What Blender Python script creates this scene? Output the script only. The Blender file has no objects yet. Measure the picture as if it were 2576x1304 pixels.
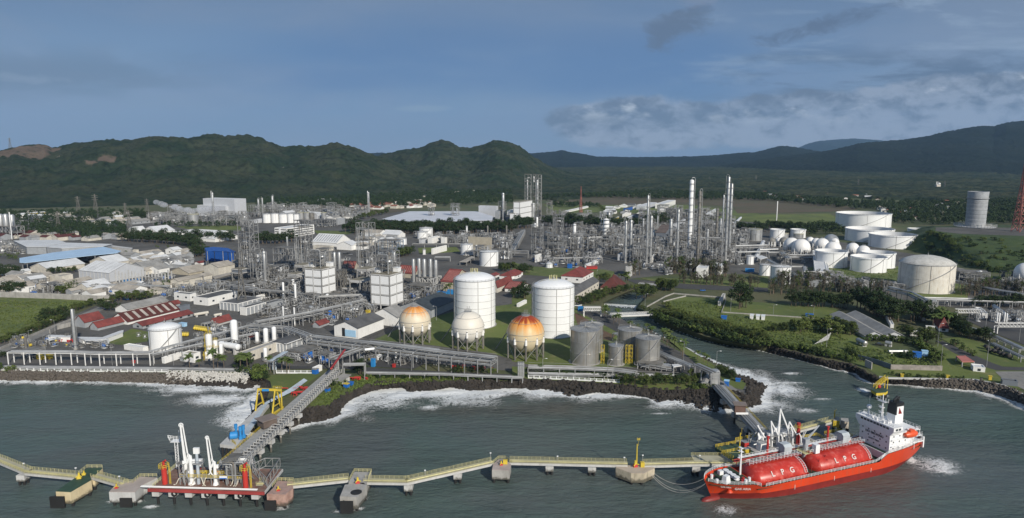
import bpy,math,random
import numpy as np
from mathutils import Vector,Matrix
from mathutils.geometry import tessellate_polygon
random.seed(7);rng=np.random.default_rng(7)
SC=bpy.context.scene
COL=SC.collection
# camera
H=115.0;F=1700.0;PITCH=math.atan(252/1700);SP=math.sin(PITCH);CP=math.cos(PITCH)
cam_d=bpy.data.cameras.new('camera');cam=bpy.data.objects.new('camera',cam_d);COL.objects.link(cam)
cam.location=(0,0,H);cam.rotation_euler=(math.pi/2-PITCH,0,0)
cam_d.sensor_width=36;cam_d.lens=36*F/2576;cam_d.clip_start=1;cam_d.clip_end=60000
SC.camera=cam
# sun
SUN_EL=math.radians(29);SUN_V=Vector((0.50,-0.866,0))*math.cos(SUN_EL)+Vector((0,0,math.sin(SUN_EL)))
sl=bpy.data.lights.new('sun','SUN');sl.energy=4.6;sl.angle=math.radians(0.5);sl.color=(1.0,0.93,0.82)
so=bpy.data.objects.new('sun',sl);COL.objects.link(so);so.rotation_euler=SUN_V.to_track_quat('Z','Y').to_euler()
so.location=(200,-300,400)
# world
W=bpy.data.worlds.new("World");SC.world=W;W.use_nodes=True
nt=W.node_tree;nt.nodes.clear()
def wn(t,**k):
 n=nt.nodes.new(t)
 for a,b in k.items():setattr(n,a,b)
 return n
def lk(a,b):nt.links.new(a,b)
def wmath(op,a,b=None,c=None):
 n=wn('ShaderNodeMath',operation=op)
 for i,q in enumerate((a,b,c)):
  if q is None:continue
  if isinstance(q,(int,float)):n.inputs[i].default_value=q
  else:lk(q,n.inputs[i])
 return n.outputs[0]
def wmix(fac,a,b):
 n=wn('ShaderNodeMix',data_type='RGBA')
 for i,q in((0,fac),(6,a),(7,b)):
  if isinstance(q,(int,float)):n.inputs[i].default_value=q
  elif isinstance(q,tuple):n.inputs[i].default_value=(*q,1)
  else:lk(q,n.inputs[i])
 return n.outputs[2]
sky=wn('ShaderNodeTexSky',sky_type='NISHITA');sky.sun_disc=False;sky.sun_elevation=SUN_EL
sky.sun_rotation=math.atan2(SUN_V.x,SUN_V.y);sky.air_density=1.0;sky.dust_density=0.6;sky.ozone_density=2.0;sky.altitude=100
tc=wn('ShaderNodeTexCoord');sp=wn('ShaderNodeSeparateXYZ');lk(tc.outputs['Generated'],sp.inputs[0])
X,Y,Z=sp.outputs
yy=wmath('MAXIMUM',wmath('ABSOLUTE',Y),0.08)
A=wmath('DIVIDE',X,yy);E=wmath('DIVIDE',Z,yy)
def wnoise(sx,sy,scale,detail=8,rough=0.55,off=0.0,dist=0.0):
 c=wn('ShaderNodeCombineXYZ');lk(wmath('MULTIPLY',A,sx),c.inputs[0]);lk(wmath('MULTIPLY',E,sy),c.inputs[1]);c.inputs[2].default_value=off
 n=wn('ShaderNodeTexNoise');n.inputs['Scale'].default_value=scale;n.inputs['Detail'].default_value=detail
 n.inputs['Roughness'].default_value=rough;n.inputs['Distortion'].default_value=dist
 lk(c.outputs[0],n.inputs['Vector']);return n.outputs[0]
def wband(x,lo,hi,soft):
 def ss(v,a,b):
  n=wn('ShaderNodeMapRange',interpolation_type='SMOOTHSTEP');lk(v,n.inputs[0]);n.inputs[1].default_value=a;n.inputs[2].default_value=b
  return n.outputs[0]
 return wmath('MULTIPLY',ss(x,lo-soft,lo+soft),wmath('SUBTRACT',1,ss(x,hi-soft,hi+soft)))
def wstep(v,a,b):
 n=wn('ShaderNodeMapRange',interpolation_type='SMOOTHSTEP');lk(v,n.inputs[0]);n.inputs[1].default_value=a;n.inputs[2].default_value=b
 return n.outputs[0]
SKY_S=0.085
base=wn('ShaderNodeMix',data_type='RGBA',blend_type='MULTIPLY');base.inputs[0].default_value=1
lk(sky.outputs[0],base.inputs[6]);base.inputs[7].default_value=(0.78,0.88,1.0,1)
u=1.0/SKY_S
def cc(r,g,b):return(r*u,g*u,b*u)
col=wmix(0.75,base.outputs[2],cc(.148,.232,.385))
low=wmath('SUBTRACT',1,wstep(E,-0.02,0.16));col=wmix(wmath('MULTIPLY',low,0.45),col,cc(.165,.27,.44))
veil=wmath('MULTIPLY',wstep(wnoise(1.0,3.2,2.2,6,.55,3.1,.6),0.38,0.66),0.75)
col=wmix(veil,col,cc(.235,.31,.44))
blue=wmath('MULTIPLY',wmath('MULTIPLY',wband(E,.06,.20,.05),wband(wmath('SUBTRACT',A,wmath('MULTIPLY',E,1.6)),-0.62,0.22,0.2)),wstep(wnoise(1,4,2.0,4,.5,9.0),.25,.6))
col=wmix(wmath('MULTIPLY',blue,0.75),col,cc(.095,.20,.40))
top=wstep(E,0.12,0.30);col=wmix(wmath('MULTIPLY',top,0.5),col,cc(.125,.18,.27))
st=wmath('MULTIPLY',wmath('MULTIPLY',wstep(wnoise(1.2,6.0,3.0,9,.6,5.5,.4),0.45,0.58),wstep(A,.15,.40)),wband(E,.09,.15,.025))
col=wmix(wmath('MULTIPLY',st,0.9),col,cc(.105,.16,.25))
st2=wmath('MULTIPLY',wmath('MULTIPLY',wstep(wnoise(1.2,5.0,2.6,7,.55,1.7,.3),0.44,0.62),wstep(wmath('MULTIPLY',A,-1),.30,.60)),wband(E,.09,.15,.025))
col=wmix(wmath('MULTIPLY',st2,0.55),col,cc(.13,.19,.28))
cr=wmath('MULTIPLY',wmath('MULTIPLY',wstep(wnoise(1.3,7.0,3.0,8,.6,11.5,.5),0.53,0.68),wstep(A,.05,.5)),wband(E,.09,.26,.04))
col=wmix(wmath('MULTIPLY',cr,0.8),col,cc(.27,.36,.49))
cen=wmath('ADD',0.053,wmath('MULTIPLY',wstep(A,.40,.9),.030))
rel=wmath('DIVIDE',wmath('SUBTRACT',E,cen),wmath('ADD',.040,wmath('MULTIPLY',wstep(A,.3,.8),.014)))
n1=wnoise(1.0,1.9,9.0,10,.58,2.2,.2)
env=wmath('SUBTRACT',1.0,wmath('MULTIPLY',rel,rel))
dens=wmath('ADD',wmath('MULTIPLY',env,0.34),wmath('MULTIPLY',n1,0.9))
dens=wmath('SUBTRACT',dens,wmath('MULTIPLY',wmath('SUBTRACT',1,wstep(A,-.04,.16)),.60))
cm=wstep(dens,0.40,0.56)
n2=wnoise(1.0,1.8,24.0,8,.6,7.7,.3)
shade=wstep(wmath('ADD',wmath('MULTIPLY',n2,0.9),wmath('MULTIPLY',wnoise(1,2.2,9,6,.5,4.4),.7)),0.62,.92)
ccol=wmix(shade,cc(.135,.180,.255),cc(.31,.37,.47))
hi=wmath('MULTIPLY',wstep(wnoise(1,2.0,13,6,.55,21.3),.56,.70),wstep(rel,-.3,.8));ccol=wmix(hi,ccol,cc(.62,.68,.74))
col=wmix(wmath('MULTIPLY',cm,0.92),col,ccol)
def puff(a,e,ra,re,s,seed,amt,c):
 da=wmath('DIVIDE',wmath('SUBTRACT',A,a),ra);de=wmath('DIVIDE',wmath('SUBTRACT',wmath('SUBTRACT',E,e),wmath('MULTIPLY',wmath('SUBTRACT',A,a),s)),re)
 d2=wmath('ADD',wmath('MULTIPLY',da,da),wmath('MULTIPLY',de,de))
 return wmix(wmath('MULTIPLY',wstep(wmath('SUBTRACT',wmath('MULTIPLY',wnoise(1,2,16,9,.68,seed,.5),5.0),wmath('ADD',d2,1.5)),-0.1,1.2),amt),col_ref[0],c)
col_ref=[col]
for p in((.235,.182,.05,.030,.25,31.,.85,cc(.115,.165,.25)),(.43,.185,.12,.015,.25,33.,.85,cc(.105,.155,.245)),(.27,.225,.035,.014,.2,35.,.4,cc(.24,.28,.38)),(-.13,.072,.045,.005,.02,41.,.7,cc(.25,.35,.47)),(-.71,.115,.075,.008,-.05,44.,.6,cc(.25,.33,.44)),(-.75,.175,.02,.006,0,46.,.5,cc(.15,.2,.3))):
 col_ref[0]=puff(*p)
bg=wn('ShaderNodeBackground');bg.inputs[1].default_value=SKY_S;lk(col_ref[0],bg.inputs[0])
wo=wn('ShaderNodeOutputWorld');lk(bg.outputs[0],wo.inputs[0])
vs=SC.view_settings;vs.view_transform='Standard';vs.look='None';vs.exposure=0.0;vs.gamma=1;vs.use_curve_mapping=False
SC.cycles.max_bounces=5;SC.cycles.diffuse_bounces=2;SC.cycles.glossy_bounces=2;SC.cycles.transmission_bounces=2;SC.cycles.volume_bounces=1
SC.cycles.use_denoising=True
# helpers
GZ=4.0;KC=2576/3840*960/2504
ORG=dict(A=(0,700),B=(960,700),C=(1920,640),E=(2880,640),F=(0,1080),J=(960,1080),K=(1920,1080),L=(2880,1080),M=(0,1444),N=(960,1444),O=(1920,1444),Q=(2880,1444),D=None)
def cv(tag,x,y):
 if tag=='D':return(x,y)
 o=ORG[tag];return(o[0]*.670833+x*KC,o[1]*.670833+y*KC)
def G(u,v,z=GZ):
 a=(u-1288)/F;t=(v-652)/F;s=(H-z)/(SP+t*CP)
 return Vector((a*s,s*(CP-t*SP),z))
def P(tag,x,y,z=GZ):return G(*cv(tag,x,y),z)
def hgt(q,vt):
 """height over q.z so that the top shows at image row vt"""
 k=(652-vt)/F;r=q.y*(k*CP-SP)/(CP+k*SP);return r+H-q.z
def mpp(q):return(q.y*CP-(q.z-H)*SP)/F
def solve_u(q,d,uu):
 """distance from q along unit d at which the image column is uu"""
 k=(uu-1288)/F;return(k*(q.y*CP-(q.z-H)*SP)-q.x)/(d.x-k*d.y*CP)
def pts(tag,*xy,z=GZ):return[P(tag,x,y,z)for x,y in xy]
class MB:
 def __init__(s):s.v=[];s.f=[];s.n=0
 def add(s,v,f):
  n=s.n;s.v.extend(v);s.f.extend([tuple(i+n for i in q)for q in f]);s.n+=len(v);return s
 def box(s,c,d,rz=0,taper=1.0):
  cx,cy,cz=c;hx,hy,hz=d[0]/2,d[1]/2,d[2]/2;co,si=math.cos(rz),math.sin(rz);vs_=[]
  for z in(-1,1):
   k=taper if z>0 else 1
   for x,y in((-1,-1),(1,-1),(1,1),(-1,1)):
    a,b=x*hx*k,y*hy*k;vs_.append((cx+a*co-b*si,cy+a*si+b*co,cz+z*hz))
  return s.add(vs_,[(0,3,2,1),(4,5,6,7),(0,1,5,4),(1,2,6,5),(2,3,7,6),(3,0,4,7)])
 def cb(s,x0,y0,z0,x1,y1,z1):return s.box(((x0+x1)/2,(y0+y1)/2,(z0+z1)/2),(abs(x1-x0),abs(y1-y0),abs(z1-z0)))
 def cyl(s,c,r,h,n=16,r2=None,cap=True):
  r2=r if r2 is None else r2;v=[]
  for k,(rr,z)in enumerate(((r,0),(r2,h))):
   for i in range(n):a=2*math.pi*i/n;v.append((c[0]+rr*math.cos(a),c[1]+rr*math.sin(a),c[2]+z))
  f=[(i,(i+1)%n,n+(i+1)%n,n+i)for i in range(n)]
  if cap:f+=[tuple(range(n,2*n)),tuple(range(n-1,-1,-1))]
  return s.add(v,f)
 def lathe(s,c,prof,n=24):
  v=[];m=len(prof)
  for r,z in prof:
   for i in range(n):a=2*math.pi*i/n;v.append((c[0]+r*math.cos(a),c[1]+r*math.sin(a),c[2]+z))
  f=[(k*n+i,k*n+(i+1)%n,(k+1)*n+(i+1)%n,(k+1)*n+i)for k in range(m-1)for i in range(n)]
  return s.add(v,f)
 def bar(s,a,b,r,n=4,r2=None):
  a=Vector(a);b=Vector(b);d=b-a
  if d.length<1e-5:return s
  d.normalize();up=Vector((0,0,1))if abs(d.z)<.95 else Vector((1,0,0))
  x=d.cross(up).normalized();y=x.cross(d);v=[];r2=r if r2 is None else r2
  for p,rr in((a,r),(b,r2)):
   for i in range(n):
    t=2*math.pi*(i+.5)/n;v.append(tuple(p+x*rr*math.cos(t)+y*rr*math.sin(t)))
  return s.add(v,[(i,(i+1)%n,n+(i+1)%n,n+i)for i in range(n)]+[tuple(range(n,2*n)),tuple(range(n-1,-1,-1))])
 def tube(s,pl,r,n=6):
  pl=[Vector(p)for p in pl];m=len(pl);v=[]
  for k,p in enumerate(pl):
   d=(pl[min(k+1,m-1)]-pl[max(k-1,0)]).normalized();up=Vector((0,0,1))if abs(d.z)<.9 else Vector((1,0.3,0)).normalized()
   x=d.cross(up).normalized();y=x.cross(d)
   for i in range(n):t=2*math.pi*i/n;v.append(tuple(p+x*r*math.cos(t)+y*r*math.sin(t)))
  f=[(k*n+i,k*n+(i+1)%n,(k+1)*n+(i+1)%n,(k+1)*n+i)for k in range(m-1)for i in range(n)]
  f+=[tuple(range(n-1,-1,-1)),tuple(range((m-1)*n,m*n))]
  return s.add(v,f)
 def prism(s,poly,z0,z1):
  n=len(poly);v=[(p[0],p[1],z0)for p in poly]+[(p[0],p[1],z1)for p in poly]
  ar=sum(poly[i][0]*poly[(i+1)%n][1]-poly[(i+1)%n][0]*poly[i][1]for i in range(n))
  f=[(i,(i+1)%n,n+(i+1)%n,n+i)for i in range(n)]+[tuple(range(n,2*n)),tuple(range(n-1,-1,-1))]
  if ar<0:f=[q[::-1]for q in f]
  return s.add(v,f)
 def hcyl(s,a,b,r,n=16,dome=.35):
  """horizontal drum with domed ends"""
  a=Vector(a);b=Vector(b);d=(b-a).normalized();up=Vector((0,0,1))if abs(d.z)<.95 else Vector((1,0,0));x=d.cross(up).normalized();y=x.cross(d);v=[]
  rings=[(a-d*r*dome,.05),(a-d*r*dome*.7,.6),(a-d*r*dome*.3,.9),(a,1),(b,1),(b+d*r*dome*.3,.9),(b+d*r*dome*.7,.6),(b+d*r*dome,.05)]
  for p,k in rings:
   for i in range(n):t=2*math.pi*i/n;v.append(tuple(p+x*r*k*math.cos(t)+y*r*k*math.sin(t)))
  f=[(k*n+i,k*n+(i+1)%n,(k+1)*n+(i+1)%n,(k+1)*n+i)for k in range(len(rings)-1)for i in range(n)]
  f+=[tuple(range(n-1,-1,-1)),tuple(range(7*n,8*n))]
  return s.add(v,f)
 def mesh(s,name,m=None,smooth=False):
  me=bpy.data.meshes.new(name);me.from_pydata([tuple(p)for p in s.v],[],s.f)
  if m:me.materials.append(m)
  if smooth:me.shade_smooth();smooth_by_angle(me)
  return me
 def build(s,name,m,parent=None,smooth=False,loc=None,rz=0):
  return link(name,s.mesh(name,m,smooth),parent,loc,rz)
def smooth_by_angle(me,deg=40):
 me.set_sharp_from_angle(angle=math.radians(deg))
def link(name,me,parent=None,loc=None,rz=0):
 o=bpy.data.objects.new(name,me);COL.objects.link(o)
 if parent:o.parent=parent
 if loc is not None:o.location=loc
 if rz:o.rotation_euler[2]=rz
 return o
def tag(o,label,cat,group=None):
 o['label']=label;o['category']=cat
 if group:o['group']=group
 return o
def thing(name,label,cat,loc=(0,0,0),rz=0,group=None):
 o=bpy.data.objects.new(name,None);COL.objects.link(o);o.location=loc;o.rotation_euler[2]=rz;o.empty_display_size=.1
 return tag(o,label,cat,group)
def struct(o):o['kind']='structure';return o
def stuff(o,label=None,cat=None):
 o['kind']='stuff'
 if label:tag(o,label,cat)
 return o
def dup(root,loc,rz=0,label=None,group=None,s=None):
 def cp(o,par):
  c=o.copy();COL.objects.link(c)
  if par:c.parent=par
  for ch in o.children:cp(ch,c)
  return c
 r=cp(root,None);r.location=loc;r.rotation_euler[2]=rz
 if s:r.scale=(s,s,s)if isinstance(s,(int,float))else s
 if label:r['label']=label
 if group:r['group']=group
 return r
 # materials
MATS={}
def mk(name):
 m=bpy.data.materials.new(name);m.use_nodes=True;t=m.node_tree;b=t.nodes['Principled BSDF'];return m,t,b
def nd(t,ty,**k):
 n=t.nodes.new(ty)
 for a,b in k.items():setattr(n,a,b)
 return n
def tmath(t,op,a,b=None):
 n=nd(t,'ShaderNodeMath',operation=op)
 for i,q in enumerate((a,b)):
  if q is None:continue
  if isinstance(q,(int,float)):n.inputs[i].default_value=q
  else:t.links.new(q,n.inputs[i])
 return n.outputs[0]
def tmix(t,fac,a,b):
 n=nd(t,'ShaderNodeMix',data_type='RGBA')
 for i,q in((0,fac),(6,a),(7,b)):
  if isinstance(q,(int,float)):n.inputs[i].default_value=q
  elif isinstance(q,tuple):n.inputs[i].default_value=(*q[:3],1)
  else:t.links.new(q,n.inputs[i])
 return n.outputs[2]
def tnoise(t,scale,detail=4,rough=.55,vec=None,dist=0):
 n=nd(t,'ShaderNodeTexNoise');n.inputs['Scale'].default_value=scale;n.inputs['Detail'].default_value=detail;n.inputs['Roughness'].default_value=rough;n.inputs['Distortion'].default_value=dist
 if vec is None:vec=nd(t,'ShaderNodeNewGeometry').outputs['Position']
 t.links.new(vec,n.inputs['Vector']);return n.outputs[0]
def tstep(t,v,a,b):
 n=nd(t,'ShaderNodeMapRange',interpolation_type='SMOOTHSTEP');t.links.new(v,n.inputs[0]);n.inputs[1].default_value=a;n.inputs[2].default_value=b;return n.outputs[0]
def tscale(t,sx,sy,sz,src='pos'):
 v=nd(t,'ShaderNodeVectorMath',operation='MULTIPLY');v.inputs[1].default_value=(sx,sy,sz)
 o=nd(t,'ShaderNodeNewGeometry').outputs['Position']if src=='pos' else nd(t,'ShaderNodeTexCoord').outputs['Object']
 t.links.new(o,v.inputs[0]);return v.outputs[0]
def M(name,col,rough=.7,metal=0.,var=.18,sc=.25,dirt=None,dirt_amt=.0,streak=False,bump=0.):
 """painted/weathered surface: colour with large soft variation and optional dirt streaks"""
 if name in MATS:return MATS[name]
 m,t,b=mk(name)
 n=tnoise(t,sc,5,.6);k=tuple(c*(1-var)for c in col);k2=tuple(min(1,c*(1+var*.6))for c in col)
 c=tmix(t,tstep(t,n,.3,.7),k,k2)
 if dirt:
  n2=tnoise(t,1.0,6,.65,tscale(t,1.3,1.3,.12)if streak else tscale(t,.6,.6,.6))
  c=tmix(t,tmath(t,'MULTIPLY',tstep(t,n2,.48,.72),dirt_amt),c,dirt)
 if 'concrete' in name:
  z=nd(t,'ShaderNodeSeparateXYZ');t.links.new(nd(t,'ShaderNodeNewGeometry').outputs['Position'],z.inputs[0]);zz=tmath(t,'ADD',z.outputs[2],tmath(t,'MULTIPLY',tnoise(t,.9,5,.7),-3.2));c=tmix(t,tmath(t,'MULTIPLY',tmath(t,'SUBTRACT',1,tstep(t,zz,.1,1.1)),.85),c,(.055,.052,.038))
 t.links.new(c,b.inputs['Base Color']);b.inputs['Roughness'].default_value=rough;b.inputs['Metallic'].default_value=metal
 if bump:
  bm_=nd(t,'ShaderNodeBump');bm_.inputs['Strength'].default_value=bump;t.links.new(tnoise(t,sc*6,4),bm_.inputs['Height']);t.links.new(bm_.outputs[0],b.inputs['Normal'])
 MATS[name]=m;return m
WHT=M('white_paint',(.80,.80,.78),.45,var=.05,dirt=(.45,.40,.33),dirt_amt=.25,streak=True)
WHT2=M('clean_white',(.82,.83,.83),.4,var=.04,dirt=(.55,.55,.52),dirt_amt=.15,streak=True)
STL=M('galvanised_steel',(.33,.335,.335),.55,.1,.3,.15)
STD=M('weathered_steel',(.185,.18,.165),.7,.1,.35,.2,dirt=(.20,.13,.08),dirt_amt=.35)
ALU=M('aluminium_cladding',(.50,.51,.51),.38,.55,.2,.12,dirt=(.25,.24,.22),dirt_amt=.3,streak=True)
PIP=M('pipe_lagging',(.44,.45,.45),.45,.3,.25,.1)
YEL=M('yellow_paint',(.62,.47,.05),.5,var=.15,dirt=(.30,.2,.06),dirt_amt=.3)
PYL=M('pale_yellow_paint',(.58,.54,.28),.5,var=.15,dirt=(.4,.34,.18),dirt_amt=.3)
RED=M('red_paint',(.45,.035,.03),.45,var=.15)
BLU=M('blue_paint',(.02,.14,.48),.5,var=.12)
LBL=M('light_blue_paint',(.36,.58,.78),.5,var=.1)
CON=M('concrete',(.36,.35,.33),.85,var=.2,sc=.3,dirt=(.16,.15,.13),dirt_amt=.5,streak=True)
CON2=M('pale_concrete',(.50,.50,.49),.85,var=.12,sc=.3,dirt=(.27,.26,.24),dirt_amt=.4,streak=True)
BLK=M('black_rubber',(.018,.018,.018),.7,var=.3)
DRK=M('dark_void',(.03,.032,.035),.6,var=.3)
GLS=M('dark_glass',(.04,.05,.06),.15,var=.1)
RRF=M('red_roof',(.20,.048,.040),.75,var=.3,sc=.2,dirt=(.10,.03,.03),dirt_amt=.5)
DRR=M('dark_red_roof',(.10,.028,.022),.8,var=.3,sc=.2)
GRF=M('grey_roof',(.30,.295,.28),.75,var=.25,sc=.12,dirt=(.16,.15,.13),dirt_amt=.5)
TRF=M('tan_roof',(.40,.365,.31),.8,var=.25,sc=.12,dirt=(.22,.19,.16),dirt_amt=.5)
WRF=M('white_roof',(.66,.67,.67),.6,var=.12,sc=.1,dirt=(.38,.37,.34),dirt_amt=.4)
DGR=M('dark_grey_roof',(.11,.11,.11),.8,var=.3,sc=.15)
BRN=M('brown_roof',(.13,.10,.085),.8,var=.25,sc=.2)
ORF=M('orange_tiles',(.25,.11,.07),.8,var=.3,sc=.2)
CRM=M('cream_wall',(.58,.55,.48),.8,var=.15,dirt=(.3,.27,.22),dirt_amt=.4,streak=True)
GWL=M('grey_wall',(.33,.35,.37),.75,var=.12,dirt=(.2,.2,.2),dirt_amt=.3,streak=True)
SWL=M('slate_panel',(.16,.18,.21),.6,var=.1)
TRK=M('bark',(.13,.10,.07),.9,var=.3)
# noise
def vnoise(x,y,seed=0):
 xi=np.floor(x).astype(np.int64);yi=np.floor(y).astype(np.int64);xf=x-xi;yf=y-yi
 def hsh(a,b):
  h=(a*374761393+b*668265263+seed*1442695041)&0xffffffff
  h=((h^(h>>13))*1274126177)&0xffffffff;return((h^(h>>16))&0xffff)/65535.0
 s=xf*xf*(3-2*xf);t=yf*yf*(3-2*yf)
 return(hsh(xi,yi)*(1-s)+hsh(xi+1,yi)*s)*(1-t)+(hsh(xi,yi+1)*(1-s)+hsh(xi+1,yi+1)*s)*t
def fbm(x,y,o=4,seed=0,g=.5):
 r=0;a=1;tot=0
 for i in range(o):r=r+a*vnoise(x*2**i+17*i,y*2**i-9*i,seed+i);tot+=a;a*=g
 return r/tot
def gridmesh(name,Xg,Yg,Zg,m,smooth=True,mask=None):
 r,c=Xg.shape;co=np.stack([Xg,Yg,Zg],-1).reshape(-1,3).astype(np.float32)
 i=np.arange(r*c).reshape(r,c);q=np.stack([i[:-1,:-1],i[:-1,1:],i[1:,1:],i[1:,:-1]],-1).reshape(-1,4)
 if mask is not None:q=q[(mask[:-1,:-1]&mask[1:,1:]&mask[:-1,1:]&mask[1:,:-1]).reshape(-1)]
 return npmesh(name,co,q,m,smooth)
def npmesh(name,co,q,m,smooth=False):
 me=bpy.data.meshes.new(name);n=len(q);k=q.shape[1]
 me.vertices.add(len(co));me.vertices.foreach_set('co',np.ascontiguousarray(co,np.float32).ravel())
 me.loops.add(n*k);me.loops.foreach_set('vertex_index',np.ascontiguousarray(q,np.int32).ravel())
 me.polygons.add(n);me.polygons.foreach_set('loop_start',np.arange(0,n*k,k,dtype=np.int32));me.polygons.foreach_set('loop_total',np.full(n,k,np.int32))
 if smooth:me.polygons.foreach_set('use_smooth',np.ones(n,bool))
 me.materials.append(m);me.update(calc_edges=True);return me
def poly_sheet(name,poly,z,m,kind=True):
 vs_=[Vector((p[0],p[1],z))for p in poly];tri=tessellate_polygon([vs_]);me=bpy.data.meshes.new(name)
 f=[]
 for a,b,c in tri:
  n=(vs_[b]-vs_[a]).cross(vs_[c]-vs_[a]).z;f.append((a,b,c)if n>0 else(a,c,b))
 me.from_pydata([tuple(p)for p in vs_],[],f);me.materials.append(m);o=link(name,me)
 return struct(o)if kind else o
def ground_mat(name,c1,c2,c3,s1=.02,s2=.15,rough=.95,bump=.3):
 if name in MATS:return MATS[name]
 m,t,b=mk(name);n1=tnoise(t,s1,6,.6);n2=tnoise(t,s2,6,.65)
 c=tmix(t,tstep(t,n1,.38,.62),c1,c2);c=tmix(t,tstep(t,n2,.5,.72),c,c3)
 n3=tnoise(t,s2*12,3,.6);c=tmix(t,tmath(t,'MULTIPLY',tstep(t,n3,.35,.7),.35),c,tuple(q*.45 for q in c1))
 t.links.new(c,b.inputs['Base Color']);b.inputs['Roughness'].default_value=rough
 bm_=nd(t,'ShaderNodeBump');bm_.inputs['Strength'].default_value=bump;bm_.inputs['Distance'].default_value=.5;t.links.new(tnoise(t,s2*5,5,.7),bm_.inputs['Height']);t.links.new(bm_.outputs[0],b.inputs['Normal'])
 MATS[name]=m;return m
GRASS=ground_mat('grass_ground',(.135,.170,.036),(.085,.118,.028),(.185,.180,.070),.02,.12)
SCRUB=ground_mat('scrub_ground',(.070,.092,.030),(.110,.105,.050),(.045,.062,.022),.01,.06)
EARTH=ground_mat('dry_field',(.115,.085,.050),(.085,.080,.040),(.060,.070,.028),.006,.04)
YARD=ground_mat('yard_ground',(.085,.082,.076),(.13,.125,.115),(.055,.055,.045),.03,.25)
ASPH=ground_mat('asphalt',(.060,.060,.060),(.075,.074,.072),(.045,.045,.045),.04,.5,.9,.05)
CPAV=ground_mat('concrete_paving',(.26,.25,.235),(.22,.215,.20),(.15,.145,.135),.05,.4,.9,.1)
RDIRT=ground_mat('red_dirt',(.15,.075,.045),(.12,.08,.05),(.08,.08,.035),.03,.3)
ROCKG=ground_mat('dark_rock',(.035,.030,.026),(.055,.048,.042),(.020,.018,.016),.15,.6,.9,1.0)
ROCK=ground_mat('boulder_rock',(.030,.026,.022),(.055,.046,.038),(.018,.015,.013),.3,1.2,.9,.6)
TETR=ground_mat('weathered_tetrapod',(.20,.19,.165),(.13,.12,.105),(.07,.062,.052),.2,1.0,.9,.3)
TETW=M('pale_tetrapod',(.50,.49,.46),.85,var=.15,sc=1.5)
TETD=M('dark_tetrapod',(.115,.10,.085),.9,var=.35,sc=1.5)
# shoreline
def dp(tg,*xy):return[cv(tg,x,y)for x,y in xy]
topA=dp('F',(-1600,810),(0,824),(600,828),(1250,836),(1600,838),(2050,842),(2430,848))+dp('J',(60,880),(140,915),(150,960))+[(672,1000),(664,1025),(650,1045),(634,1062),(640,1078)]
watA=dp('F',(-1600,885),(0,905),(600,912),(1250,926),(1600,940),(2100,958),(2430,985))+dp('J',(20,940),(60,960),(70,1000))+[(652,1006),(646,1028),(632,1048),(620,1066),(626,1086)]
topB=dp('J',(200,1330),(400,1200),(560,1175),(700,1165),(800,1095),(900,1025),(1050,965),(1250,925),(1480,935),(1600,915),(1850,930),(2010,905),(2500,905))
watB=dp('J',(140,1400),(430,1340),(560,1305),(740,1275),(800,1235),(860,1135),(940,1085),(1200,992),(1430,975),(1500,1015),(1720,1005),(1890,972),(2150,1000))
topB+=dp('K',(200,900),(450,905),(640,915),(900,930),(1060,945),(1350,975),(1450,1000),(1620,980),(1880,1000),(2060,985),(2180,1000),(2260,1060),(2290,1030),(2300,960),(2260,900),(2150,870))
watB+=dp('K',(60,975),(230,1000),(330,982),(650,1062),(800,1018),(1040,1042),(1340,1065),(1460,1112),(1560,1078),(1860,1165),(2010,1192),(2300,1168),(2410,1140),(2430,1010),(2470,975),(2250,868))
topC=dp('K',(2040,790),(1900,715),(1780,680),(1660,620),(1560,560),(1400,495),(1270,425),(1130,362),(960,318),(860,215),(880,150),(960,110),(1080,60),(1180,20),(1250,-10))
watC=dp('K',(2110,790),(1950,715),(1820,665),(1710,600),(1620,545),(1480,485),(1341,418),(1189,352),(1000,298),(890,210),(905,155),(980,120),(1100,70),(1200,30),(1280,-5))
topD=dp('K',(1345,5),(1330,60),(1310,110),(1260,150),(1230,205),(1370,250),(1500,330),(1720,410),(1880,470),(2120,530),(2340,560))+dp('L',(0,565),(250,630),(500,695),(700,725),(900,785),(1000,850),(1090,890),(1160,893),(1500,900),(2030,915),(2300,968),(2504,1060),(3400,1480))
watD=dp('K',(1310,5),(1300,60),(1285,110),(1230,160),(1205,210),(1320,275),(1480,375),(1690,445),(1850,505),(2100,565),(2320,595))+dp('L',(0,630),(250,690),(470,745),(680,800),(860,835),(940,895),(1010,925),(1100,925),(1400,955),(2000,1000),(2260,1060),(2500,1130),(3400,1560))
TOP=[G(u_,v_,GZ)for u_,v_ in topA+topB+topC+topD];WAT=[G(u_,v_,0.0)for u_,v_ in watA+watB+watC+watD]
NA,NB,NC,ND=len(topA),len(topB),len(topC),len(topD)
far=[Vector((9000,TOP[-1].y,GZ)),Vector((16000,26000,GZ)),Vector((-16000,26000,GZ)),Vector((-9000,TOP[0].y,GZ))]
poly_sheet('ground',TOP+far,GZ,SCRUB)
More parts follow.
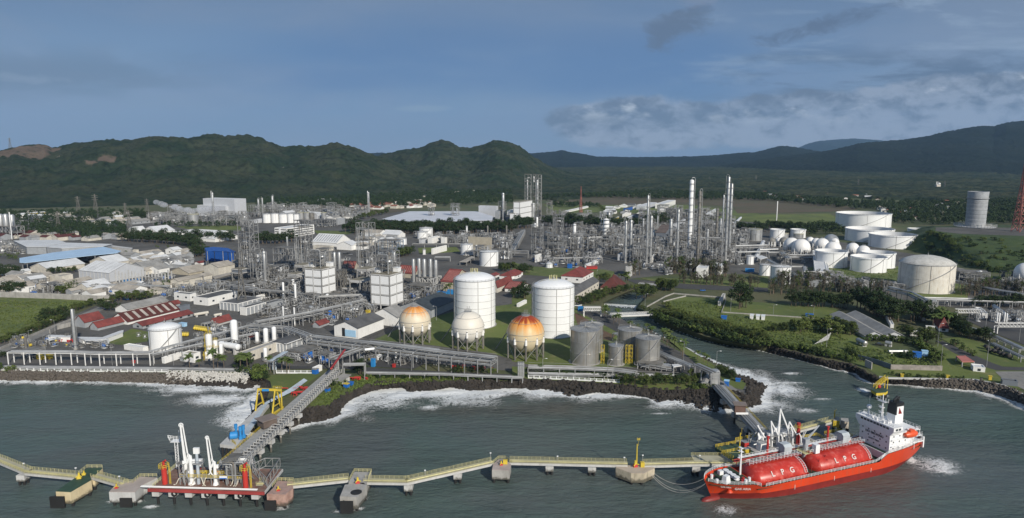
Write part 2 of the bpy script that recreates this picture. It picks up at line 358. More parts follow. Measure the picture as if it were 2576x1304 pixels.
def bank(name,i0,i1,m,amp=.7,sub=2.2):
 a=TOP[i0:i1];b=WAT[i0:i1];ra=[];rb=[]
 for k in range(len(a)-1):
  L=max((a[k+1]-a[k]).length,(b[k+1]-b[k]).length);n=max(1,int(L/sub))
  for j in range(n):ra.append(a[k].lerp(a[k+1],j/n));rb.append(b[k].lerp(b[k+1],j/n))
 ra.append(a[-1]);rb.append(b[-1]);N=8;Xg=np.zeros((len(ra),N));Yg=Xg.copy();Zg=Xg.copy()
 for k,(p,q)in enumerate(zip(ra,rb)):
  for j in range(N):
   t=j/(N-2);d=p.lerp(q,t);z=GZ+.02+(0-GZ)*t if t<=1 else-1.5
   Xg[k,j],Yg[k,j],Zg[k,j]=d.x,d.y,z
 nz=(fbm(Xg*.35,Yg*.35,4,5)-.5)*2;w=np.ones(N);w[0]=0;w[1]=.6
 Zg+=nz*amp*1.4*w;return struct(link(name,gridmesh(name,Xg,Yg,Zg,m,False))),ra,rb
bankA=bank('rocky_shore',0,NA+NB,ROCKG);bankC=bank('river_bank',NA+NB-1,NA+NB+NC,SCRUB,.4)
bankD=bank('river_bank',NA+NB+NC,NA+NB+NC+12,SCRUB,.4);bankE=bank('rocky_shore',NA+NB+NC+11,NA+NB+NC+ND,ROCKG)
# water
def water_mat():
 m,t,b=mk('sea_water');ao=nd(t,'ShaderNodeAttribute',attribute_name='foam');ta=nd(t,'ShaderNodeAttribute',attribute_name='silt')
 base=tmix(t,tstep(t,tnoise(t,.012,5,.6,dist=.8),.35,.65),(.078,.118,.104),(.092,.112,.108))
 base=tmix(t,ta.outputs['Fac'],base,(.105,.088,.068))
 n=tnoise(t,.34,8,.74,tscale(t,1,1.0,1),2.2);n2=tnoise(t,.12,6,.65,dist=2.0)
 ridge=tmath(t,'SUBTRACT',1,tmath(t,'ABSOLUTE',tmath(t,'MULTIPLY',tmath(t,'SUBTRACT',n,.5),6.5)))
 r2=tmath(t,'SUBTRACT',1,tmath(t,'ABSOLUTE',tmath(t,'MULTIPLY',tmath(t,'SUBTRACT',n2,.5),5.0)))
 v=tmath(t,'ADD',tmath(t,'MULTIPLY',tmath(t,'MAXIMUM',ridge,0),.50),tmath(t,'MULTIPLY',tmath(t,'MAXIMUM',r2,0),.34))
 f=tstep(t,tmath(t,'ADD',v,tmath(t,'MULTIPLY',ao.outputs['Fac'],.98)),.80,1.22)
 wc=tmath(t,'MULTIPLY',tstep(t,tnoise(t,.16,9,.72,tscale(t,.55,1.5,1),.6),.735,.80),.55);f=tmath(t,'MAXIMUM',f,wc)
 c=tmix(t,f,base,(.78,.80,.80));t.links.new(c,b.inputs['Base Color'])
 r=tmath(t,'ADD',.17,tmath(t,'MULTIPLY',f,.6));t.links.new(r,b.inputs['Roughness']);b.inputs['IOR'].default_value=1.33
 w1=tnoise(t,.35,7,.68,tscale(t,.6,1.25,1),.5);w2=tnoise(t,.06,4,.5,tscale(t,.6,1.4,1))
 hh=tmath(t,'ADD',tmath(t,'MULTIPLY',w1,.55),tmath(t,'ADD',tmath(t,'MULTIPLY',w2,1.1),tmath(t,'MULTIPLY',f,.25)))
 bm_=nd(t,'ShaderNodeBump');t.links.new(tmath(t,'ADD',.45,tmath(t,'MULTIPLY',tstep(t,tnoise(t,.010,4,.6,tscale(t,.5,1.6,1)),.35,.65),.55)),bm_.inputs['Strength']);bm_.inputs['Distance'].default_value=2.8;t.links.new(hh,bm_.inputs['Height']);t.links.new(bm_.outputs[0],b.inputs['Normal'])
 return m
WATER=water_mat()
x=np.arange(-330,520,1.6);y=np.arange(120,640,1.6);Xg,Yg=np.meshgrid(x,y)
foam=np.zeros_like(Xg);silt=np.zeros_like(Xg)
wA=[9,9,8,4,5,9,14,12,10,12,14,16,17,16,12];wA=(wA+[10]*20)[:NA]
wB=[6,7,9,10,11,15,20,24,22,22,22,20,20,18,18,16,14,12,12,12,10,10,9,8,9,12,14,16,14];wB=(wB+[12]*20)[:NB]
wC=[10,4,3,2]+[0.5]*20;wD=[.5]*11+[2.5,3,3,2.5,3,3,4,6,7,6,6,8,8,6]
SW=wA+wB+wC[:NC]+(wD+[6]*9)[:ND]
for k in range(len(WAT)-1):
 if k==NA+NB+NC-1:continue
 a,b=WAT[k],WAT[k+1];d=b-a;L2=d.x**2+d.y**2+1e-9
 t=np.clip(((Xg-a.x)*d.x+(Yg-a.y)*d.y)/L2,0,1);ds=np.hypot(Xg-a.x-t*d.x,Yg-a.y-t*d.y)
 w=(SW[k]*(1-t)+SW[k+1]*t)*1.45;wob=.1+1.75*fbm(Xg*.07,Yg*.07,4,11)**1.3
 foam=np.maximum(foam,np.clip(1-ds/(w*wob+.01),0,1)**1.25*(w>.6))
 if k>NA:silt=np.maximum(silt,.30*np.exp(-ds/30)*(k<NA+NB))
def blob(tg,cx,cy,rx,ry,amt,arr,sharp=2):
 q=P(tg,cx,cy,0);e=P(tg,cx+rx,cy,0);g=P(tg,cx,cy+ry,0);rr=abs(e.x-q.x);ry_=max(.5,abs(g.y-q.y))
 d=((Xg-q.x)/rr)**2+((Yg-q.y)/ry_)**2;arr[:]=np.maximum(arr,amt*np.exp(-d*sharp/2)*(.55+.9*fbm(Xg*.09,Yg*.09,3,3)))
for bl in(('F',1800,990,330,45,.75),('F',2150,1095,330,60,.95),('F',2380,1180,160,90,.8),('F',1630,1050,90,12,.6),('M',2350,380,170,70,.55),('N',1050,330,130,50,.45),('N',1700,220,110,30,.6),('N',1900,160,200,25,.5),('N',1250,180,350,70,.5),('L',180,1000,230,90,.62),('L',120,930,200,45,.5),('L',370,1200,110,25,.7),('L',100,1150,200,70,.5),('L',230,838,110,12,.7),('L',540,1090,90,9,.6),('L',930,1000,60,25,.9),('L',1120,1055,60,12,.7),('L',250,930,160,10,.7),('Q',1380,730,70,45,.95),('Q',1620,780,230,90,.52),('Q',1740,850,150,25,.5),('Q',1150,850,60,20,.3),('O',2100,1230,120,60,.5),('N',250,1200,70,28,.85),('N',830,1240,80,18,.7),('N',1000,1215,60,20,.7),('N',1050,1120,50,30,.5),('M',1340,1140,60,14,.85),('M',1480,1195,60,14,.7),('M',1100,1140,60,12,.6),('K',1100,180,170,26,.0),('K',2300,850,160,50,.75),('K',2450,900,120,90,.75),('K',2480,1180,100,60,.6),('K',2050,760,120,25,.6),('K',1450,1230,90,6,.75),('K',1290,1228,30,5,.6)):
 blob(*bl,foam)
for bl in(('K',400,1180,900,90,.55),('Q',500,950,900,90,.75),('Q',100,1130,600,150,.55),('J',1900,1200,500,60,.5),('O',2200,1200,400,120,.55)):blob(*bl,silt)
ZW=(fbm(Xg*.03,Yg*.06,2,8)-.5)*.35+foam*(fbm(Xg*.22,Yg*.3,3,14)-.35)*1.6
wme=gridmesh('sea_water',Xg,Yg,ZW,WATER)
for nm,ar in(('foam',foam),('silt',silt)):
 at=wme.attributes.new(nm,'FLOAT','POINT');at.data.foreach_set('value',ar.astype(np.float32).ravel())
struct(link('sea_water',wme))
mb=MB();x0,x1,y0,y1=x[0],x[-1],y[0],y[-1]
for q in(((-9000,-6000),(9000,-6000),(9000,y0),(-9000,y0)),((-9000,y0),(x0,y0),(x0,y1),(-9000,y1)),((x1,y0),(9000,y0),(9000,y1),(x1,y1))):
 mb.add([(a,b,0)for a,b in q],[(0,1,2,3)])
struct(mb.build('open_sea',WATER))
rv=[P('K',*q,1.0)for q in((890,150),(1290,178),(1400,100),(1400,-40),(1180,-60),(900,80))]
poly_sheet('river_water',rv,1.0,WATER)
wv=MB();a,b=P('K',880,146,1),P('K',1285,178,1)
for i in range(40):
 p=a.lerp(b,i/40);q=a.lerp(b,(i+1)/40);w=random.uniform(4,9)
 wv.add([(p.x,p.y,1.05),(q.x,q.y,1.05),(q.x,q.y-1.2,.3),(p.x,p.y-1.2,.3),(q.x,q.y-w,.16),(p.x,p.y-w,.16)],[(0,3,2,1),(3,5,4,2)])
tag(wv.build('weir',ground_mat('weir_foam',(.62,.64,.64),(.5,.53,.53),(.2,.24,.25),.4,1.0,.6)),'low weir across the river with white water spilling over it','weir')
# ground patches
NPCH=[0]
def patch(name,tg,xy,m,lvl):NPCH[0]+=1;return poly_sheet(name,[P(tg,a,b,GZ)for a,b in xy],GZ+.05*lvl+.0015*NPCH[0],m)
patch('plant_yard','D',((-900,745),(0,745),(250,752),(262,760),(170,800),(60,850),(-300,930),(-300,934),(0,936),(560,938),(700,930),(800,925),(1090,915),(1500,955),(1760,960),(1860,1000),(1890,985),(1850,950),(1700,880),(1640,850),(1560,800),(1470,775),(1400,740),(1500,718),(1600,700),(1700,690),(1960,690),(2100,720),(2300,760),(2576,800),(3300,860),(3300,720),(2500,700),(2300,640),(2000,590),(1900,560),(1500,545),(900,530),(300,538),(-600,545)),YARD,1)
patch('grass_field','F',((-900,90),(0,95),(500,108),(950,128),(1000,140),(700,200),(430,330),(150,470),(-400,640),(-900,700)),GRASS,2)
patch('grass_plot','F',((1190,450),(1290,400),(1500,440),(1480,520),(1200,560),(1060,550),(1070,500)),GRASS,2)
patch('tank_lawn','J',((1150,510),(1400,400),(1700,300),(1940,230),(2504,160),(2504,700),(2300,640),(1700,560)),GRASS,2)
patch('tank_lawn','K',((0,60),(600,60),(640,240),(850,330),(1200,500),(1480,700),(1520,760),(1200,780),(200,760),(0,720)),GRASS,2)
patch('red_soil','K',((610,250),(650,255),(900,420),(1010,470),(960,520),(860,500),(640,360)),RDIRT,3)
patch('shore_verge','J',((830,1010),(640,930),(860,880),(1050,850),(2504,880),(2504,915),(2000,905),(1600,925),(1250,925),(1050,965),(900,1025),(800,1095),(700,1160),(560,1170),(500,1120),(600,1000)),GRASS,2)
patch('shore_verge','J',((60,860),(560,830),(640,850),(250,1100),(180,1080),(140,920)),GRASS,2)
patch('shore_verge','K',((0,770),(1250,850),(1500,880),(1850,880),(1900,990),(1450,1000),(1060,945),(640,915),(0,890)),GRASS,2)
patch('shore_verge','K',((2020,790),(2150,860),(2290,930),(2260,1000),(2100,960),(2030,870),(1800,740),(1640,600),(1500,480),(1560,500),(1900,710)),GRASS,2)
patch('shore_verge','F',((-900,815),(1600,828),(2430,835),(2430,820),(1600,800),(-900,790)),GRASS,2)
patch('coast_road','F',((-1200,735),(0,742),(600,742),(800,720),(980,690),(1040,690),(940,740),(1700,755),(2504,765),(2504,798),(1700,780),(0,760),(-1200,758)),ASPH,3)
patch('coast_road','J',((0,765),(600,770),(880,770),(1100,780),(1700,815),(2504,850),(2504,872),(1700,838),(1100,830),(850,790),(600,795),(0,798)),ASPH,3)
patch('field_road','F',((-400,700),(0,590),(500,380),(960,190),(1060,195),(600,400),(100,610),(-300,740)),CPAV,3)
patch('river_road','K',((740,260),(800,250),(1020,340),(1150,440),(1440,570),(1650,720),(1850,850),(1800,900),(1700,850),(1430,660),(1000,420),(780,300)),ASPH,3)
patch('jetty_yard','K',((1700,850),(1850,850),(2100,930),(2260,1040),(2050,1010),(1850,950)),CPAV,4)
patch('open_yard','J',((560,300),(1150,220),(1400,330),(1100,500),(700,420)),ASPH,4)
patch('pump_yard','J',((880,720),(950,640),(1600,720),(1640,750),(1540,800),(1080,770)),ASPH,4)
patch('meadow','L',((-500,120),(600,180),(700,220),(850,400),(1000,560),(1700,800),(2100,830),(2500,860),(2504,1000),(2030,905),(1500,895),(1160,885),(1090,870),(950,780),(700,700),(0,540),(-600,440),(-900,300)),GRASS,2)
patch('meadow','K',((1500,130),(1700,90),(2050,110),(2080,220),(2504,300),(2504,560),(2120,520),(1720,400),(1560,250)),GRASS,3)
patch('sandy_bank','L',((-400,490),(200,560),(480,620),(880,690),(960,730),(700,670),(300,600),(0,555),(-400,510)),EARTH,3)
patch('park_lawn','L',((1560,600),(1680,540),(2080,760),(2300,800),(2504,810),(2504,830),(2150,850),(1700,810)),GRASS,3)
patch('park_lawn','L',((1700,500),(1900,480),(2150,560),(2504,700),(2504,780),(2250,770),(1950,640)),GRASS,3)
patch('access_road','L',((1640,520),(1700,520),(1900,610),(2200,740),(2300,775),(2700,785),(2700,812),(2240,812),(2060,760),(1800,630)),ASPH,4)
patch('concrete_apron','L',((2220,822),(2700,820),(2900,1180),(2504,1000),(2300,900)),CPAV,4)
patch('terminal_yard','L',((1900,300),(2100,260),(2800,300),(2900,600),(2504,560),(2200,440)),ASPH,3)
patch('tank_lawn','E',((360,960),(450,940),(1300,940),(1320,1100),(1100,1110),(900,1080),(700,1050),(560,1010)),GRASS,3)
patch('tank_lawn','E',((1350,1200),(1760,1090),(1960,1130),(1950,1260),(1500,1250)),GRASS,3)
patch('tank_lawn','E',((700,1120),(800,1140),(1000,1230),(700,1230)),GRASS,3)
patch('lawn_strip','C',((0,900),(200,940),(900,970),(1000,990),(1000,1060),(500,1050),(0,1010)),GRASS,2)
patch('lawn_strip','C',((1250,1050),(1700,1060),(2300,1080),(2504,1000),(2504,1160),(2000,1150),(1500,1120)),GRASS,2)
patch('lawn_strip','B',((1580,600),(1960,590),(2000,640),(1600,660)),GRASS,2)
patch('lawn_strip','C',((300,330),(1000,330),(1700,330),(2400,420),(2504,470),(2504,520),(2150,480),(1600,440),(850,400),(500,460)),GRASS,2)
patch('main_road','C',((1100,1060),(1700,1110),(2504,1150),(2504,1190),(1700,1160),(1240,1120)),ASPH,3)
patch('dry_field','C',((300,330),(520,275),(1400,235),(2200,255),(2600,290),(3100,330),(3300,380),(2600,360),(1700,335),(900,338)),EARTH,4)
patch('dry_field','E',((-400,440),(600,420),(700,480),(650,530),(-200,500)),GRASS,3)
patch('dry_field','E',((-350,330),(650,320),(900,380),(600,405),(-300,420)),EARTH,4)
patch('dry_field','B',((200,200),(700,175),(1000,190),(1500,235),(1300,260),(300,245)),EARTH,4)
patch('grass_field','A',((1700,390),(2330,380),(2400,430),(1900,430)),GRASS,2)
patch('grass_field','B',((560,430),(1000,440),(900,470),(600,465)),GRASS,3)
# hills and far forest
def forest_mat(name,c1,c2,c3,s=.012,fine=.06):
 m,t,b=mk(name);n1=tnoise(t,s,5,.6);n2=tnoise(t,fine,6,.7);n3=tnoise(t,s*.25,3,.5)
 c=tmix(t,tstep(t,n1,.35,.65),c1,c2);c=tmix(t,tmath(t,'MULTIPLY',tstep(t,n2,.45,.7),.8),c,c3)  # colour noise paints canopy shading as light and dark crown clumps
 at=nd(t,'ShaderNodeAttribute',attribute_name='scar');c=tmix(t,tmath(t,'MULTIPLY',at.outputs['Fac'],tstep(t,tnoise(t,.03,6,.7),.3,.5)),c,(.135,.105,.08))
 t.links.new(c,b.inputs['Base Color']);b.inputs['Roughness'].default_value=.95;b.inputs['Specular IOR Level'].default_value=.1
 bm_=nd(t,'ShaderNodeBump');bm_.inputs['Strength'].default_value=1;bm_.inputs['Distance'].default_value=5;t.links.new(tnoise(t,fine*1.5,6,.75),bm_.inputs['Height']);t.links.new(bm_.outputs[0],b.inputs['Normal'])
 return m
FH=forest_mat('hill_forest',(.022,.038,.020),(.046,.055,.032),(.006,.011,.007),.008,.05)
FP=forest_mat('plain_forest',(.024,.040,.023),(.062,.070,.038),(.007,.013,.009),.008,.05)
FR=forest_mat('far_forest',(.010,.018,.014),(.016,.024,.018),(.006,.010,.009),.002,.012)  # extra dark albedo carries the cloud shadow over the far ranges
def skyH(Yd,v):
 k=(652-v)/F;return Yd*(k*CP-SP)/(CP+k*SP)+H
def hill(name,sky_pts,Yf,Yr,Yb,m,du=3.2,dy=11,bump=8.5,gul=.42,gs=.0048,seed=1,scars=(),zfoot=GZ-2,pw=1.25):
 us=np.arange(sky_pts[0][0],sky_pts[-1][0]+.1,du);vv=np.interp(us,[p[0]for p in sky_pts],[p[1]for p in sky_pts])
 yf=np.interp(us,[p[0]for p in Yf],[p[1]for p in Yf]);yr=np.interp(us,[p[0]for p in Yr],[p[1]for p in Yr])
 n=int((max(yr)-min(yf))/dy);tt=np.concatenate([np.linspace(0,1,n),np.linspace(1,1.6,n//4)[1:]])
 U,T=np.meshgrid(us,tt);YF,TT=np.meshgrid(yf,tt);YR,_=np.meshgrid(yr,tt);HV,_=np.meshgrid(skyH(yr,vv),tt)
 Yd=YF+(YR-YF)*T;Xd=(U-1288)/F*Yd*.985
 up=np.clip(T,0,1);s=up**pw*(1.6-.6*up**1.5);dn=np.clip((T-1)/.6,0,1)
 g=fbm(Xd*gs,Yd*gs*.8,4,seed);g=1-np.abs(g-.5)*2
 hfull=HV-zfoot;Z=zfoot+hfull*s*(1-gul*4*up*(1-up)*(1.05-g)*1.6)*(1-dn**1.5*.9)
 edge=np.minimum((U-us[0])/60,1)*np.minimum((us[-1]-U)/60,1)
 b1=fbm(Xd*.055,Yd*.045,3,seed+4,.6)**1.0;Z=Z+(b1-.5)*bump*2*np.clip(up*6,.35,1)
 me=gridmesh(name,Xd,Yd,Z,m,True)
 sc_=np.zeros_like(U)
 for(su,t0,ru,rt)in scars:sc_=np.maximum(sc_,(1.25-((U-su)/ru)**2-((T-t0)/rt)**2)+(fbm(U*.05,T*30,4,9)-.5)*1.4)
 at=me.attributes.new('scar','FLOAT','POINT');at.data.foreach_set('value',np.clip(sc_*3,0,1).astype(np.float32).ravel())
 return struct(link(name,me))
S1=[(-700,420),(-300,372),(-100,380),(0,378),(50,368),(85,364),(110,363),(130,372),(175,362),(240,355),(260,353),(300,352),(325,352),(385,342),(420,345),(470,348),(500,342),(540,338),(580,343),(620,338),(650,346),(690,362),(710,369),(760,366),(790,371),(820,363),(850,360),(880,367),(920,383),(950,394),(975,400),(1010,415),(1060,440),(1120,462)]
hill('hills',S1,[(-700,1500),(0,1500),(600,1700),(900,1900),(1100,2100)],[(-700,2500),(0,2500),(600,2700),(900,2700),(1100,2700)],None,FH,seed=3,scars=((40,.86,75,.10),(115,.93,30,.05),(265,.62,22,.03),(225,.585,16,.02)))
S2=[(840,430),(900,405),(940,396),(960,389),(990,382),(1020,376),(1060,372),(1080,362),(1110,352),(1130,355),(1155,370),(1180,373),(1210,366),(1240,355),(1262,353),(1300,364),(1320,378),(1345,397),(1380,417),(1420,432),(1480,446),(1560,456)]
hill('hills',S2,[(840,2200),(1250,2200),(1560,2800)],[(840,3300),(1250,3300),(1560,3700)],None,FH,seed=12,bump=9,gul=.32,dy=13)
S3=[(860,392),(930,386),(960,384),(1000,392),(1200,396),(1300,390),(1330,386),(1390,382),(1405,380),(1415,377),(1430,382),(1470,388),(1500,394),(1600,396),(1740,394),(1800,391),(1870,384),(1900,383),(1930,376),(1965,367),(2000,370),(2030,375),(2080,385),(2200,398),(2400,410)]
hill('far_ridge',S3,[(860,5200),(1400,4800),(1900,4700),(2400,4700)],[(860,9000),(1330,8000),(1900,7400),(2400,7400)],None,FR,du=4,dy=50,bump=10,gs=.0012,seed=22,pw=2.0,gul=.15)
S4=[(1640,440),(1760,425),(1850,412),(1950,397),(2020,388),(2080,380),(2120,372),(2160,361),(2200,357),(2280,351),(2330,343),(2380,331),(2400,328),(2440,320),(2470,317),(2500,317),(2530,308),(2576,303),(2700,285),(3000,270),(3400,300)]
hill('far_mountain',S4,[(1640,3600),(2100,3200),(3400,3000)],[(1640,5200),(2000,5600),(2576,6200),(3400,6200)],None,FR,du=4,dy=28,bump=9,gs=.0012,seed=32,pw=1.7,gul=.2)
S5=[(1960,392),(2010,372),(2030,362),(2060,355),(2110,351),(2150,349),(2200,352),(2300,362),(2400,380)]
hill('distant_peak',S5,[(1960,13000),(2400,13000)],[(1960,17000),(2400,17000)],None,FR,du=6,dy=160,bump=10,gs=.0006,seed=42)
us=np.arange(560,3300,3.6);ys=np.concatenate([np.arange(1750,3200,9),np.arange(3200,5400,26)]);U,Yd=np.meshgrid(us,ys);Xd=(U-1288)/F*Yd*.985
clear=np.interp(U,[560,900,1250,1400,1500,1900,2300,2500,3300],[1960,1960,1990,1700,2150,2150,1780,1500,1300])
rise=np.clip((Yd-1900)/2600,0,1)**1.2*42*np.clip((U-1000)/500,0,1)
Zf=GZ+4+rise+(fbm(Xd*.055,Yd*.045,3,77,.6)-.42)*13+(fbm(Xd*.004,Yd*.004,3,78)-.5)*16*np.clip((Yd-2300)/800,0,1)
Zf=np.where(Yd<clear+(fbm(Xd*.01,Yd*.01,3,79)-.5)*320,GZ-3,Zf)
me=gridmesh('plain_forest',Xd,Yd,Zf,FP);stuff(link('plain_forest',me),'dense dark green forest canopy covering the plain behind the refinery','forest')
# generic builders
TH=math.radians(-23)
DA=Vector((-math.cos(TH),-math.sin(TH),0));DB=Vector((-math.sin(TH),math.cos(TH),0))
WINM={}
def window(parent,c,w,h,rz,name='window',m=None):
 k=(round(w,1),round(h,1),(m or GLS).name)
 if k not in WINM:WINM[k]=MB().box((0,0,0),(k[0],.12,k[1])).mesh('window',m or GLS)
 link(name,WINM[k],parent,c,rz)
def house(tg,xL,xF,yF,xR,yE,roof,rise,wm,rm,label,name='building',cat='building',ang=None,z=None,win=0,wh=1.3,group=None,over=.6,door=False,strips=None,fl=1):
 """near ground corner at (xF,yF); left face runs back-left to column xL, right face back-right to xR; eaves at row yE"""
 z=GZ+.02 if z is None else z;q=P(tg,xF,yF,z);ul,_=cv(tg,xL,0);ur,_=cv(tg,xR,0);_,ve=cv(tg,0,yE)
 th=TH if ang is None else math.radians(ang);da=Vector((-math.cos(th),-math.sin(th),0));db=Vector((-math.sin(th),math.cos(th),0))
 a=abs(solve_u(q,da,ul));b=abs(solve_u(q,db,ur));a=min(max(a,2),160);b=min(max(b,2),160);h=max(hgt(q,ve),2.2)
 root=thing(name,label,cat,q+(da*a+db*b)/2,th,group)
 X0,X1,Y0,Y1=-a/2,a/2,-b/2,b/2;mb=MB();o=over;r=rise;t=.25
 if roof=='flat':
  mb.cb(X0,Y0,0,X1,Y1,h);mb.build('wall',wm,root)
  rb=MB().cb(X0+.3,Y0+.3,h+.003,X1-.3,Y1-.3,h+.12);rb.build('roof',rm,root)
  pb=MB()
  for(x0,y0,x1,y1)in((X0-.05,Y0-.05,X1+.05,Y0+.3),(X0-.05,Y1-.3,X1+.05,Y1+.05),(X0-.05,Y0+.3,X0+.3,Y1-.3),(X1-.3,Y0+.3,X1+.05,Y1-.3)):pb.cb(x0,y0,h+.004,x1,y1,h+.5)
  pb.build('parapet',wm,root)
 elif roof in('ga','gb','shed','hip'):
  if roof=='ga':
   r=r or b*.18
   mb.add([(X0,Y0,0),(X1,Y0,0),(X1,Y1,0),(X0,Y1,0),(X0,Y0,h),(X1,Y0,h),(X1,Y1,h),(X0,Y1,h),(X0,0,h+r),(X1,0,h+r)],[(0,1,5,4),(2,3,7,6),(1,2,6,9,5),(3,0,4,8,7),(4,5,9,8),(6,7,8,9)])
   e=o*r/(b/2);rb=MB();rb.add([(X0-o,Y0-o,h-e),(X1+o,Y0-o,h-e),(X1+o,0,h+r+.05),(X0-o,0,h+r+.05),(X1+o,Y1+o,h-e),(X0-o,Y1+o,h-e)]+[(X0-o,Y0-o,h-e+t),(X1+o,Y0-o,h-e+t),(X1+o,0,h+r+t),(X0-o,0,h+r+t),(X1+o,Y1+o,h-e+t),(X0-o,Y1+o,h-e+t)],[(6,7,8,9),(9,8,10,11),(1,0,3,2),(2,3,5,4),(0,1,7,6),(4,5,11,10),(1,2,8,7),(2,4,10,8),(3,0,6,9),(5,3,9,11)])
  elif roof=='gb':
   r=r or a*.18
   mb.add([(X0,Y0,0),(X1,Y0,0),(X1,Y1,0),(X0,Y1,0),(X0,Y0,h),(X1,Y0,h),(X1,Y1,h),(X0,Y1,h),(0,Y0,h+r),(0,Y1,h+r)],[(0,1,5,8,4),(2,3,7,9,6),(1,2,6,5),(3,0,4,7),(5,6,9,8),(7,4,8,9)])
   e=o*r/(a/2);rb=MB();rb.add([(X0-o,Y0-o,h-e),(0,Y0-o,h+r+.05),(0,Y1+o,h+r+.05),(X0-o,Y1+o,h-e),(X1+o,Y0-o,h-e),(X1+o,Y1+o,h-e)]+[(X0-o,Y0-o,h-e+t),(0,Y0-o,h+r+t),(0,Y1+o,h+r+t),(X0-o,Y1+o,h-e+t),(X1+o,Y0-o,h-e+t),(X1+o,Y1+o,h-e+t)],[(6,7,8,9),(7,10,11,8),(1,0,3,2),(4,1,2,5),(0,1,7,6),(1,4,10,7),(2,3,9,8),(5,2,8,11),(3,0,6,9),(4,5,11,10)])
  elif roof=='shed':
   mb.cb(X0,Y0,0,X1,Y1,h);rb=MB();rb.add([(X0-o,Y0-o,h+.01),(X1+o,Y0-o,h+.01),(X1+o,Y1+o,h+r),(X0-o,Y1+o,h+r),(X0-o,Y0-o,h+t),(X1+o,Y0-o,h+t),(X1+o,Y1+o,h+r+t),(X0-o,Y1+o,h+r+t)],[(4,5,6,7),(0,1,5,4),(1,2,6,5),(2,3,7,6),(3,0,4,7),(3,2,1,0)])
  else:
   r=r or min(a,b)*.28;mb.cb(X0,Y0,0,X1,Y1,h);k=min(a,b)/2
   A0,A1=((X0-o+k,0),(X1+o-k,0))if a>b else((0,Y0-o+k),(0,Y1+o-k))
   rb=MB();rb.add([(X0-o,Y0-o,h+.01),(X1+o,Y0-o,h+.01),(X1+o,Y1+o,h+.01),(X0-o,Y1+o,h+.01),(*A0,h+r),(*A1,h+r)],[(0,1,5,4),(1,2,5),(2,3,4,5),(3,0,4),(3,2,1,0)]if a>b else[(0,1,4),(1,2,5,4),(2,3,5),(3,0,4,5),(3,2,1,0)])
  mb.build('wall',wm,root);ro=rb.build('roof',rm,root)
  if strips and roof in('ga','gb'):
   L_,W_=(a,b/2)if roof=='ga' else(b,a/2)
   for i in range(strips[0]):
    s=-L_/2+L_*(i+.5)/strips[0];w=strips[1];sb=MB()
    for y0,y1 in((-W_*.92,-W_*.12),):
     z0=h+r*(1+y0/W_)+t+.03;z1=h+r*(1+y1/W_)+t+.03
     if roof=='ga':sb.add([(s,y0,z0),(s+w,y0,z0),(s+w,y1,z1),(s,y1,z1)],[(0,1,2,3)])
     else:sb.add([(-y0,s,z0),(-y0,s+w,z0),(-y1,s+w,z1),(-y1,s,z1)],[(0,1,2,3)])
    sb.build('roof_light',strips[2],root)
 if win:
  for side,L_ in(('x',a),('y',b)):
   n=max(1,int(L_/win))
   for lv in range(fl):
    zz=h*(lv+.55)/fl
    for i in range(n):
     s=-L_/2+L_*(i+.5)/n
     if side=='x':window(root,(s,Y0-.02,zz),min(win*.45,2),wh,0)
     else:window(root,(X1+.02,s,zz),min(win*.45,2),wh,math.pi/2)
 if door:
  dm=MB().box((0,0,0),(min(4,a*.3),.16,min(4,h*.7))).mesh('door',SWL);link('door',dm,root,(a*.15,Y0-.02,min(4,h*.7)/2))
 return root,a,b,h
def place(tg,xl,xr,yb,z=GZ):
 """upright round thing whose lowest visible base point is on row yb between columns xl..xr -> centre, radius"""
 xm=(xl+xr)/2;q=P(tg,xm,yb,z);r=(xr-xl)*KC*mpp(q)/2
 if tg=='D':r=(xr-xl)*mpp(q)/2
 r*=(1+r/q.length);d=Vector((q.x,q.y,0)).normalized();return q+d*r,r,q
def ring_rail(mb,r,z,hh=1.1,n=24,th=.05,c=(0,0),rails=2):
 P_=[(c[0]+r*math.cos(2*math.pi*i/n),c[1]+r*math.sin(2*math.pi*i/n))for i in range(n)]
 for i in range(n):
  a,b=P_[i],P_[(i+1)%n];mb.bar((*a,z),(*a,z+hh),th,3)
  for k in range(rails):mb.bar((*a,z+hh*(k+1)/rails),(*b,z+hh*(k+1)/rails),th,3)
def spiral(r,z0,z1,a0,a1,w=.8,th=.5,n=24):
 mb=MB()
 for i in range(n):
  t0,t1=i/n,(i+1)/n;A0,A1=a0+(a1-a0)*t0,a0+(a1-a0)*t1;Z0,Z1=z0+(z1-z0)*t0,z0+(z1-z0)*t1;v=[]
  for A,Zz in((A0,Z0),(A1,Z1)):
   for rr in(r+.05,r+w):
    for zz in(Zz,Zz+th):v.append((rr*math.cos(A),rr*math.sin(A),zz))
  mb.add(v,[(0,1,5,4),(2,6,7,3),(1,3,7,5),(0,4,6,2)])
 return mb
def to_cam(p):return math.atan2(-p.y,-p.x)
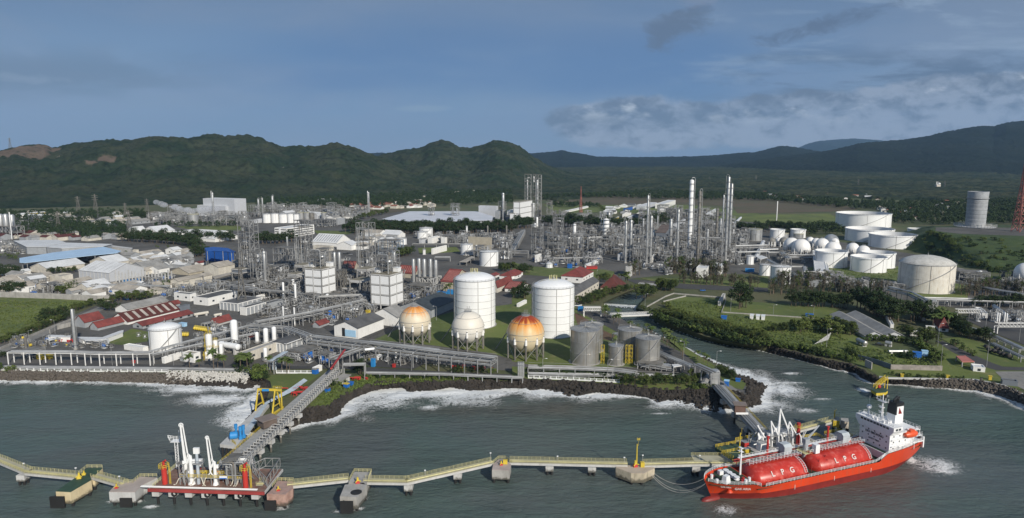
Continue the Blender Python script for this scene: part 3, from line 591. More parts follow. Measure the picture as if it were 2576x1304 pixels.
def tank(tg,xl,xr,yb,yt,kind,label,m=None,rm=None,stair=None,group=None,name='storage_tank',seams=0,gutter=True,z=GZ):
 c,r,q=place(tg,xl,xr,yb,z);_,vt=cv(tg,0,yt);h=hgt(q,vt);m=m or WHT;root=thing(name,label,'tank',c,0,group);n=40 if r>8 else 28;ac=to_cam(c)
 if kind=='float':
  MB().lathe((0,0,0),[(r,0),(r,h),(r-.25,h),(r-.25,h-min(5,h*.5))],n).build('shell',m,root,True)
  MB().lathe((0,0,0),[(r-.25,h-min(5,h*.5)),(.01,h-min(5,h*.5)+.3)],n).build('floating_roof',DGR,root,True)
  rg=MB().lathe((0,0,0),[(r,h-1.2),(r+.7,h-1.2),(r+.7,h-.9),(r,h-.9)],n);ring_rail(rg,r+.7,h-.9,1.1,28);rg.build('wind_girder',m,root)
 else:
  MB().lathe((0,0,0),[(r,0),(r,h)],n).build('shell',m,root,True);rr=rm or m
  rise={'dome':r*.30,'cone':r*.13,'round':r*.55}[kind]
  if kind=='cone':pr=[(r+.12,h),(.01,h+rise)]
  else:pr=[(r*math.sin(a)/math.sin(1.2),h+rise*(math.cos(a)-math.cos(1.2))/(1-math.cos(1.2)))for a in[1.2*(1-i/7)for i in range(8)]];pr[-1]=(.01,pr[-1][1])
  MB().lathe((0,0,0),pr,n).build('roof',rr,root,True)
  rb=MB().lathe((0,0,0),[(r+.02,h-.25),(r+.3,h-.25),(r+.3,h+.05),(r+.02,h+.05)],n);ring_rail(rb,r+.2,h,1.1,20 if r<8 else 32);rb.build('rim_railing',STL if m is not ALU else PYL,root)
  vb=MB().cyl((0,0,h+rise-.3),.5,1.6,8);vb.bar((0,0,h+rise),(.3,.2,h+rise+3),.08);vb.build('roof_vent',STL,root)
  if kind=='cone' and r>4:
   sb=MB()
   for i in range(20):
    A_=2*math.pi*i/20;sb.bar((.6*math.cos(A_),.6*math.sin(A_),h+rise+.08),((r-.2)*math.cos(A_),(r-.2)*math.sin(A_),h+.16),.09,3)
   sb.build('roof_rafter',STL,root)
 for i in range(seams):
  zz=h*(i+1)/(seams+1);MB().lathe((0,0,zz),[(r,-.1),(r+.18,-.1),(r+.18,.1),(r,.1)],n).build('stiffener_ring',CON2 if m is WHT2 else m,root)
 if stair:spiral(r,.5,h-.3,ac+stair[0],ac+stair[1]).build('spiral_stair',STL,root)
 db=MB()
 for i in(0,1,2):
  a_=ac+(-1.1,.15,.9)[i];db.box(((r+.06)*math.cos(a_),(r+.06)*math.sin(a_),h/2),(.12,.22,h*.98),a_)
 db.build('downpipe',STD,root)
 MB().lathe((0,0,0),[(r+.9,0),(r+.9,.25),(r,.26)],n).build('foundation_ring',CON,root)
 return root,c,r,h
def sphere_mat(name,rust,base=(.66,.63,.55)):
 m,t,b=mk(name);tcn=nd(t,'ShaderNodeTexCoord');s=nd(t,'ShaderNodeSeparateXYZ');nn=nd(t,'ShaderNodeVectorMath',operation='NORMALIZE');t.links.new(tcn.outputs['Object'],nn.inputs[0]);t.links.new(nn.outputs[0],s.inputs[0])
 xy=nd(t,'ShaderNodeCombineXYZ');t.links.new(s.outputs[0],xy.inputs[0]);t.links.new(s.outputs[1],xy.inputs[1]);n2=nd(t,'ShaderNodeVectorMath',operation='NORMALIZE');t.links.new(xy.outputs[0],n2.inputs[0])
 st=tnoise(t,3.2,4,.7,n2.outputs[0]);big=tnoise(t,2.0,5,.6,nn.outputs[0]);z=s.outputs[2]
 k=tmath(t,'ADD',tmath(t,'MULTIPLY',z,1.0),tmath(t,'ADD',tmath(t,'MULTIPLY',tmath(t,'SUBTRACT',st,.5),1.3),tmath(t,'MULTIPLY',tmath(t,'SUBTRACT',big,.5),.35)))
 c=base;c=tmix(t,tmath(t,'MULTIPLY',tstep(t,k,-.4,.7),.05+.8*rust),c,(.72,.52,.24))
 if rust>.15:
  c=tmix(t,tmath(t,'MULTIPLY',tstep(t,k,.50-.55*rust,1.0-.18*rust),.95),c,(.70,.27,.03))
  c=tmix(t,tmath(t,'MULTIPLY',tstep(t,k,1.03-.42*rust,1.22-.40*rust),.9),c,(.26,.022,.010))
 t.links.new(c,b.inputs['Base Color']);b.inputs['Roughness'].default_value=.5;return m
def sphere_tank(tg,xl,xr,yc,yb,label,m,legs=10,group=None,det=True,name='spherical_tank',z=GZ,cap=None):
 """ball between columns xl..xr, centre on row yc, feet of the front legs on row yb"""
 xm=(xl+xr)/2;q=P(tg,xm,yb,z);r=(xr-xl)*KC/2*mpp(q)*1.02;d=Vector((q.x,q.y,0)).normalized();c=q+d*r*.95;r=(xr-xl)*KC/2*mpp(c);_,vc=cv(tg,0,yc);hc=hgt(c,vc)
 root=thing(name,label,'gas sphere',c,0,group);seg=40 if det else 20;o=MB().lathe((0,0,0),[(max(.01,r*math.sin(math.pi*i/20)),-r*math.cos(math.pi*i/20))for i in range(21)],seg).build('sphere_shell',m,root,True,(0,0,hc))
 lm=MB().cyl((0,0,0),.55,hc-.5,8);lm.bar((0,0,hc-2),(-1.1,0,hc+2.2),.55,6,.2);leg=lm.mesh('leg',STD if det else WHT)
 cp=MB().lathe((0,0,0),[(.75,0),(.7,2.5),(.05,5.5)],8).mesh('leg_cap',WHT)
 for i in range(legs):
  a=2*math.pi*(i+.5)/legs;lo=link('leg',leg,root,(r*.97*math.cos(a),r*.97*math.sin(a),0),a)
  if det:link('leg_cap',cp,lo,(0,0,hc-4.2))
 bb=MB()
 for i in range(legs):
  a,b=2*math.pi*(i+.5)/legs,2*math.pi*(i+1.5)/legs;p0=(r*.97*math.cos(a),r*.97*math.sin(a));p1=(r*.97*math.cos(b),r*.97*math.sin(b));zt=hc*.62
  bb.bar((*p0,.8),(*p1,zt),.12,3);bb.bar((*p1,.8),(*p0,zt),.12,3)
 bb.build('cross_bracing',STL if det else WHT,root)
 if det:
  rb=MB()
  for lat in(.75,.12,-.18):rr=r*math.cos(lat)+.15;rb.lathe((0,0,hc+r*math.sin(lat)),[(rr,-.1),(rr+.15,0),(rr,.1)],36)
  rb.build('spray_ring',STL,root)
 tb=MB().cyl((0,0,hc+r-.4),r*.22,.4,12);ring_rail(tb,r*.22,hc+r,1.1,10)
 if det:
  for i in range(9):a=2*math.pi*i/9;tb.tube([((r+.5)*math.cos(l_)*math.cos(a),(r+.5)*math.cos(l_)*math.sin(a),hc+(r+.5)*math.sin(l_))for l_ in(.75,1.0,1.25,1.45)],.07,3)if i%3==0 else None
  for k in range(4):tb.bar((k*.6-1,.4,hc+r),(k*.6-1,.4,hc+r+1.8+(k%2)*1.2),.13,5)
 tb.build('top_platform',STL,root)
 a=to_cam(c)+math.pi+.9;sx,sy=math.cos(a),math.sin(a);MB().bar(((r+12)*sx,(r+12)*sy,0),((r*.9)*sx,(r*.9)*sy,hc+r*.35),.35,4).build('stairway',STL,root)if det else None
 return root,c,r,hc
PLAT={}
def column(tg,x,yb,yt,w,label,m=None,plats=6,over=True,name='distillation_column',cat='column',group=None,z=GZ,taper=None,skirt=None,rings=True):
 """tall vessel: base point on row yb, top on row yt, w crop pixels wide"""
 q=P(tg,x,yb,z);_,vt=cv(tg,0,yt);h=hgt(q,vt);r=max(.35,w*KC/2*mpp(q));m=m or ALU;root=thing(name,label,cat,q,0,group);n=14 if r<2.5 else 22;r2=taper*r if taper else r
 hb=h-r*.6
 MB().lathe((0,0,0),[(r,0),(r,hb*.5),(r2,hb*.55),(r2,hb),(r2*.85,hb+r*.3),(r2*.5,hb+r*.5),(.02,hb+r*.6)],n).build('shell',m,root,True)
 ac=to_cam(q);R=r+max(.6,r*.45)
 key=round(R,1),round(r,1)
 if rings and plats:
  if key not in PLAT:
   pb=MB().lathe((0,0,0),[(r,0),(R+.3,0),(R+.3,.15),(r,.15)],14);ring_rail(pb,R+.25,.15,1.1,10,.05);PLAT[key]=pb.mesh('platform',STL)
  for i in range(plats):link('platform',PLAT[key],root,(0,0,h*(.14+.80*i/max(1,plats-1))-.3))
 a=ac+1.9;lb=MB()
 for k in(-.25,.25):lb.bar(((r+.5)*math.cos(a+k/r),(r+.5)*math.sin(a+k/r),0),((r+.5)*math.cos(a+k/r),(r+.5)*math.sin(a+k/r),hb),.07,3)
 lb.build('ladder',STL,root)
 if over:
  pr=max(.18,r*.16);a=ac+(2.0 if random.random()<.5 else-1.7);e=R+.6;k=(math.cos(a),math.sin(a))
  MB().tube([(0,0,h-.1),(0,0,h+r*.5+.6),(e*k[0]*.3,e*k[1]*.3,h+r*.5+1.2),(e*k[0]*.8,e*k[1]*.8,h+r*.5+1.1),(e*k[0],e*k[1],h+.2),(e*k[0],e*k[1],h*.15),(e*2*k[0],e*2*k[1],h*.12)],pr,7).build('overhead_pipe',PIP,root)
 MB().cyl((0,0,0),r*1.25,1.2,10).build('foundation',CON,root)
 return root,q,r,h
def frame(root,w,d,h,nx,ny,nz,m,br=.5,t=.22,decks=True,top_open=True,name='steel_frame',deckm=None,rails=True,seed=0,skip=0):
 rd=random.Random(seed);fb=MB();xs=[-w/2+w*i/nx for i in range(nx+1)];ys=[-d/2+d*i/ny for i in range(ny+1)];zs=[h*k/nz for k in range(nz+1)]
 for x_ in xs:
  for y_ in ys:
   if x_ in(xs[0],xs[-1])or y_ in(ys[0],ys[-1]):fb.bar((x_,y_,0),(x_,y_,h),t)
 for zz in zs[1:]:
  for y_ in(ys[0],ys[-1]):fb.bar((xs[0],y_,zz),(xs[-1],y_,zz),t*.8)
  for x_ in(xs[0],xs[-1]):fb.bar((x_,ys[0],zz),(x_,ys[-1],zz),t*.8)
 for k in range(nz):
  for i in range(nx):
   for y_ in(ys[0],ys[-1]):
    if rd.random()<br:fb.bar((xs[i],y_,zs[k]),(xs[i+1],y_,zs[k+1]),t*.55,3);rd.random()<.5 and fb.bar((xs[i+1],y_,zs[k]),(xs[i],y_,zs[k+1]),t*.55,3)
  for j in range(ny):
   for x_ in(xs[0],xs[-1]):
    if rd.random()<br:fb.bar((x_,ys[j],zs[k]),(x_,ys[j+1],zs[k+1]),t*.55,3)
 fb.build(name,m,root)
 if decks:
  for k in range(1,nz+1):
   if rd.random()<skip:continue
   x0,x1=xs[0]-.5,xs[-1]+.5;cut=rd.uniform(.55,1)
   db=MB().cb(x0,ys[0]-.6,zs[k]+.1,x0+(x1-x0)*cut,ys[-1]+.6,zs[k]+.25)
   if rails:
    for y_ in(ys[0]-.6,ys[-1]+.6):
     for hz in(.65,1.2):db.bar((x0,y_,zs[k]+hz),(x0+(x1-x0)*cut,y_,zs[k]+hz),.06,3)
     for i in range(int((x1-x0)*cut/2)+1):db.bar((x0+i*2,y_,zs[k]+.2),(x0+i*2,y_,zs[k]+1.2),.05,3)
   db.build('floor_grating',deckm or STD,root)
 return rd,xs,ys,zs
def structure(tg,xl,xr,yb,yt,nz,label,depth=None,m=None,vess=4,pipes=6,name='process_structure',cat='steel structure',br=.5,ang=None,seed=0,nx=None,group=None,z=GZ,deckm=None,vm=None,cols=1,panels=None,skip=.15,t=None):
 """open steel tower holding vessels and pipes, front bottom edge on row yb between columns xl..xr"""
 q=P(tg,(xl+xr)/2,yb,z);s=mpp(q)*(KC if tg!='D' else 1);w=(xr-xl)*s;_,vt=cv(tg,0,yt);h=hgt(q,vt);th=TH if ang is None else math.radians(ang);w=w/(abs(math.cos(th))+(abs(math.sin(th))*.8));d=depth or w*.8
 q=q+Vector((0,(d*abs(math.cos(th))+w*abs(math.sin(th)))/2,0));m=m or STL;root=thing(name,label,cat,q,th,group);nx=nx or max(1,round(w/6));ny=max(1,round(d/6));t=t or min(.32,max(.16,w*.02))
 rd,xs,ys,zs=frame(root,w,d,h,nx,ny,nz,m,br,t,seed=seed,deckm=deckm,skip=skip)
 for i in range(vess):
  k=rd.randrange(0,nz);zz=zs[k]+.3;hh=min(h/nz*rd.choice((.8,1.6)),h-zz+1);r=rd.uniform(.6,1.6)*min(1,w/12+.3);x_=rd.uniform(xs[0]+r,xs[-1]-r);y_=rd.uniform(ys[0]+r,ys[0]+(ys[-1]-ys[0])*.6);vmm=vm or rd.choice((ALU,PIP,WHT2,STD))
  if rd.random()<.55:MB().lathe((x_,y_,zz),[(r*.3,0),(r,r*.6),(r,hh-r*.4),(r*.6,hh),(.02,hh+.1)],12).build('vessel',vmm,root,True)
  else:MB().hcyl((max(xs[0],x_-r*2.2),y_,zz+r),(min(xs[-1],x_+r*2.2),y_,zz+r),r,12).build('drum',vmm,root,True)
 for i in range(pipes):
  x_=rd.uniform(xs[0],xs[-1]);y_=ys[0]-rd.uniform(.2,1);z0=rd.uniform(0,h*.5);z1=rd.uniform(z0+h*.2,h);x2=rd.uniform(xs[0]-2,xs[-1]+2)
  MB().tube([(x_,y_,z0),(x_,y_,z1-.4),(x_+(.3 if x2>x_ else-.3),y_,z1),(x2,y_,z1),(x2,y_+.2,z1+rd.uniform(-3,2))],rd.uniform(.1,.28),6).build('pipe',rd.choice((PIP,STL,PIP,STD)),root)
 sb=MB();x_=xs[-1]+.9
 for k in range(nz):
  y0,y1=(ys[0],min(ys[-1],ys[0]+5))if k%2 else(min(ys[-1],ys[0]+5),ys[0]);sb.bar((x_,y0,zs[k]),(x_,y1,zs[k+1]),.28,4);sb.bar((x_,y0,zs[k]+1),(x_,y1,zs[k+1]+1),.05,3)
 sb.build('stairway',STL,root)
 return root,q,w,d,h,th
def pipe_rack(tg,xy,hz,wid,npipes,label,levels=1,legstep=7,m=None,pm=None,seed=0,name='pipe_rack',zz=GZ,group=None,rail=False,pr=(.12,.3),at_top=True,deck=False):
 """raised pipes along the pixel path xy (rows of the TOP of the rack at height hz)"""
 rd=random.Random(seed);pl=[P(tg,a,b,zz+hz if at_top else zz)for a,b in xy];pl=[Vector((p.x,p.y,zz))for p in pl];root=thing(name,label,'pipe rack',pl[0],0,group);o=pl[0];m=m or STL
 loc=[p-o for p in pl];sup={};bm_=MB()
 def nrm(i):
  d=(loc[min(i+1,len(loc)-1)]-loc[max(i-1,0)]).normalized();return Vector((-d.y,d.x,0))
 for lv in range(levels):
  zl=hz-lv*2.2
  for s in(-1,1):
   for i in range(len(loc)-1):a=loc[i]+nrm(i)*s*wid/2;b=loc[i+1]+nrm(i+1)*s*wid/2;bm_.bar((a.x,a.y,zl-.35),(b.x,b.y,zl-.35),.2)
 if rail:
  for s in(-1,1):
   for i in range(len(loc)-1):
    a=loc[i]+nrm(i)*s*wid/2;b=loc[i+1]+nrm(i+1)*s*wid/2;bm_.bar((a.x,a.y,hz+1.1),(b.x,b.y,hz+1.1),.06,3)
 bm_.build('beam',m,root)
 if deck:
  dk=MB()
  for i in range(len(loc)-1):
   n0,n1=nrm(i)*wid/2,nrm(i+1)*wid/2;a,b=loc[i],loc[i+1];dk.add([(*(a-n0).xy,hz),(*(a+n0).xy,hz),(*(b+n1).xy,hz),(*(b-n1).xy,hz)],[(3,2,1,0),(0,1,2,3)][:1])
   dk.add([(*(a-n0).xy,hz-.15),(*(a+n0).xy,hz-.15),(*(b+n1).xy,hz-.15),(*(b-n1).xy,hz-.15)],[(0,1,2,3)])
  dk.build('cover_deck',deck,root)
 for i in range(len(loc)-1):
  L=(loc[i+1]-loc[i]).length;n=max(1,round(L/legstep));d=(loc[i+1]-loc[i]).normalized();rz=math.atan2(d.y,d.x);key=(round(wid,1),round(hz,1),levels)
  if key not in sup:
   lg=MB().box((0,-wid/2,hz/2),(.4,.4,hz)).box((0,wid/2,hz/2),(.4,.4,hz))
   for lv in range(levels):lg.box((0,0,hz-.5-lv*2.2),(.28,wid,.3))
   sup[key]=lg.mesh('support',m)
  for k in range(n+(i==len(loc)-2)):link('support',sup[key],root,loc[i].lerp(loc[i+1],k/n),rz)
 for k in range(npipes):
  lv=k%levels;off=(rd.random()-.5)*(wid-.5)if npipes>8 else((k//levels+.5)/max(1,math.ceil(npipes/levels))-.5)*(wid-.4);r=rd.uniform(*pr);zl=hz-lv*2.2+r-.15
  path=[(*(loc[i]+nrm(i)*off).xy,zl)for i in range(len(loc))]
  MB().tube(path,r,6).build('pipe',pm or rd.choice((PIP,PIP,STL,PIP,STD)),root)
 return root,pl
def rail_run(mb,pl,hz=1.1,step=1.8,th=.05,rails=2):
 for a,b in zip(pl[:-1],pl[1:]):
  a=Vector(a);b=Vector(b);n=max(1,round((b-a).length/step))
  for k in range(n+1):p=a.lerp(b,k/n);mb.bar(p,p+Vector((0,0,hz)),th,3)
  for r in range(rails):z_=Vector((0,0,hz*(r+1)/rails));mb.bar(a+z_,b+z_,th,3)
def pylon(tg,x,yb,yt,label,m=None,w=None,arms=True,z=GZ,group=None,name='power_pylon',cat='pylon',base=None):
 q=base or P(tg,x,yb,z);_,vt=cv(tg,0,yt);h=hgt(q,vt);w=w or h*.2;root=thing(name,label,cat,q,.3,group);n=max(5,int(h/(w*.8)));mb=MB();tb=h*.0055+.06
 lv=[(h*(1-(1-i/n)**1.35))for i in range(n+1)];wd=[w/2*(1-zz/h)**1.2+w*.07 for zz in lv]
 for i in range(n):
  a,b,z0,z1=wd[i],wd[i+1],lv[i],lv[i+1];c0=[(-a,-a,z0),(a,-a,z0),(a,a,z0),(-a,a,z0)];c1=[(-b,-b,z1),(b,-b,z1),(b,b,z1),(-b,b,z1)]
  for k in range(4):mb.bar(c0[k],c1[k],tb,3);mb.bar(c0[k],c1[(k+1)%4],tb*.6,3);mb.bar(c0[(k+1)%4],c1[k],tb*.6,3);mb.bar(c1[k],c1[(k+1)%4],tb*.6,3)
 mb.build('lattice_tower',m or STD,root)
 if arms:
  for zz in(.72,.82,.92):
   ab=MB();L=w*.75;ab.bar((-L,0,h*zz),(L,0,h*zz),tb*.8,3);ab.bar((-L,0,h*zz),(0,0,h*(zz+.04)),tb*.6,3);ab.bar((L,0,h*zz),(0,0,h*(zz+.04)),tb*.6,3);ab.build('cross_arm',m or STD,root)
 return root
LAMP={}
def lamp_post(p,h,label,double=False,group='street lamps in the terminal',m=None):
 k=(round(h),double)
 if k not in LAMP:
  root=thing('lamp_post',label,'lamp post',p,0,group);MB().cyl((0,0,0),.14,h,6,.08).build('pole',m or STL,root)
  mb=MB().tube([(0,0,h-.3),(.2,0,h),(1.6,0,h+.25)],.07,4);mb.build('arm',m or STL,root);MB().box((1.9,0,h+.25),(.9,.35,.18)).build('lamp_head',WHT2,root);LAMP[k]=root;return root
 return dup(LAMP[k],p,random.choice((0,math.pi,1.2)),label,group)
 # trees
def leaf_mesh(name,clumps,per,leaf,m,seed,droop=0):
 r_=np.random.default_rng(seed);cs=[]
 for(cx,cy,cz,rad)in clumps:
  d=r_.normal(size=(per,3));d/=np.linalg.norm(d,axis=1)[:,None];rr=rad*r_.uniform(.55,1.08,(per,1));c=np.array([cx,cy,cz])+d*rr*[1,1,.8]
  n=d+r_.normal(size=(per,3))*.5;n/=np.linalg.norm(n,axis=1)[:,None];u_=np.cross(n,r_.normal(size=(per,3)));u_/=np.linalg.norm(u_,axis=1)[:,None];v_=np.cross(n,u_);s=leaf*r_.uniform(.6,1.3,(per,1))
  cs.append(np.stack([c-u_*s,c-v_*s*.6,c+u_*s,c+v_*s*.6],1))
 v=np.concatenate(cs).reshape(-1,3);q=np.arange(len(v)).reshape(-1,4);return npmesh(name,v,q,m)
def leaf_mat(name,c1,c2,c3):
 m,t,b=mk(name);oi=nd(t,'ShaderNodeObjectInfo');n1=tnoise(t,.35,4,.6);c=tmix(t,tstep(t,n1,.35,.65),c1,c2);c=tmix(t,tmath(t,'MULTIPLY',oi.outputs['Random'],.55),c,c3)
 t.links.new(c,b.inputs['Base Color']);b.inputs['Roughness'].default_value=.8;b.inputs['Specular IOR Level'].default_value=.2;return m
LF1=leaf_mat('foliage_green',(.065,.105,.026),(.040,.072,.020),(.095,.110,.034))
LF2=leaf_mat('foliage_dark',(.028,.050,.018),(.020,.038,.014),(.040,.060,.022))
LF3=leaf_mat('foliage_bright',(.105,.150,.036),(.070,.110,.026),(.130,.150,.045))
LF4=leaf_mat('foliage_grey',(.085,.092,.062),(.062,.070,.045),(.110,.105,.080))
LFP=leaf_mat('palm_fronds',(.075,.115,.030),(.055,.090,.024),(.105,.120,.040))
def make_tree(kind,lf,seed,h=9,spread=4.5,n=14,per=46,leaf=.42,base=.32,label='',name='tree',group='trees'):
 r_=random.Random(seed);root=thing(name,label,'tree',(0,0,-500),0,group);cl=[];lim=MB();lim.tube([(0,0,-.3),(.1,.05,h*base*.6),(.05,-.1,h*base),(.15,.1,h*.75)],.0,3)if 0 else None
 lim.bar((0,0,-.4),(.1,.1,h*base),h*.028,6,h*.02);lim.bar((.1,.1,h*base),(.2,-.1,h*.8),h*.02,5,h*.006)
 for i in range(n):
  a=r_.uniform(0,6.28);t_=r_.random();zz=h*(base+(1-base)*(.12+.80*t_));rr=spread*math.sqrt(max(0,1-((t_-.38)/.72)**2))*r_.uniform(.35,.95);rad=spread*r_.uniform(.24,.40)
  if kind=='col':rr*=.55;rad*=.75
  c=(rr*math.cos(a),rr*math.sin(a),zz,rad);cl.append(c);lim.bar((.1,.1,h*(base+.05+.25*t_)),c[:3],h*.010,4,h*.004)
 lim.build('trunk',TRK,root);link('crown',leaf_mesh('crown',cl,per,leaf,lf,seed),root);return root
def make_palm(seed,h=8):
 r_=random.Random(seed);root=thing('palm_tree','coconut palm','palm tree',(0,0,-500),0,'palms');b=(r_.uniform(-.6,.6),r_.uniform(-.6,.6));MB().tube([(0,0,-.3),(b[0]*.3,b[1]*.3,h*.5),(b[0],b[1],h)],.19,6).build('trunk',TRK,root);mb=MB()
 for i in range(20):
  a=i*2.4;el=r_.uniform(-.1,1.0);L=r_.uniform(3.0,4.0);prev=Vector((b[0],b[1],h));d=Vector((math.cos(a)*math.cos(el),math.sin(a)*math.cos(el),math.sin(el)));sd=Vector((-math.sin(a),math.cos(a),0))
  for k in range(5):
   nx_=prev+d*L/5;d=(d+Vector((0,0,-.34))).normalized();w0=(.25,.75,.8,.6,.35,.05)
   dn=Vector((0,0,-.35));wA_,wB_=w0[k],w0[k+1]
   mb.add([tuple(prev),tuple(nx_),tuple(nx_+(sd+dn)*wB_),tuple(prev+(sd+dn)*wA_),tuple(nx_+(-sd+dn)*wB_),tuple(prev+(-sd+dn)*wA_)],[(0,1,2,3),(1,0,5,4)]);prev=nx_
 mb.build('fronds',LFP,root);return root
TREES=dict(broad=[make_tree('b',LF1,1,9,4.6),make_tree('b',LF1,2,10,4.2),make_tree('b',LF2,3,9,5.2,16)],dark=[make_tree('b',LF2,4,11,5.0,17),make_tree('b',LF2,5,12,5.6,18),make_tree('b',LF2,6,10,4.6,14)],bright=[make_tree('b',LF3,7,8,4.2),make_tree('b',LF3,8,7,4.0,12)],grey=[make_tree('col',LF4,9,14,5.0,14,22,.34,.25),make_tree('col',LF4,10,13,5.4,14,20,.34,.22),make_tree('col',LF1,11,13,4.6,13,24,.36,.25)],bush=[make_tree('b',LF1,12,3.6,2.8,9,40,.32,.08,name='bush'),make_tree('b',LF3,13,3.2,2.6,8,40,.32,.06,name='bush'),make_tree('b',LF2,14,3.6,2.9,9,40,.32,.06,name='bush')],palm=[make_palm(1),make_palm(2,9),make_palm(3,7)])
INST={}
def put(kind,src,q,rz,sc,label,group,cat,size):
 """remember a repeat; the largest 300 of a kind in the picture become objects, the rest one object"""
 INST.setdefault(kind,[]).append((size/max(1,mpp(q)),src,q.copy(),rz,sc,label,group,cat))
def flush():
 for kind,L in INST.items():
  L.sort(key=lambda r:-r[0]);used=set()
  for n,(sz,src,q,rz,sc,label,group,cat)in enumerate(L[:290]):
   if src.name in used:o=dup(src,q,rz)
   else:used.add(src.name);o=src;o.location=q;o.rotation_euler[2]=rz
   o.scale=sc;o['label']=label;o['group']=group;o['category']=cat
  srcs={r[1].name:r[1]for r in L}
  if len(L)>290:
   cos,lv,ls,mi,mats,off,lo=[],[],[],[],[],0,0
   cache={}
   for _,src,q,rz,sc,*_r in L[290:]:
    if src.name not in cache:
     cache[src.name]=[]
     for ch in src.children:
      me=ch.data;c=np.empty(len(me.vertices)*3,np.float32);me.vertices.foreach_get('co',c);a=np.empty(len(me.loops),np.int32);me.loops.foreach_get('vertex_index',a);tt=np.empty(len(me.polygons),np.int32);me.polygons.foreach_get('loop_total',tt)
      if me.materials[0]not in mats:mats.append(me.materials[0])
      cache[src.name].append((c.reshape(-1,3),a,tt,mats.index(me.materials[0])))
    co_,si_=math.cos(rz),math.sin(rz)
    for c,a,tt,m_ in cache[src.name]:
     c=c*np.array(sc,np.float32);c=np.stack([c[:,0]*co_-c[:,1]*si_+q.x,c[:,0]*si_+c[:,1]*co_+q.y,c[:,2]+q.z],1);cos.append(c);lv.append(a+off);ls.append(tt);mi.append(np.full(len(tt),m_,np.int32));off+=len(c)
   co=np.concatenate(cos);lv=np.concatenate(lv);tt=np.concatenate(ls);mi=np.concatenate(mi);me=bpy.data.meshes.new(kind+'_mass');me.vertices.add(len(co));me.vertices.foreach_set('co',co.astype(np.float32).ravel());me.loops.add(len(lv));me.loops.foreach_set('vertex_index',lv.astype(np.int32));me.polygons.add(len(tt));me.polygons.foreach_set('loop_start',(np.cumsum(tt)-tt).astype(np.int32));me.polygons.foreach_set('loop_total',tt.astype(np.int32));me.polygons.foreach_set('material_index',mi)
   for m_ in mats:me.materials.append(m_)
   me.update(calc_edges=True);nm={'tree':'more_trees','bush':'more_bushes','equipment_skid':'more_equipment','palm_tree':'more_palms'}[kind]
   stuff(link(nm,me),{'tree':'remaining smaller and farther trees between the plant buildings','bush':'remaining smaller bushes on banks and mound','equipment_skid':'remaining mass of small far process equipment in the plants','palm_tree':'remaining palms'}[kind],nm.split('_')[1])
  for k,s_ in srcs.items():
   if k not in used:PRUNE.append(s_)
PRUNE=[]
def plant(kind,q,h,label,group):
 src=random.choice(TREES[kind]);base_h={'palm':8.5,'bush':4.0}.get(kind,13 if kind=='grey' else 10.5);s=h/base_h
 put({'palm':'palm_tree','bush':'bush'}.get(kind,'tree'),src,q,random.uniform(0,6.28),(s*random.uniform(.85,1.15),s*random.uniform(.85,1.15),s),label,group,{'palm':'palm tree','bush':'bush'}.get(kind,'tree'),h)
def trees_line(kind,tg,xy,n,h,label,group,jit=2.0):
 pl=[P(tg,a,b)for a,b in xy];Ls=[(b-a).length for a,b in zip(pl[:-1],pl[1:])];T=sum(Ls)
 for i in range(n):
  s=T*(i+random.uniform(.2,.8))/n;k=0
  while k<len(Ls)-1 and s>Ls[k]:s-=Ls[k];k+=1
  p=pl[k].lerp(pl[k+1],s/Ls[k]);plant(kind,p+Vector((random.uniform(-jit,jit),random.uniform(-jit,jit),0)),h*random.uniform(.75,1.25),label,group)
def inpoly(x,y,pg):
 c=False;j=len(pg)-1
 for i in range(len(pg)):
  if(pg[i][1]>y)!=(pg[j][1]>y)and x<(pg[j][0]-pg[i][0])*(y-pg[i][1])/(pg[j][1]-pg[i][1])+pg[i][0]:c=not c
  j=i
 return c
def spots(tg,xy,n,rd=random):
 """n ground points spread evenly over the pixel polygon xy"""
 pg=[P(tg,a,b)for a,b in xy];x0=min(p.x for p in pg);x1=max(p.x for p in pg);y0=min(p.y for p in pg);y1=max(p.y for p in pg);r=[];k=0;pp=[(p.x,p.y)for p in pg]
 while len(r)<n and k<n*60:
  k+=1;x_,y_=rd.uniform(x0,x1),rd.uniform(y0,y1)
  if inpoly(x_,y_,pp):r.append(Vector((x_,y_,GZ)))
 return r
def trees_area(kind,tg,xy,n,h,label,group):
 for p in spots(tg,xy,n):plant(kind if isinstance(kind,str)else random.choice(kind),p,h*random.uniform(.7,1.3),label,group)
def wood(tg,polys,lab,lf,hs=(7,12),name='woodland',seed=0,dens=None,per=34,leaf=.9):
 """uncountable distant trees, one object"""
 r_=random.Random(seed);cl=[]
 for xy,n in polys:
  for p in spots(tg,xy,n,r_):h=r_.uniform(*hs);cl+=[(p.x,p.y,GZ+h*.55,h*.42),(p.x+r_.uniform(-2,2),p.y+r_.uniform(-2,2),GZ+h*.8,h*.28)]
 return stuff(link(name,leaf_mesh(name,cl,per,leaf,lf,seed)),lab,'wood')
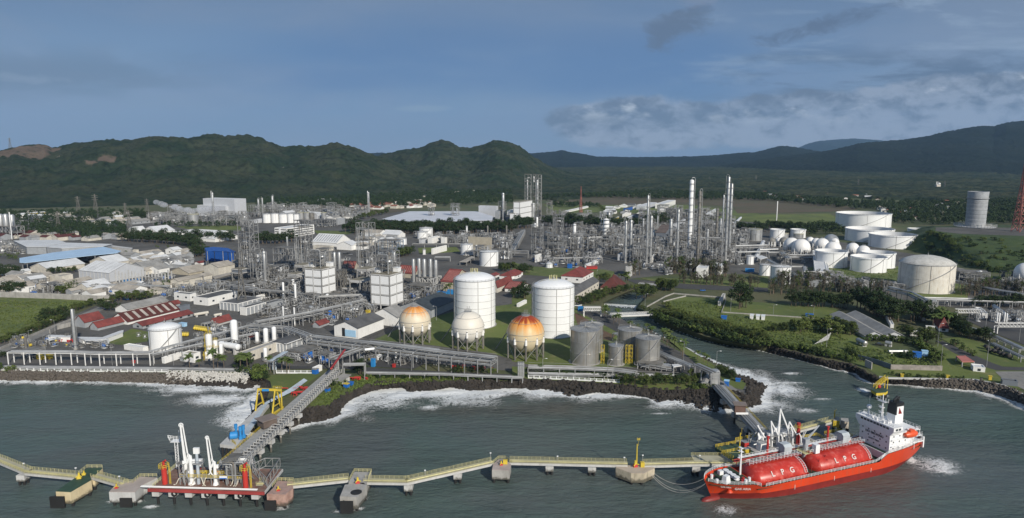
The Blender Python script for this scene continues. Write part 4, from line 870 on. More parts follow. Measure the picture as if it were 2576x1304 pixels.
 # the ship
def text_mesh(s,size,m,ext=.02,name='lettering',bold=.0):
 cu=bpy.data.curves.new(name,'FONT');cu.body=s;cu.size=size;cu.extrude=ext;cu.offset=bold;cu.align_x='CENTER';cu.align_y='CENTER';o=bpy.data.objects.new(name,cu);COL.objects.link(o)
 bpy.context.view_layer.update();me=bpy.data.meshes.new_from_object(o.evaluated_get(bpy.context.evaluated_depsgraph_get()));bpy.data.objects.remove(o);me.name=name;me.materials.clear();me.materials.append(m);return me
def place_text(s,size,m,parent,loc,xdir,ydir,bold=.0,name='lettering'):
 o=link(name,text_mesh(s,size,m,bold=bold,name=name),parent);x=Vector(xdir).normalized();y=Vector(ydir);y=(y-x*x.dot(y)).normalized();z_=x.cross(y);mt=Matrix((x,y,z_)).transposed().to_4x4();mt.translation=Vector(loc);o.matrix_local=mt;return o
HULL=M('orange_red_hull',(.62,.052,.012),.42,var=.12,sc=.1,dirt=(.40,.09,.05),dirt_amt=.55,streak=True)
BOOT=M('dark_red_boot_topping',(.20,.018,.014),.5,var=.2)
TNKR=M('tank_red',(.48,.035,.022),.36,var=.2,sc=.3,dirt=(.60,.24,.20),dirt_amt=.4)
DKG=M('deck_green',(.030,.055,.028),.7,var=.3,sc=.5)
SHW=M('ship_white',(.80,.81,.82),.4,var=.04,dirt=(.55,.50,.42),dirt_amt=.25,streak=True)
ORG_=M('lifeboat_orange',(.72,.10,.03),.4,var=.08)
LTR=M('white_lettering',(.66,.58,.55),.5,var=.1,sc=2)
BLT=M('black_lettering',(.03,.035,.04),.5,var=.02)
ship=thing('gas_carrier','red liquefied gas tanker ship moored at the jetty head with white superstructure aft','ship',(110.3,232.8,0),math.radians(201.3))
def hb(x):
 t=(x+48.3)/96.6
 if t>.78:k=(t-.78)/.22;return 7.8*(1-k**2.3)**.62
 if t<.14:k=(.14-t)/.14;return 7.8-2.0*k**2
 return 7.8
def hw(x):
 t=(x+48.3)/96.6
 if t>.66:k=min(1,(t-.66)/.29);return 7.8*max(0,1-k**1.8)
 if t<.26:k=(.26-t)/.26;return max(.0,7.8*(1-k**1.9*1.02))
 return 7.8
def hz(x):
 if x>34:return 6.7+(x-34)*.05
 if x>30:return 5.2+(x-30)/4*1.5
 if x<-27:return 7.6+(-27-x)*.085
 if x<-23:return 7.6-(x+27)/4*2.4
 return 5.2
xs_=[-48.3,-47.5,-45,-42,-38,-34,-30,-27,-25,-23,-18,-10,0,10,18,24,28,30,32,34,37,40,42.5,44.5,46,47.2,48.1,48.6]
def hull_rows(x):
 top=hz(x);a,w=hb(x)if x<48.5 else .05,hw(x);r=[]
 for zz in(-1.5,0,1.0,2.4):f_=max(0,(zz/top));r.append((w+(a-w)*max(0,zz/top)**(1.3 if x>0 else .55),zz))
 for k in(.45,.7,.88,1.0):zz=top*k;r.append((w+(a-w)*k**(1.3 if x>0 else .55),zz))if zz>2.45 else r.append((w+(a-w)*.6,2.45+k*.1))
 return r
for nm,k0,k1,m in(('boot_topping',0,3,BOOT),('hull',3,7,HULL)):
 mb=MB()
 for sd in(1,-1):
  rows=[[(x,sd*max(a,.02),zz)for a,zz in hull_rows(x)[k0:k1+1]]for x in xs_];n=k1-k0+1
  rows=[[(x-(max(0,(x-38))/10)**2*3.2*max(0,1-zz/7.6),y_,zz)for x,y_,zz in r]for r in rows]
  mb.add([p for r in rows for p in r],[((i*n+j,(i+1)*n+j,(i+1)*n+j+1,i*n+j+1)if sd>0 else(i*n+j+1,(i+1)*n+j+1,(i+1)*n+j,i*n+j))for i in range(len(xs_)-1)for j in range(n-1)])
 a0=hull_rows(xs_[0])[k0:k1+1];v=[(xs_[0],s_*y_,zz)for s_ in(1,-1)for y_,zz in a0];n=len(a0);mb.add(v,[(i,i+1,n+i+1,n+i)for i in range(n-1)])
 mb.build(nm,m,ship,True)
MB().lathe((0,0,0),[(.02,0),(.9,.7),(1.25,2),(1.35,4.5),(1.1,7)],14).build('bulbous_bow',BOOT,ship,True).matrix_local=Matrix.Translation((49.5,0,-.15))@Matrix.Rotation(math.radians(-90),4,'Y')
def deck_poly(x0,x1,z_,inset=.25,n=24):
 P0=[(x0+(x1-x0)*i/n)for i in range(n+1)];return[(x,hb(x)-inset)for x in P0]+[(x,-hb(x)+inset)for x in reversed(P0)]
MB().prism(deck_poly(-27,32,0),4.3,4.5).build('main_deck',DKG,ship);MB().prism(deck_poly(32.2,47.2,0,.55),6.2,6.4).build('forecastle_deck',DKG,ship);MB().prism(deck_poly(-47.9,-27.2,0,.4),7.0,7.2).build('poop_deck',DKG,ship)
MB().cb(31.9,-6.9,4.5,32.2,6.9,6.4).build('forecastle_bulkhead',HULL,ship);MB().cb(-27.2,-7.3,4.5,-26.9,7.3,7.2).build('poop_bulkhead',SHW,ship)
for sg in(1,-1):
 for x0,x1,dz in((-26,29,0),(-48,-24,0),(31,47.8,0)):
  mb=MB();n=12;rail_run(mb,[(x0+(x1-x0)*i/n,sg*(hb(x0+(x1-x0)*i/n)-.12),hz(x0+(x1-x0)*i/n)-.05)for i in range(n+1)],1.15,1.6,.055,3);mb.build('railing',SHW,ship)
def cargo(x0,x1,zc,r):
 n=26;pr=[];L=x1-x0
 for k in range(9):a=math.pi/2*k/8;pr.append((r*math.sin(a)if k else .02,x0+3.4*(1-math.cos(a))))
 for k in range(1,9):a=math.pi/2*(1-k/8);pr.append((r*math.sin(a)if k<8 else .02,x1-3.4*(1-math.cos(a))if k<8 else x1))
 o=MB().lathe((0,0,0),pr,36).build('cargo_tank',TNKR,ship,True);o.matrix_local=Matrix.Translation((0,0,zc))@Matrix.Rotation(math.radians(90),4,'Y')@Matrix.Scale(5.7/r,4,(0,1,0))
 sm_=MB().box((0,0,.5),(.25,1.2,1.2)).mesh('saddle',TNKR)
 for i in range(int(L/2.6)):
  for sg in(1,-1):link('saddle',sm_,ship,(x0+2+i*2.6,sg*5.3,4.5))
 wb=MB()
 wb.cb(x0+1,-.9,zc+r+.35,x1-1,.9,zc+r+.5);wb.build('catwalk',M('deck_red',(.30,.03,.025),.6),ship);rb=MB()
 for sg in(1,-1):rail_run(rb,[(x0+1,sg*.9,zc+r+.5),(x1-1,sg*.9,zc+r+.5)],1.1,1.5,.055,2)
 rb.build('catwalk_railing',SHW,ship)
 for x in(x0+2.6,):
  st=MB()
  for dx in(0,1.1):st.tube([(x+dx,(5.7+.35)*math.sin(a),zc+(r+.35)*math.cos(a))for a in(.15,.45,.75,1.05,1.35)],.09,4)
  for k in range(9):a=.15+1.2*k/8;st.bar((x,6.05*math.sin(a),zc+(r+.35)*math.cos(a)),(x+1.1,6.05*math.sin(a),zc+(r+.35)*math.cos(a)),.05,3)
  st.build('tank_ladder',SHW,ship)
 a=1.02
 for k,ch in enumerate('LPG'):
  x=(x0+x1)/2+.5+(1-k)*4.2+(0 if x0>0 else 0);zz=zc+(r+.1)*math.cos(a);y_=(r+.1)*math.sin(a)*5.7/r
  place_text(ch,2.6,LTR,ship,(x,y_,zz),(-1,0,0),(0,-5.7*math.cos(a),r*math.sin(a)),.05)
cargo(6.5,31.5,5.1,4.5);cargo(-24.0,4.5,5.1,4.5)
place_text('GAS ARIA',1.25,LTR,ship,(38.0,6.75,5.5),(-1,.42,0),(0,.3,1),.03)
place_text('GAS ARIA',.8,LTR,ship,(43.2,4.6,6.1),(-1,.68,0),(0,.35,1),.02)
for x in(16.5,-1.5,-19):place_text('|',1.8,LTR,ship,(x,7.87,2.9),(-1,0,0),(0,0,1),.02,'draught_mark')
MB().lathe((41.6,4.6,4.2),[(.02,.9),(.5,.8),(.9,.3),(1.1,0)],14).build('anchor_pocket',HULL,ship)
SX0,SX1=-41.0,-28.8
MB().cb(SX0,-6.6,6.9,SX1,6.6,14.4).build('accommodation_block',SHW,ship)
wv_=[(-8.6,15.9),(-8.6,17.3),(8.2,17.3),(8.2,15.9),(6.6,13.6),(-6.8,13.6)]
mb=MB();n=6;mb.add([(SX1+.35,y_,zz)for y_,zz in wv_]+[(SX1-4.2,y_,zz)for y_,zz in wv_],[tuple(range(5,-1,-1)),tuple(range(6,12))]+[(i,(i+1)%6,6+(i+1)%6,6+i)for i in range(6)]);mb.build('wheelhouse',SHW,ship)
for i in range(9):link('bridge_window',MB().box((0,0,0),(.1,1.05,.75)).mesh('bridge_window',GLS)if i==0 else bpy.data.meshes['bridge_window'],ship,(SX1+.38,-5.6+i*1.4,16.5))
for i in range(2):link('bridge_window',bpy.data.meshes['bridge_window'],ship,(SX1-1.2-i*1.5,8.23,16.5),math.pi/2)
pw=MB().box((0,0,0),(.1,.45,.5)).mesh('porthole',GLS)
for zz in(8.6,11.0,13.2):
 for i in range(5):link('porthole',pw,ship,(SX1+.03,-5.2+i*2.6,zz))
 for i in range(3):link('porthole',pw,ship,(SX1-2-i*3,6.62,zz),math.pi/2)
place_text('NO SMOKING',1.25,BLT,ship,(SX1+.06,0,12.2),(0,1,0),(0,0,1),.03);place_text('SAFETY FIRST',.8,BLT,ship,(SX1+.06,0,9.9),(0,1,0),(0,0,1),.02)
for zz,x0 in((9.4,-46),(11.9,-45),(14.4,-43.5)):
 MB().cb(x0,-7.3,zz,SX1-.6,7.3,zz+.2).build('side_deck',SHW,ship);mb=MB()
 for sg in(1,-1):rail_run(mb,[(SX1-1,sg*7.2,zz+.2),(x0,sg*7.2,zz+.2)],1.1,1.5,.05,2)
 rail_run(mb,[(x0,-7.2,zz+.2),(x0,7.2,zz+.2)],1.1,1.5,.05,2)
 for x in(x0+.3,x0+5):mb.bar((x,7.2,zz-2.4),(x,7.2,zz),.12)
 mb.build('deck_railing',SHW,ship)
MB().cb(-44,-4.5,6.9,-41.1,4.5,11.8).build('aft_house',SHW,ship)
mb=MB();rail_run(mb,[(SX1,-7.6,17.3),(SX1,7.6,17.3),(SX1-4,7.6,17.3),(SX1-4,-7.6,17.3),(SX1,-7.6,17.3)],1.1,1.4,.05,2)
for i in range(14):x,y_=SX1-random.uniform(.6,3.6),random.uniform(-6,6);mb.bar((x,y_,17.3),(x,y_,17.3+random.uniform(.8,2)),.1,4)
for i in range(6):x,y_=SX1-random.uniform(.8,3.4),random.uniform(-5,5);mb.box((x,y_,17.8),(.7,.9,.9))
mb.build('monkey_island',SHW,ship)
mb=MB().bar((SX1-2.2,-5.0,17.3),(SX1-2.2,-5.0,20),.22,6).lathe((SX1-2.2,-5.0,20.8),[(.02,-.9),(.75,-.6),(.9,0),(.75,.6),(.02,1.0)],14);mb.bar((SX1-2.2,-5,21.5),(SX1-2.2,-5,25),.04,3);mb.build('radome',SHW,ship,True)
mb=MB().bar((SX1-3,0,17.3),(SX1-3,0,27.2),.38,8,.16).bar((SX1-3,.7,17.3),(SX1-3,.2,25),.1,4)
for zz,L in((20.2,1.4),(22.2,1.7),(24.6,3.2)):mb.box((SX1-2.7,0,zz),(1.3,L,.15));mb.bar((SX1-2.4,-L*.8,zz+.5),(SX1-2.4,L*.8,zz+.5),.12,4)
for k in(-2.6,-1,1.2,2.4):mb.bar((SX1-3,k,24.6),(SX1-3,k,26.2),.07,3)
mb.build('radar_mast',SHW,ship)
MB().box((-41.2,-1.8,15.9),(4.2,3.6,9.6)).build('funnel_casing',SHW,ship)
fn=MB().box((-41.2,-1.8,20.3),(4.4,3.8,4.6),0,.94)
for k in(-1,.1,1.1):fn.tube([(-41.2+k,-1.8,22),(-41.2+k,-1.8,24.1-abs(k)*.6),(-41.8+k,-1.8,24.7-abs(k)*.6)],.42,8)
fn=fn.build('funnel',M('funnel_black',(.018,.02,.022),.5),ship);MB().box((-41.2,.16,19.6),(3.4,.12,3.3)).build('funnel_panel',SHW,fn);MB().add([(-42.2,.26,18.3),(-40.3,.26,18.3),(-40.6,.26,20.9)],[(0,1,2),(2,1,0)]).build('emblem',RED,fn)
lb=MB().lathe((0,0,0),[(.02,-3.2),(.8,-2.9),(1.25,-1.8),(1.4,0),(1.25,1.8),(.8,2.9),(.02,3.2)],16).build('lifeboat',ORG_,ship,True);lb.matrix_local=Matrix.Translation((-38.5,7.3,13.4))@Matrix.Rotation(math.radians(90),4,'Y');MB().box((0,0,0),(1.6,1.6,2.4)).build('canopy',ORG_,lb).location=(-1.0,0,0)
for x in(-36,-41):MB().tube([(x,5.6,11.9),(x,6.3,14),(x,7.4,16.0),(x,8.2,15.8)],.16,5).build('davit',SHW,ship)
mb=MB().tube([(-33,7.1,6.9),(-33,7.1,9.2),(-46,7.0,9.6)],.18,5).cb(-46.3,6.6,6.9,-45.7,7.2,11).cb(-36,6.7,6.9,-35.5,7.2,9.2)
for i in range(6):mb.cyl((-45-random.uniform(-2,2),random.uniform(-4.5,4.5),6.9),.5,1.0,8)
mb.build('mooring_gear',SHW,ship)
mb=MB().bar((-47.6,0,6.9),(-48.2,0,12.2),.07,4);fo=mb.build('flagstaff',SHW,ship);MB().add([(-48.2,0,12.1),(-48.2,-1.9,12.0),(-48.2,-1.9,11.4),(-48.2,0,11.5)],[(0,1,2,3)]).build('flag',RED,fo);MB().add([(-48.2,0,11.5),(-48.2,-1.9,11.4),(-48.2,-1.9,10.8),(-48.2,0,10.9)],[(0,1,2,3)]).build('flag',WHT2,fo)
mb=MB().bar((33.6,0,6.9),(33.6,0,16.4),.38,8,.22).bar((34.2,.5,6.9),(33.8,.2,15.5),.08,3).box((33.8,0,15.4),(1.2,2.0,.12)).box((33.8,0,16.6),(.9,1.6,.2)).box((34,0,13.9),(.8,1.2,.12));mb.build('foremast',SHW,ship)
for y_ in(-3,-1.2,.8,2.6):MB().lathe((37.2,y_,7.4),[(.02,-.5),(1.0,-.5),(1.0,-.3),(.5,-.3),(.5,.3),(1.0,.3),(1.0,.5),(.02,.5)],12).build('windlass_drum',SHW,ship)
MB().box((41.5,2.4,7.7),(2.6,2.0,2.6),.3,.75).build('anchor_locker',SHW,ship);MB().box((39.2,-3.4,7.1),(1.6,1.4,1.4)).build('deck_locker',SHW,ship)
for a_,b_ in((44.5,1.5),(44,-2),(33.4,4.4),(35.5,5.2)):MB().cyl((a_,b_,6.4),.5,1.4,8).build('ventilator',SHW,ship)
for x,y_ in((40,0),(36,4.2),(43,-3.2),(38.2,-4.8),(34.6,2.8)):MB().cyl((x,y_,6.4),.5,.9,8).box((x,y_,6.5),(1.6,1.0,.2)).build('bollard',RED,ship)
for x in(8.5,-19.5):
 mb=MB();pr=[(-2.0,10.0),(-2.0,12.0),(-1.2,12.8),(1.2,12.8),(2.0,12.0),(2.0,10.0)];mb.add([(x,a-4.6,b)for a,b in pr]+[(x+3.4,a-4.6,b)for a,b in pr],[tuple(range(6)),tuple(range(11,5,-1))]+[(i,6+i,6+(i+1)%6,(i+1)%6)for i in range(6)]);mb.cb(x+.2,-6.3,4.5,x+3.2,-2.9,9.99);mb.build('deck_shelter',M('pale_grey_paint',(.45,.50,.53),.5),ship)
for x,h_ in((17,15.6),(-11.5,15.2)):MB().bar((x,-5.6,4.5),(x,-5.6,h_),.45,10,.38).cyl((x,-5.6,h_),.62,.35,10).bar((x+2.6,-5.6,4.5),(x,-5.6,h_*.72),.12,4).build('vent_mast',RED,ship)
mb=MB().cyl((3.0,-1.8,4.5),.95,8.6,12).cyl((3.0,-1.8,9.3),1.9,.25,14).box((3.0,-1.8,13.6),(2.0,1.8,1.8)).bar((3.2,-1.8,13.4),(-7.5,-6.2,16.2),.42,5,.22).bar((3,-1.8,15.4),(-3.5,-4.4,15.4),.06,3);mb.build('deck_crane',M('crane_grey',(.36,.39,.42),.5),ship)
MB().box((.7,.8,11.4),(1.9,1.9,3.2)).build('crane_cab',SHW,ship);mb=MB().box((3,-1.8,9.7),(4.6,4.6,.15));ring_rail(mb,2.5,9.8,1.1,12,.05,(3,-1.8));mb.build('crane_platform',PYL,ship)
mb=MB()
for i in range(46):
 x=random.uniform(-22,31);y_=random.uniform(-7.2,-5.9);L=random.uniform(1,8);zz=random.uniform(5,9);mb.bar((x,y_,zz),(min(31,x+L),y_,zz),random.uniform(.08,.22),5);mb.bar((x,y_,4.5),(x,y_,zz),.1,4)
for k in range(3):mb.tube([(30,-6.4+k*.5,8.6+k*.3),(-22,-6.4+k*.5,8.6+k*.3)],.18,6)
for i in range(30):x=random.uniform(-2,8);y_=random.uniform(-6.5,5);mb.bar((x,y_,4.5),(x,y_,random.uniform(5.5,10)),.12,4);mb.bar((x,y_,6),(x+random.uniform(-2,2),y_,6),.1,4)
mb.build('cargo_piping',M('pipe_red',(.32,.03,.025),.5),ship)
mb=MB();rail_run(mb,[(30,-5.2,10),(-22,-5.2,10)],1.1,1.5,.055,2);mb.cb(-22,-6.0,9.85,30,-5.2,10.0);mb.build('pipe_walkway',SHW,ship)
# jetties
def slab(name,poly,z0,z1,m,parent,o):return MB().prism([(p.x-o.x,p.y-o.y)for p in poly],z0,z1).build(name,m,parent)
DZ=5.2
YDK=M('sandy_deck',(.40,.38,.28),.8,var=.1)
def walkway(a,b,label,wid=2.6,z=DZ,m=None,deep=.95,rm=None,railz=1.15,group='walkway spans of the jetty'):
 """a, b: ground points of the near deck edge"""
 d=(b-a);L=d.length;rz=math.atan2(d.y,d.x);root=thing('jetty_walkway',label,'walkway',a,rz,group)
 MB().cb(0,0,-deep,L,.35,-.02).build('girder',m or CON2,root);MB().cb(0,wid-.35,-deep,L,wid,-.02).build('girder',m or CON2,root);MB().cb(0,-.15,-.018,L,wid+.15,.12).build('deck',YDK if rm is None else CON2,root)
 for y_ in(0,wid):mb=MB();rail_run(mb,[(0,y_,.12),(L,y_,.12)],railz,1.7,.05,3);mb.build('railing',rm or PYL,root)
 mb=MB()
 for k in range(3):mb.tube([(0,.5+k*.3,.3),(L,.5+k*.3,.3)],.11,5)
 mb.build('service_pipe',PYL,root);return root
def pier(q,w,d,zt,label,m=None,zb=1.6,piles=4):
 root=thing('jetty_pier',label,'pier',Vector((q.x,q.y,0)),0);MB().cb(-w/2,-d/2,zb,w/2,d/2,zt).build('pile_cap',m or CON2,root);pm=MB().cyl((0,0,-2),.45,zb+2,8).mesh('pile',BLK)
 for i in range(piles):link('pile',pm,root,((-1)**i*w*.28,(-1)**(i//2)*d*.28,0))
 return root
WK=[(('M',0,762),('M',240,862),'yellow railed walkway span at the left edge of the photo'),(('M',240,862),('M',755,912),'second yellow railed span from the left, running to the green decked dolphin'),(('M',885,900),('M',1185,985),'short yellow railed span between the green decked dolphin and the grey concrete dolphin'),(('N',305,995),('N',905,930),'yellow railed span between the rusty pink dolphin and the long grey dolphin'),(('N',1050,952),('N',1480,958),'yellow railed span from the long grey dolphin to the first small pier'),(('N',1480,958),('N',1960,850),'sloping yellow railed span between the two small piers'),(('N',1960,850),('N',2330,765),'sloping yellow railed span ending at the small square dolphin'),(('N',2480,760),('O',365,768),'yellow railed span right of the small square dolphin'),(('O',365,768),('O',780,778),'yellow railed span between the two box piers in the middle right'),(('O',780,778),('O',1130,785),'yellow railed span reaching the six sided mooring dolphin from the left'),(('O',1290,790),('O',1800,775),'yellow railed span leaving the six sided mooring dolphin towards the ship')]
a0=P('M',-900,420,DZ);walkway(a0,P('M',0,762,DZ),'yellow railed walkway span coming in from beyond the left edge')
for a,b,l in WK:walkway(P(*a,DZ),P(*b,DZ),l)
walkway(P('O',1800,775,DZ),P('O',2290,775,DZ),'wide pale concrete walkway beside the ship bow',7.0)
for tg,x,y,l in(('M',205,905,'pale concrete pier block under the leftmost walkway'),('N',1490,1000,'concrete pier block with rust stains under the bend of the walkway'),('N',1972,886,'small concrete pier block between two sloping spans'),('O',367,808,'small concrete pier block right of the square dolphin'),('O',782,817,'small concrete pier block left of the six sided dolphin'),('O',1800,815,'concrete pier block near the ship bow')):
 pier(P(tg,x,y,3.0)+Vector((0,1.2,0)),2.9,3.2,3.85,l)
FEND=None
def fender(p,w,h,rz,label):
 p=Vector((p.x,p.y-.7,.25))
 root=thing('rubber_fender',label,'fender',p,rz,'black fenders on the dolphins');MB().cb(-w/2,-.5,0,w/2,0,h).build('panel',BLK,root)
 mb=MB()
 for x in(-w*.3,w*.3):mb.bar((x,0,h*.7),(x,1.4,h*.8),.55,10)
 mb.build('cone',BLK,root);return root
def dolphin(label,polys,zt,zb,m,topm,rail=None,extra=None,name='mooring_dolphin',piles=(),hook=None):
 """polys: list of (tag, points) outlines of the deck at height zt"""
 P0=[[P(tg,a,b,zt)for a,b in xy]for tg,xy in polys];o=Vector((P0[0][0].x,P0[0][0].y,0));root=thing(name,label,'dolphin',o)
 for pg in P0:
  slab('concrete_block',pg,zb,zt-.15,m,root,o);c=sum(pg,Vector())/len(pg);slab('deck',[c+(p-c)*.985 for p in pg],zt-.14,zt,topm,root,o)
  mb=MB()
  for k in range(len(pg)):p=c+(pg[k]-c)*.8;mb.cyl((p.x-o.x,p.y-o.y,-2),.5,zb+2,8)
  mb.build('pile',BLK,root)
 if rail:mb=MB();rail_run(mb,[P(tg_,a,b,zt)-Vector((o.x,o.y,0))for tg_,a,b in rail],1.2,1.6,.07,3);mb.build('railing',PYL,root)
 return root,o
def hook(p,label,m=None,s=1.0):
 s*=.7
 root=thing('mooring_hook',label,'mooring hook',p,0,'quick release mooring hooks');MB().box((0,0,.5*s),(1.6*s,1.2*s,1*s),.3,.7).build('base',m or RED,root);MB().cyl((0,0,1*s),.45*s,1.3*s,8,.3*s).bar((0,0,1.2*s),(1.3*s,-.5*s,.9*s),.2*s,5).bar((0,0,1.2*s),(-.6*s,-1.2*s,.8*s),.2*s,5).build('capstan',YEL,root)
GDK=M('green_deck_paint',(.035,.075,.045),.7,var=.25,sc=.5);CRC=M('cream_concrete',(.62,.52,.33),.8,var=.12,dirt=(.35,.25,.14),dirt_amt=.3,streak=True);RUC=M('rust_stained_concrete',(.42,.27,.22),.85,var=.25,sc=.5,dirt=(.25,.07,.05),dirt_amt=.6)
dolphin('L shaped berthing dolphin with green deck and cream concrete sides',[('M',[(545,1040),(690,1047),(895,928),(885,880),(745,900)]),('M',[(760,890),(850,815),(1005,812),(925,885)])],5.6,1.4,CRC,GDK,[('M',770,875),('M',850,812),('M',1000,812)])
fender(P('M',575,1085,4.0),4.8,4.0,0,'black rubber fender on the tip of the green decked dolphin');hook(P('M',775,915,5.6),'yellow mooring hook on the green decked dolphin',YEL,1.3);hook(P('M',822,880,5.6),'yellow mooring hook at the back of the green decked dolphin',YEL,1.0)
dolphin('grey concrete berthing dolphin left of the loading platform',[('M',[(1065,1045),(1320,1048),(1400,975),(1540,905),(1370,895),(1215,965),(1120,985)])],5.4,1.6,CON2,M('pinkish_deck',(.42,.36,.32),.85,var=.15),[('M',1210,960),('M',1300,960),('M',1370,900),('M',1535,898)])
fender(P('M',1245,1095,3.4),4.0,3.2,0,'black rubber fender on the grey dolphin left of the platform');hook(P('M',1140,1010,5.4),'red based mooring hook on the grey dolphin left of the platform')
dolphin('rusty pink stained concrete dolphin right of the loading platform',[('N',[(105,1068),(285,1072),(360,1012),(368,945),(210,935),(165,1010)])],5.4,1.2,RUC,M('red_stained_deck',(.40,.28,.24),.85,var=.3,sc=.6,dirt=(.2,.04,.04),dirt_amt=.5),[('N',160,1000),('N',210,938),('N',368,940),('N',372,965)])
fender(P('N',150,1125,3.4),3.8,3.4,0,'black rubber fender on the rusty pink dolphin');hook(P('N',218,1035,5.4),'red and yellow mooring hook on the rusty pink dolphin')
dolphin('long weathered grey dolphin reaching towards the camera in the middle of the jetty',[('N',[(820,1090),(990,1098),(1085,978),(1050,955),(868,975)]),('N',[(905,950),(962,850),(1130,852),(1075,975)])],5.4,1.2,CON,CON,[('N',915,935),('N',962,850),('N',1130,852),('N',1100,930)])
fender(P('N',893,1130,4.2),4.2,4.2,0,'black rubber fender on the long weathered grey dolphin');hook(P('N',995,960,5.4),'red and yellow mooring hook on the long weathered grey dolphin',s=1.3)
bp=thing('rubber_mat','round black patch of rubber lying on the long weathered grey dolphin','mat',P('N',980,1050,5.4));MB().cyl((0,0,.004),1.9,.05,18).build('sheet',BLK,bp)
dolphin('small square stained concrete dolphin in the bend of the walkway',[('N',[(2308,830),(2480,835),(2495,775),(2440,728),(2370,728),(2318,775)])],5.2,1.6,CON,M('pale_pink_deck',(.42,.35,.32),.85),[('N',2325,765),('N',2370,725),('N',2443,725),('N',2500,765)]);hook(P('N',2398,785,5.2),'red and yellow mooring hook on the small square dolphin');tag(MB().box((0,0,.9),(1.6,.9,1.6)).build('control_box',YEL,None,loc=P('N',2438,775,5.2)),'yellow box standing on the small square dolphin','box')
dolphin('six sided pale concrete mooring dolphin with tall yellow mast',[('O',[(1015,808),(1165,862),(1290,865),(1396,815),(1385,795),(1110,785),(1020,792)])],4.6,1.0,M('stained_pale_concrete',(.50,.44,.33),.85,var=.15,dirt=(.13,.11,.08),dirt_amt=.6,streak=True),M('buff_deck',(.45,.38,.30),.85,var=.1),None);hook(P('O',1205,800,4.6),'red mooring hook with ropes on the six sided dolphin',s=1.5)
def mast(p,h,label,cross=True,m=None):
 root=thing('signal_mast',label,'mast',p);MB().cyl((0,0,0),.28,h*.82,8,.18).build('pole',m or YEL,root);mb=MB().bar((.5,0,h*.76),(.5,0,h),.05,4).bar((0,0,h*.78),(.5,0,h*.78),.05,4)
 if cross:mb.box((.5,0,h),(1.3,.1,.22)).bar((-.0,0,h-.5),(1.0,0,h+.5),.1,4).bar((-.0,0,h+.5),(1.0,0,h-.5),.1,4)
 mb.build('top_mark',m or YEL,root)
mq=P('O',1218,795,4.6);mast(mq,hgt(mq,cv('O',0,530)[1]),'tall yellow mast with cross mark on the six sided dolphin');tag(MB().box((0,0,.9),(1.4,1.2,1.8)).build('control_box',YEL,None,loc=P('O',1275,800,4.6)),'yellow cabinet beside the mast on the six sided dolphin','box')
mq=P('O',2222,685,5.4);mast(mq,hgt(mq,cv('O',0,420)[1]),'yellow mast with lamp behind the ship bow',False)
ropem=M('rope',(.42,.40,.36),.8)
for k,(p0,p1,sag)in enumerate(((P('O',1385,860,4.6),P('O',1880,915,7.6),3.2),(P('O',1365,868,4.6),P('O',1890,965,7.2),4.2),(P('O',1355,872,4.6),P('O',1885,972,7.0),4.8))):
 tag(MB().tube([p0.lerp(p1,i/14)-Vector((0,0,sag*4*(i/14)*(1-i/14)))for i in range(15)],.07,4).build('mooring_rope',ropem),['uppermost rope from the six sided dolphin to the ship bow','middle rope from the six sided dolphin to the ship bow','lowest sagging rope from the six sided dolphin to the ship bow'][k],'rope','mooring ropes')
for tg,x,y,yt,l in(('M',240,850,770,'small lamp on the leftmost pier'),('M',748,895,815,'small lamp post left of the green decked dolphin'),('M',1172,965,897,'small lamp post by the grey dolphin left of the platform'),('N',1655,905,838,'thin lamp post on the middle sloping span'),('N',2295,765,668,'taller lamp post by the small square dolphin'),('O',445,755,700,'thin lamp post right of the small square dolphin'),('O',1098,765,712,'thin lamp post left of the six sided dolphin'),('O',1277,770,690,'thin lamp post right of the yellow mast'),('O',1836,735,693,'thin lamp post on the span nearest the ship bow')):
 q=P(tg,x,y,DZ);h_=hgt(q,cv(tg,0,yt)[1]);r_=thing('lamp_post',l,'lamp post',q,0,'lamps along the jetty walkway');MB().cyl((0,0,0),.08,h_,5).build('pole',STL,r_);MB().box((0,0,h_+.1),(.55,.3,.3)).build('lamp_head',WHT2,r_)
 # loading platform
PZ=6.2;pp=[P('M',1450,1015,PZ),P('N',85,1048,PZ),P('N',265,822,PZ),P('M',1725,795,PZ)];o=Vector((pp[0].x,pp[0].y,0));ux=(pp[1]-pp[0]).normalized();uy=Vector((-ux.y,ux.x,0));LW=(pp[1]-pp[0]).length
plat=thing('loading_platform','concrete tanker loading platform with red edge beam and white box fenders','platform',o,math.atan2(ux.y,ux.x))
lp=[Vector(((p-pp[0]).dot(ux),(p-pp[0]).dot(uy),0))for p in pp];DW=(lp[2].y+lp[3].y)/2;RDK=M('rust_brown_deck',(.20,.13,.10),.85,var=.35,sc=.4,dirt=(.25,.04,.03),dirt_amt=.5)
MB().prism([(p.x,p.y)for p in lp],PZ-.9,PZ-.02).build('deck_slab',CON2,plat);MB().prism([(p.x*.985+.3,p.y*.97+.3)for p in lp],PZ-.018,PZ+.02).build('deck_surface',RDK,plat)
MB().cb(0,-.5,PZ-.85,LW,-.02,PZ+.15).build('edge_beam',M('faded_red_beam',(.33,.05,.045),.7,var=.2),plat)
for k in range(7):
 x_=LW*(k+.35)/7;f_=MB().cb(x_-1.2,.5,PZ-3.0,x_+1.2,3.0,PZ-.92).build('pile_cap',CON2,plat);MB().cyl((x_,1.8,-2),.45,PZ-1.02,8).build('pile',BLK,f_)
 if k%2:MB().lathe((0,0,0),[(.55,-.25),(1.0,-.2),(1.0,.2),(.55,.25),(.55,-.25)],14).build('tyre_fender',BLK,plat).matrix_local=Matrix.Translation((x_+1.1,.1,PZ-1.6))@Matrix.Rotation(math.pi/2,4,'X')
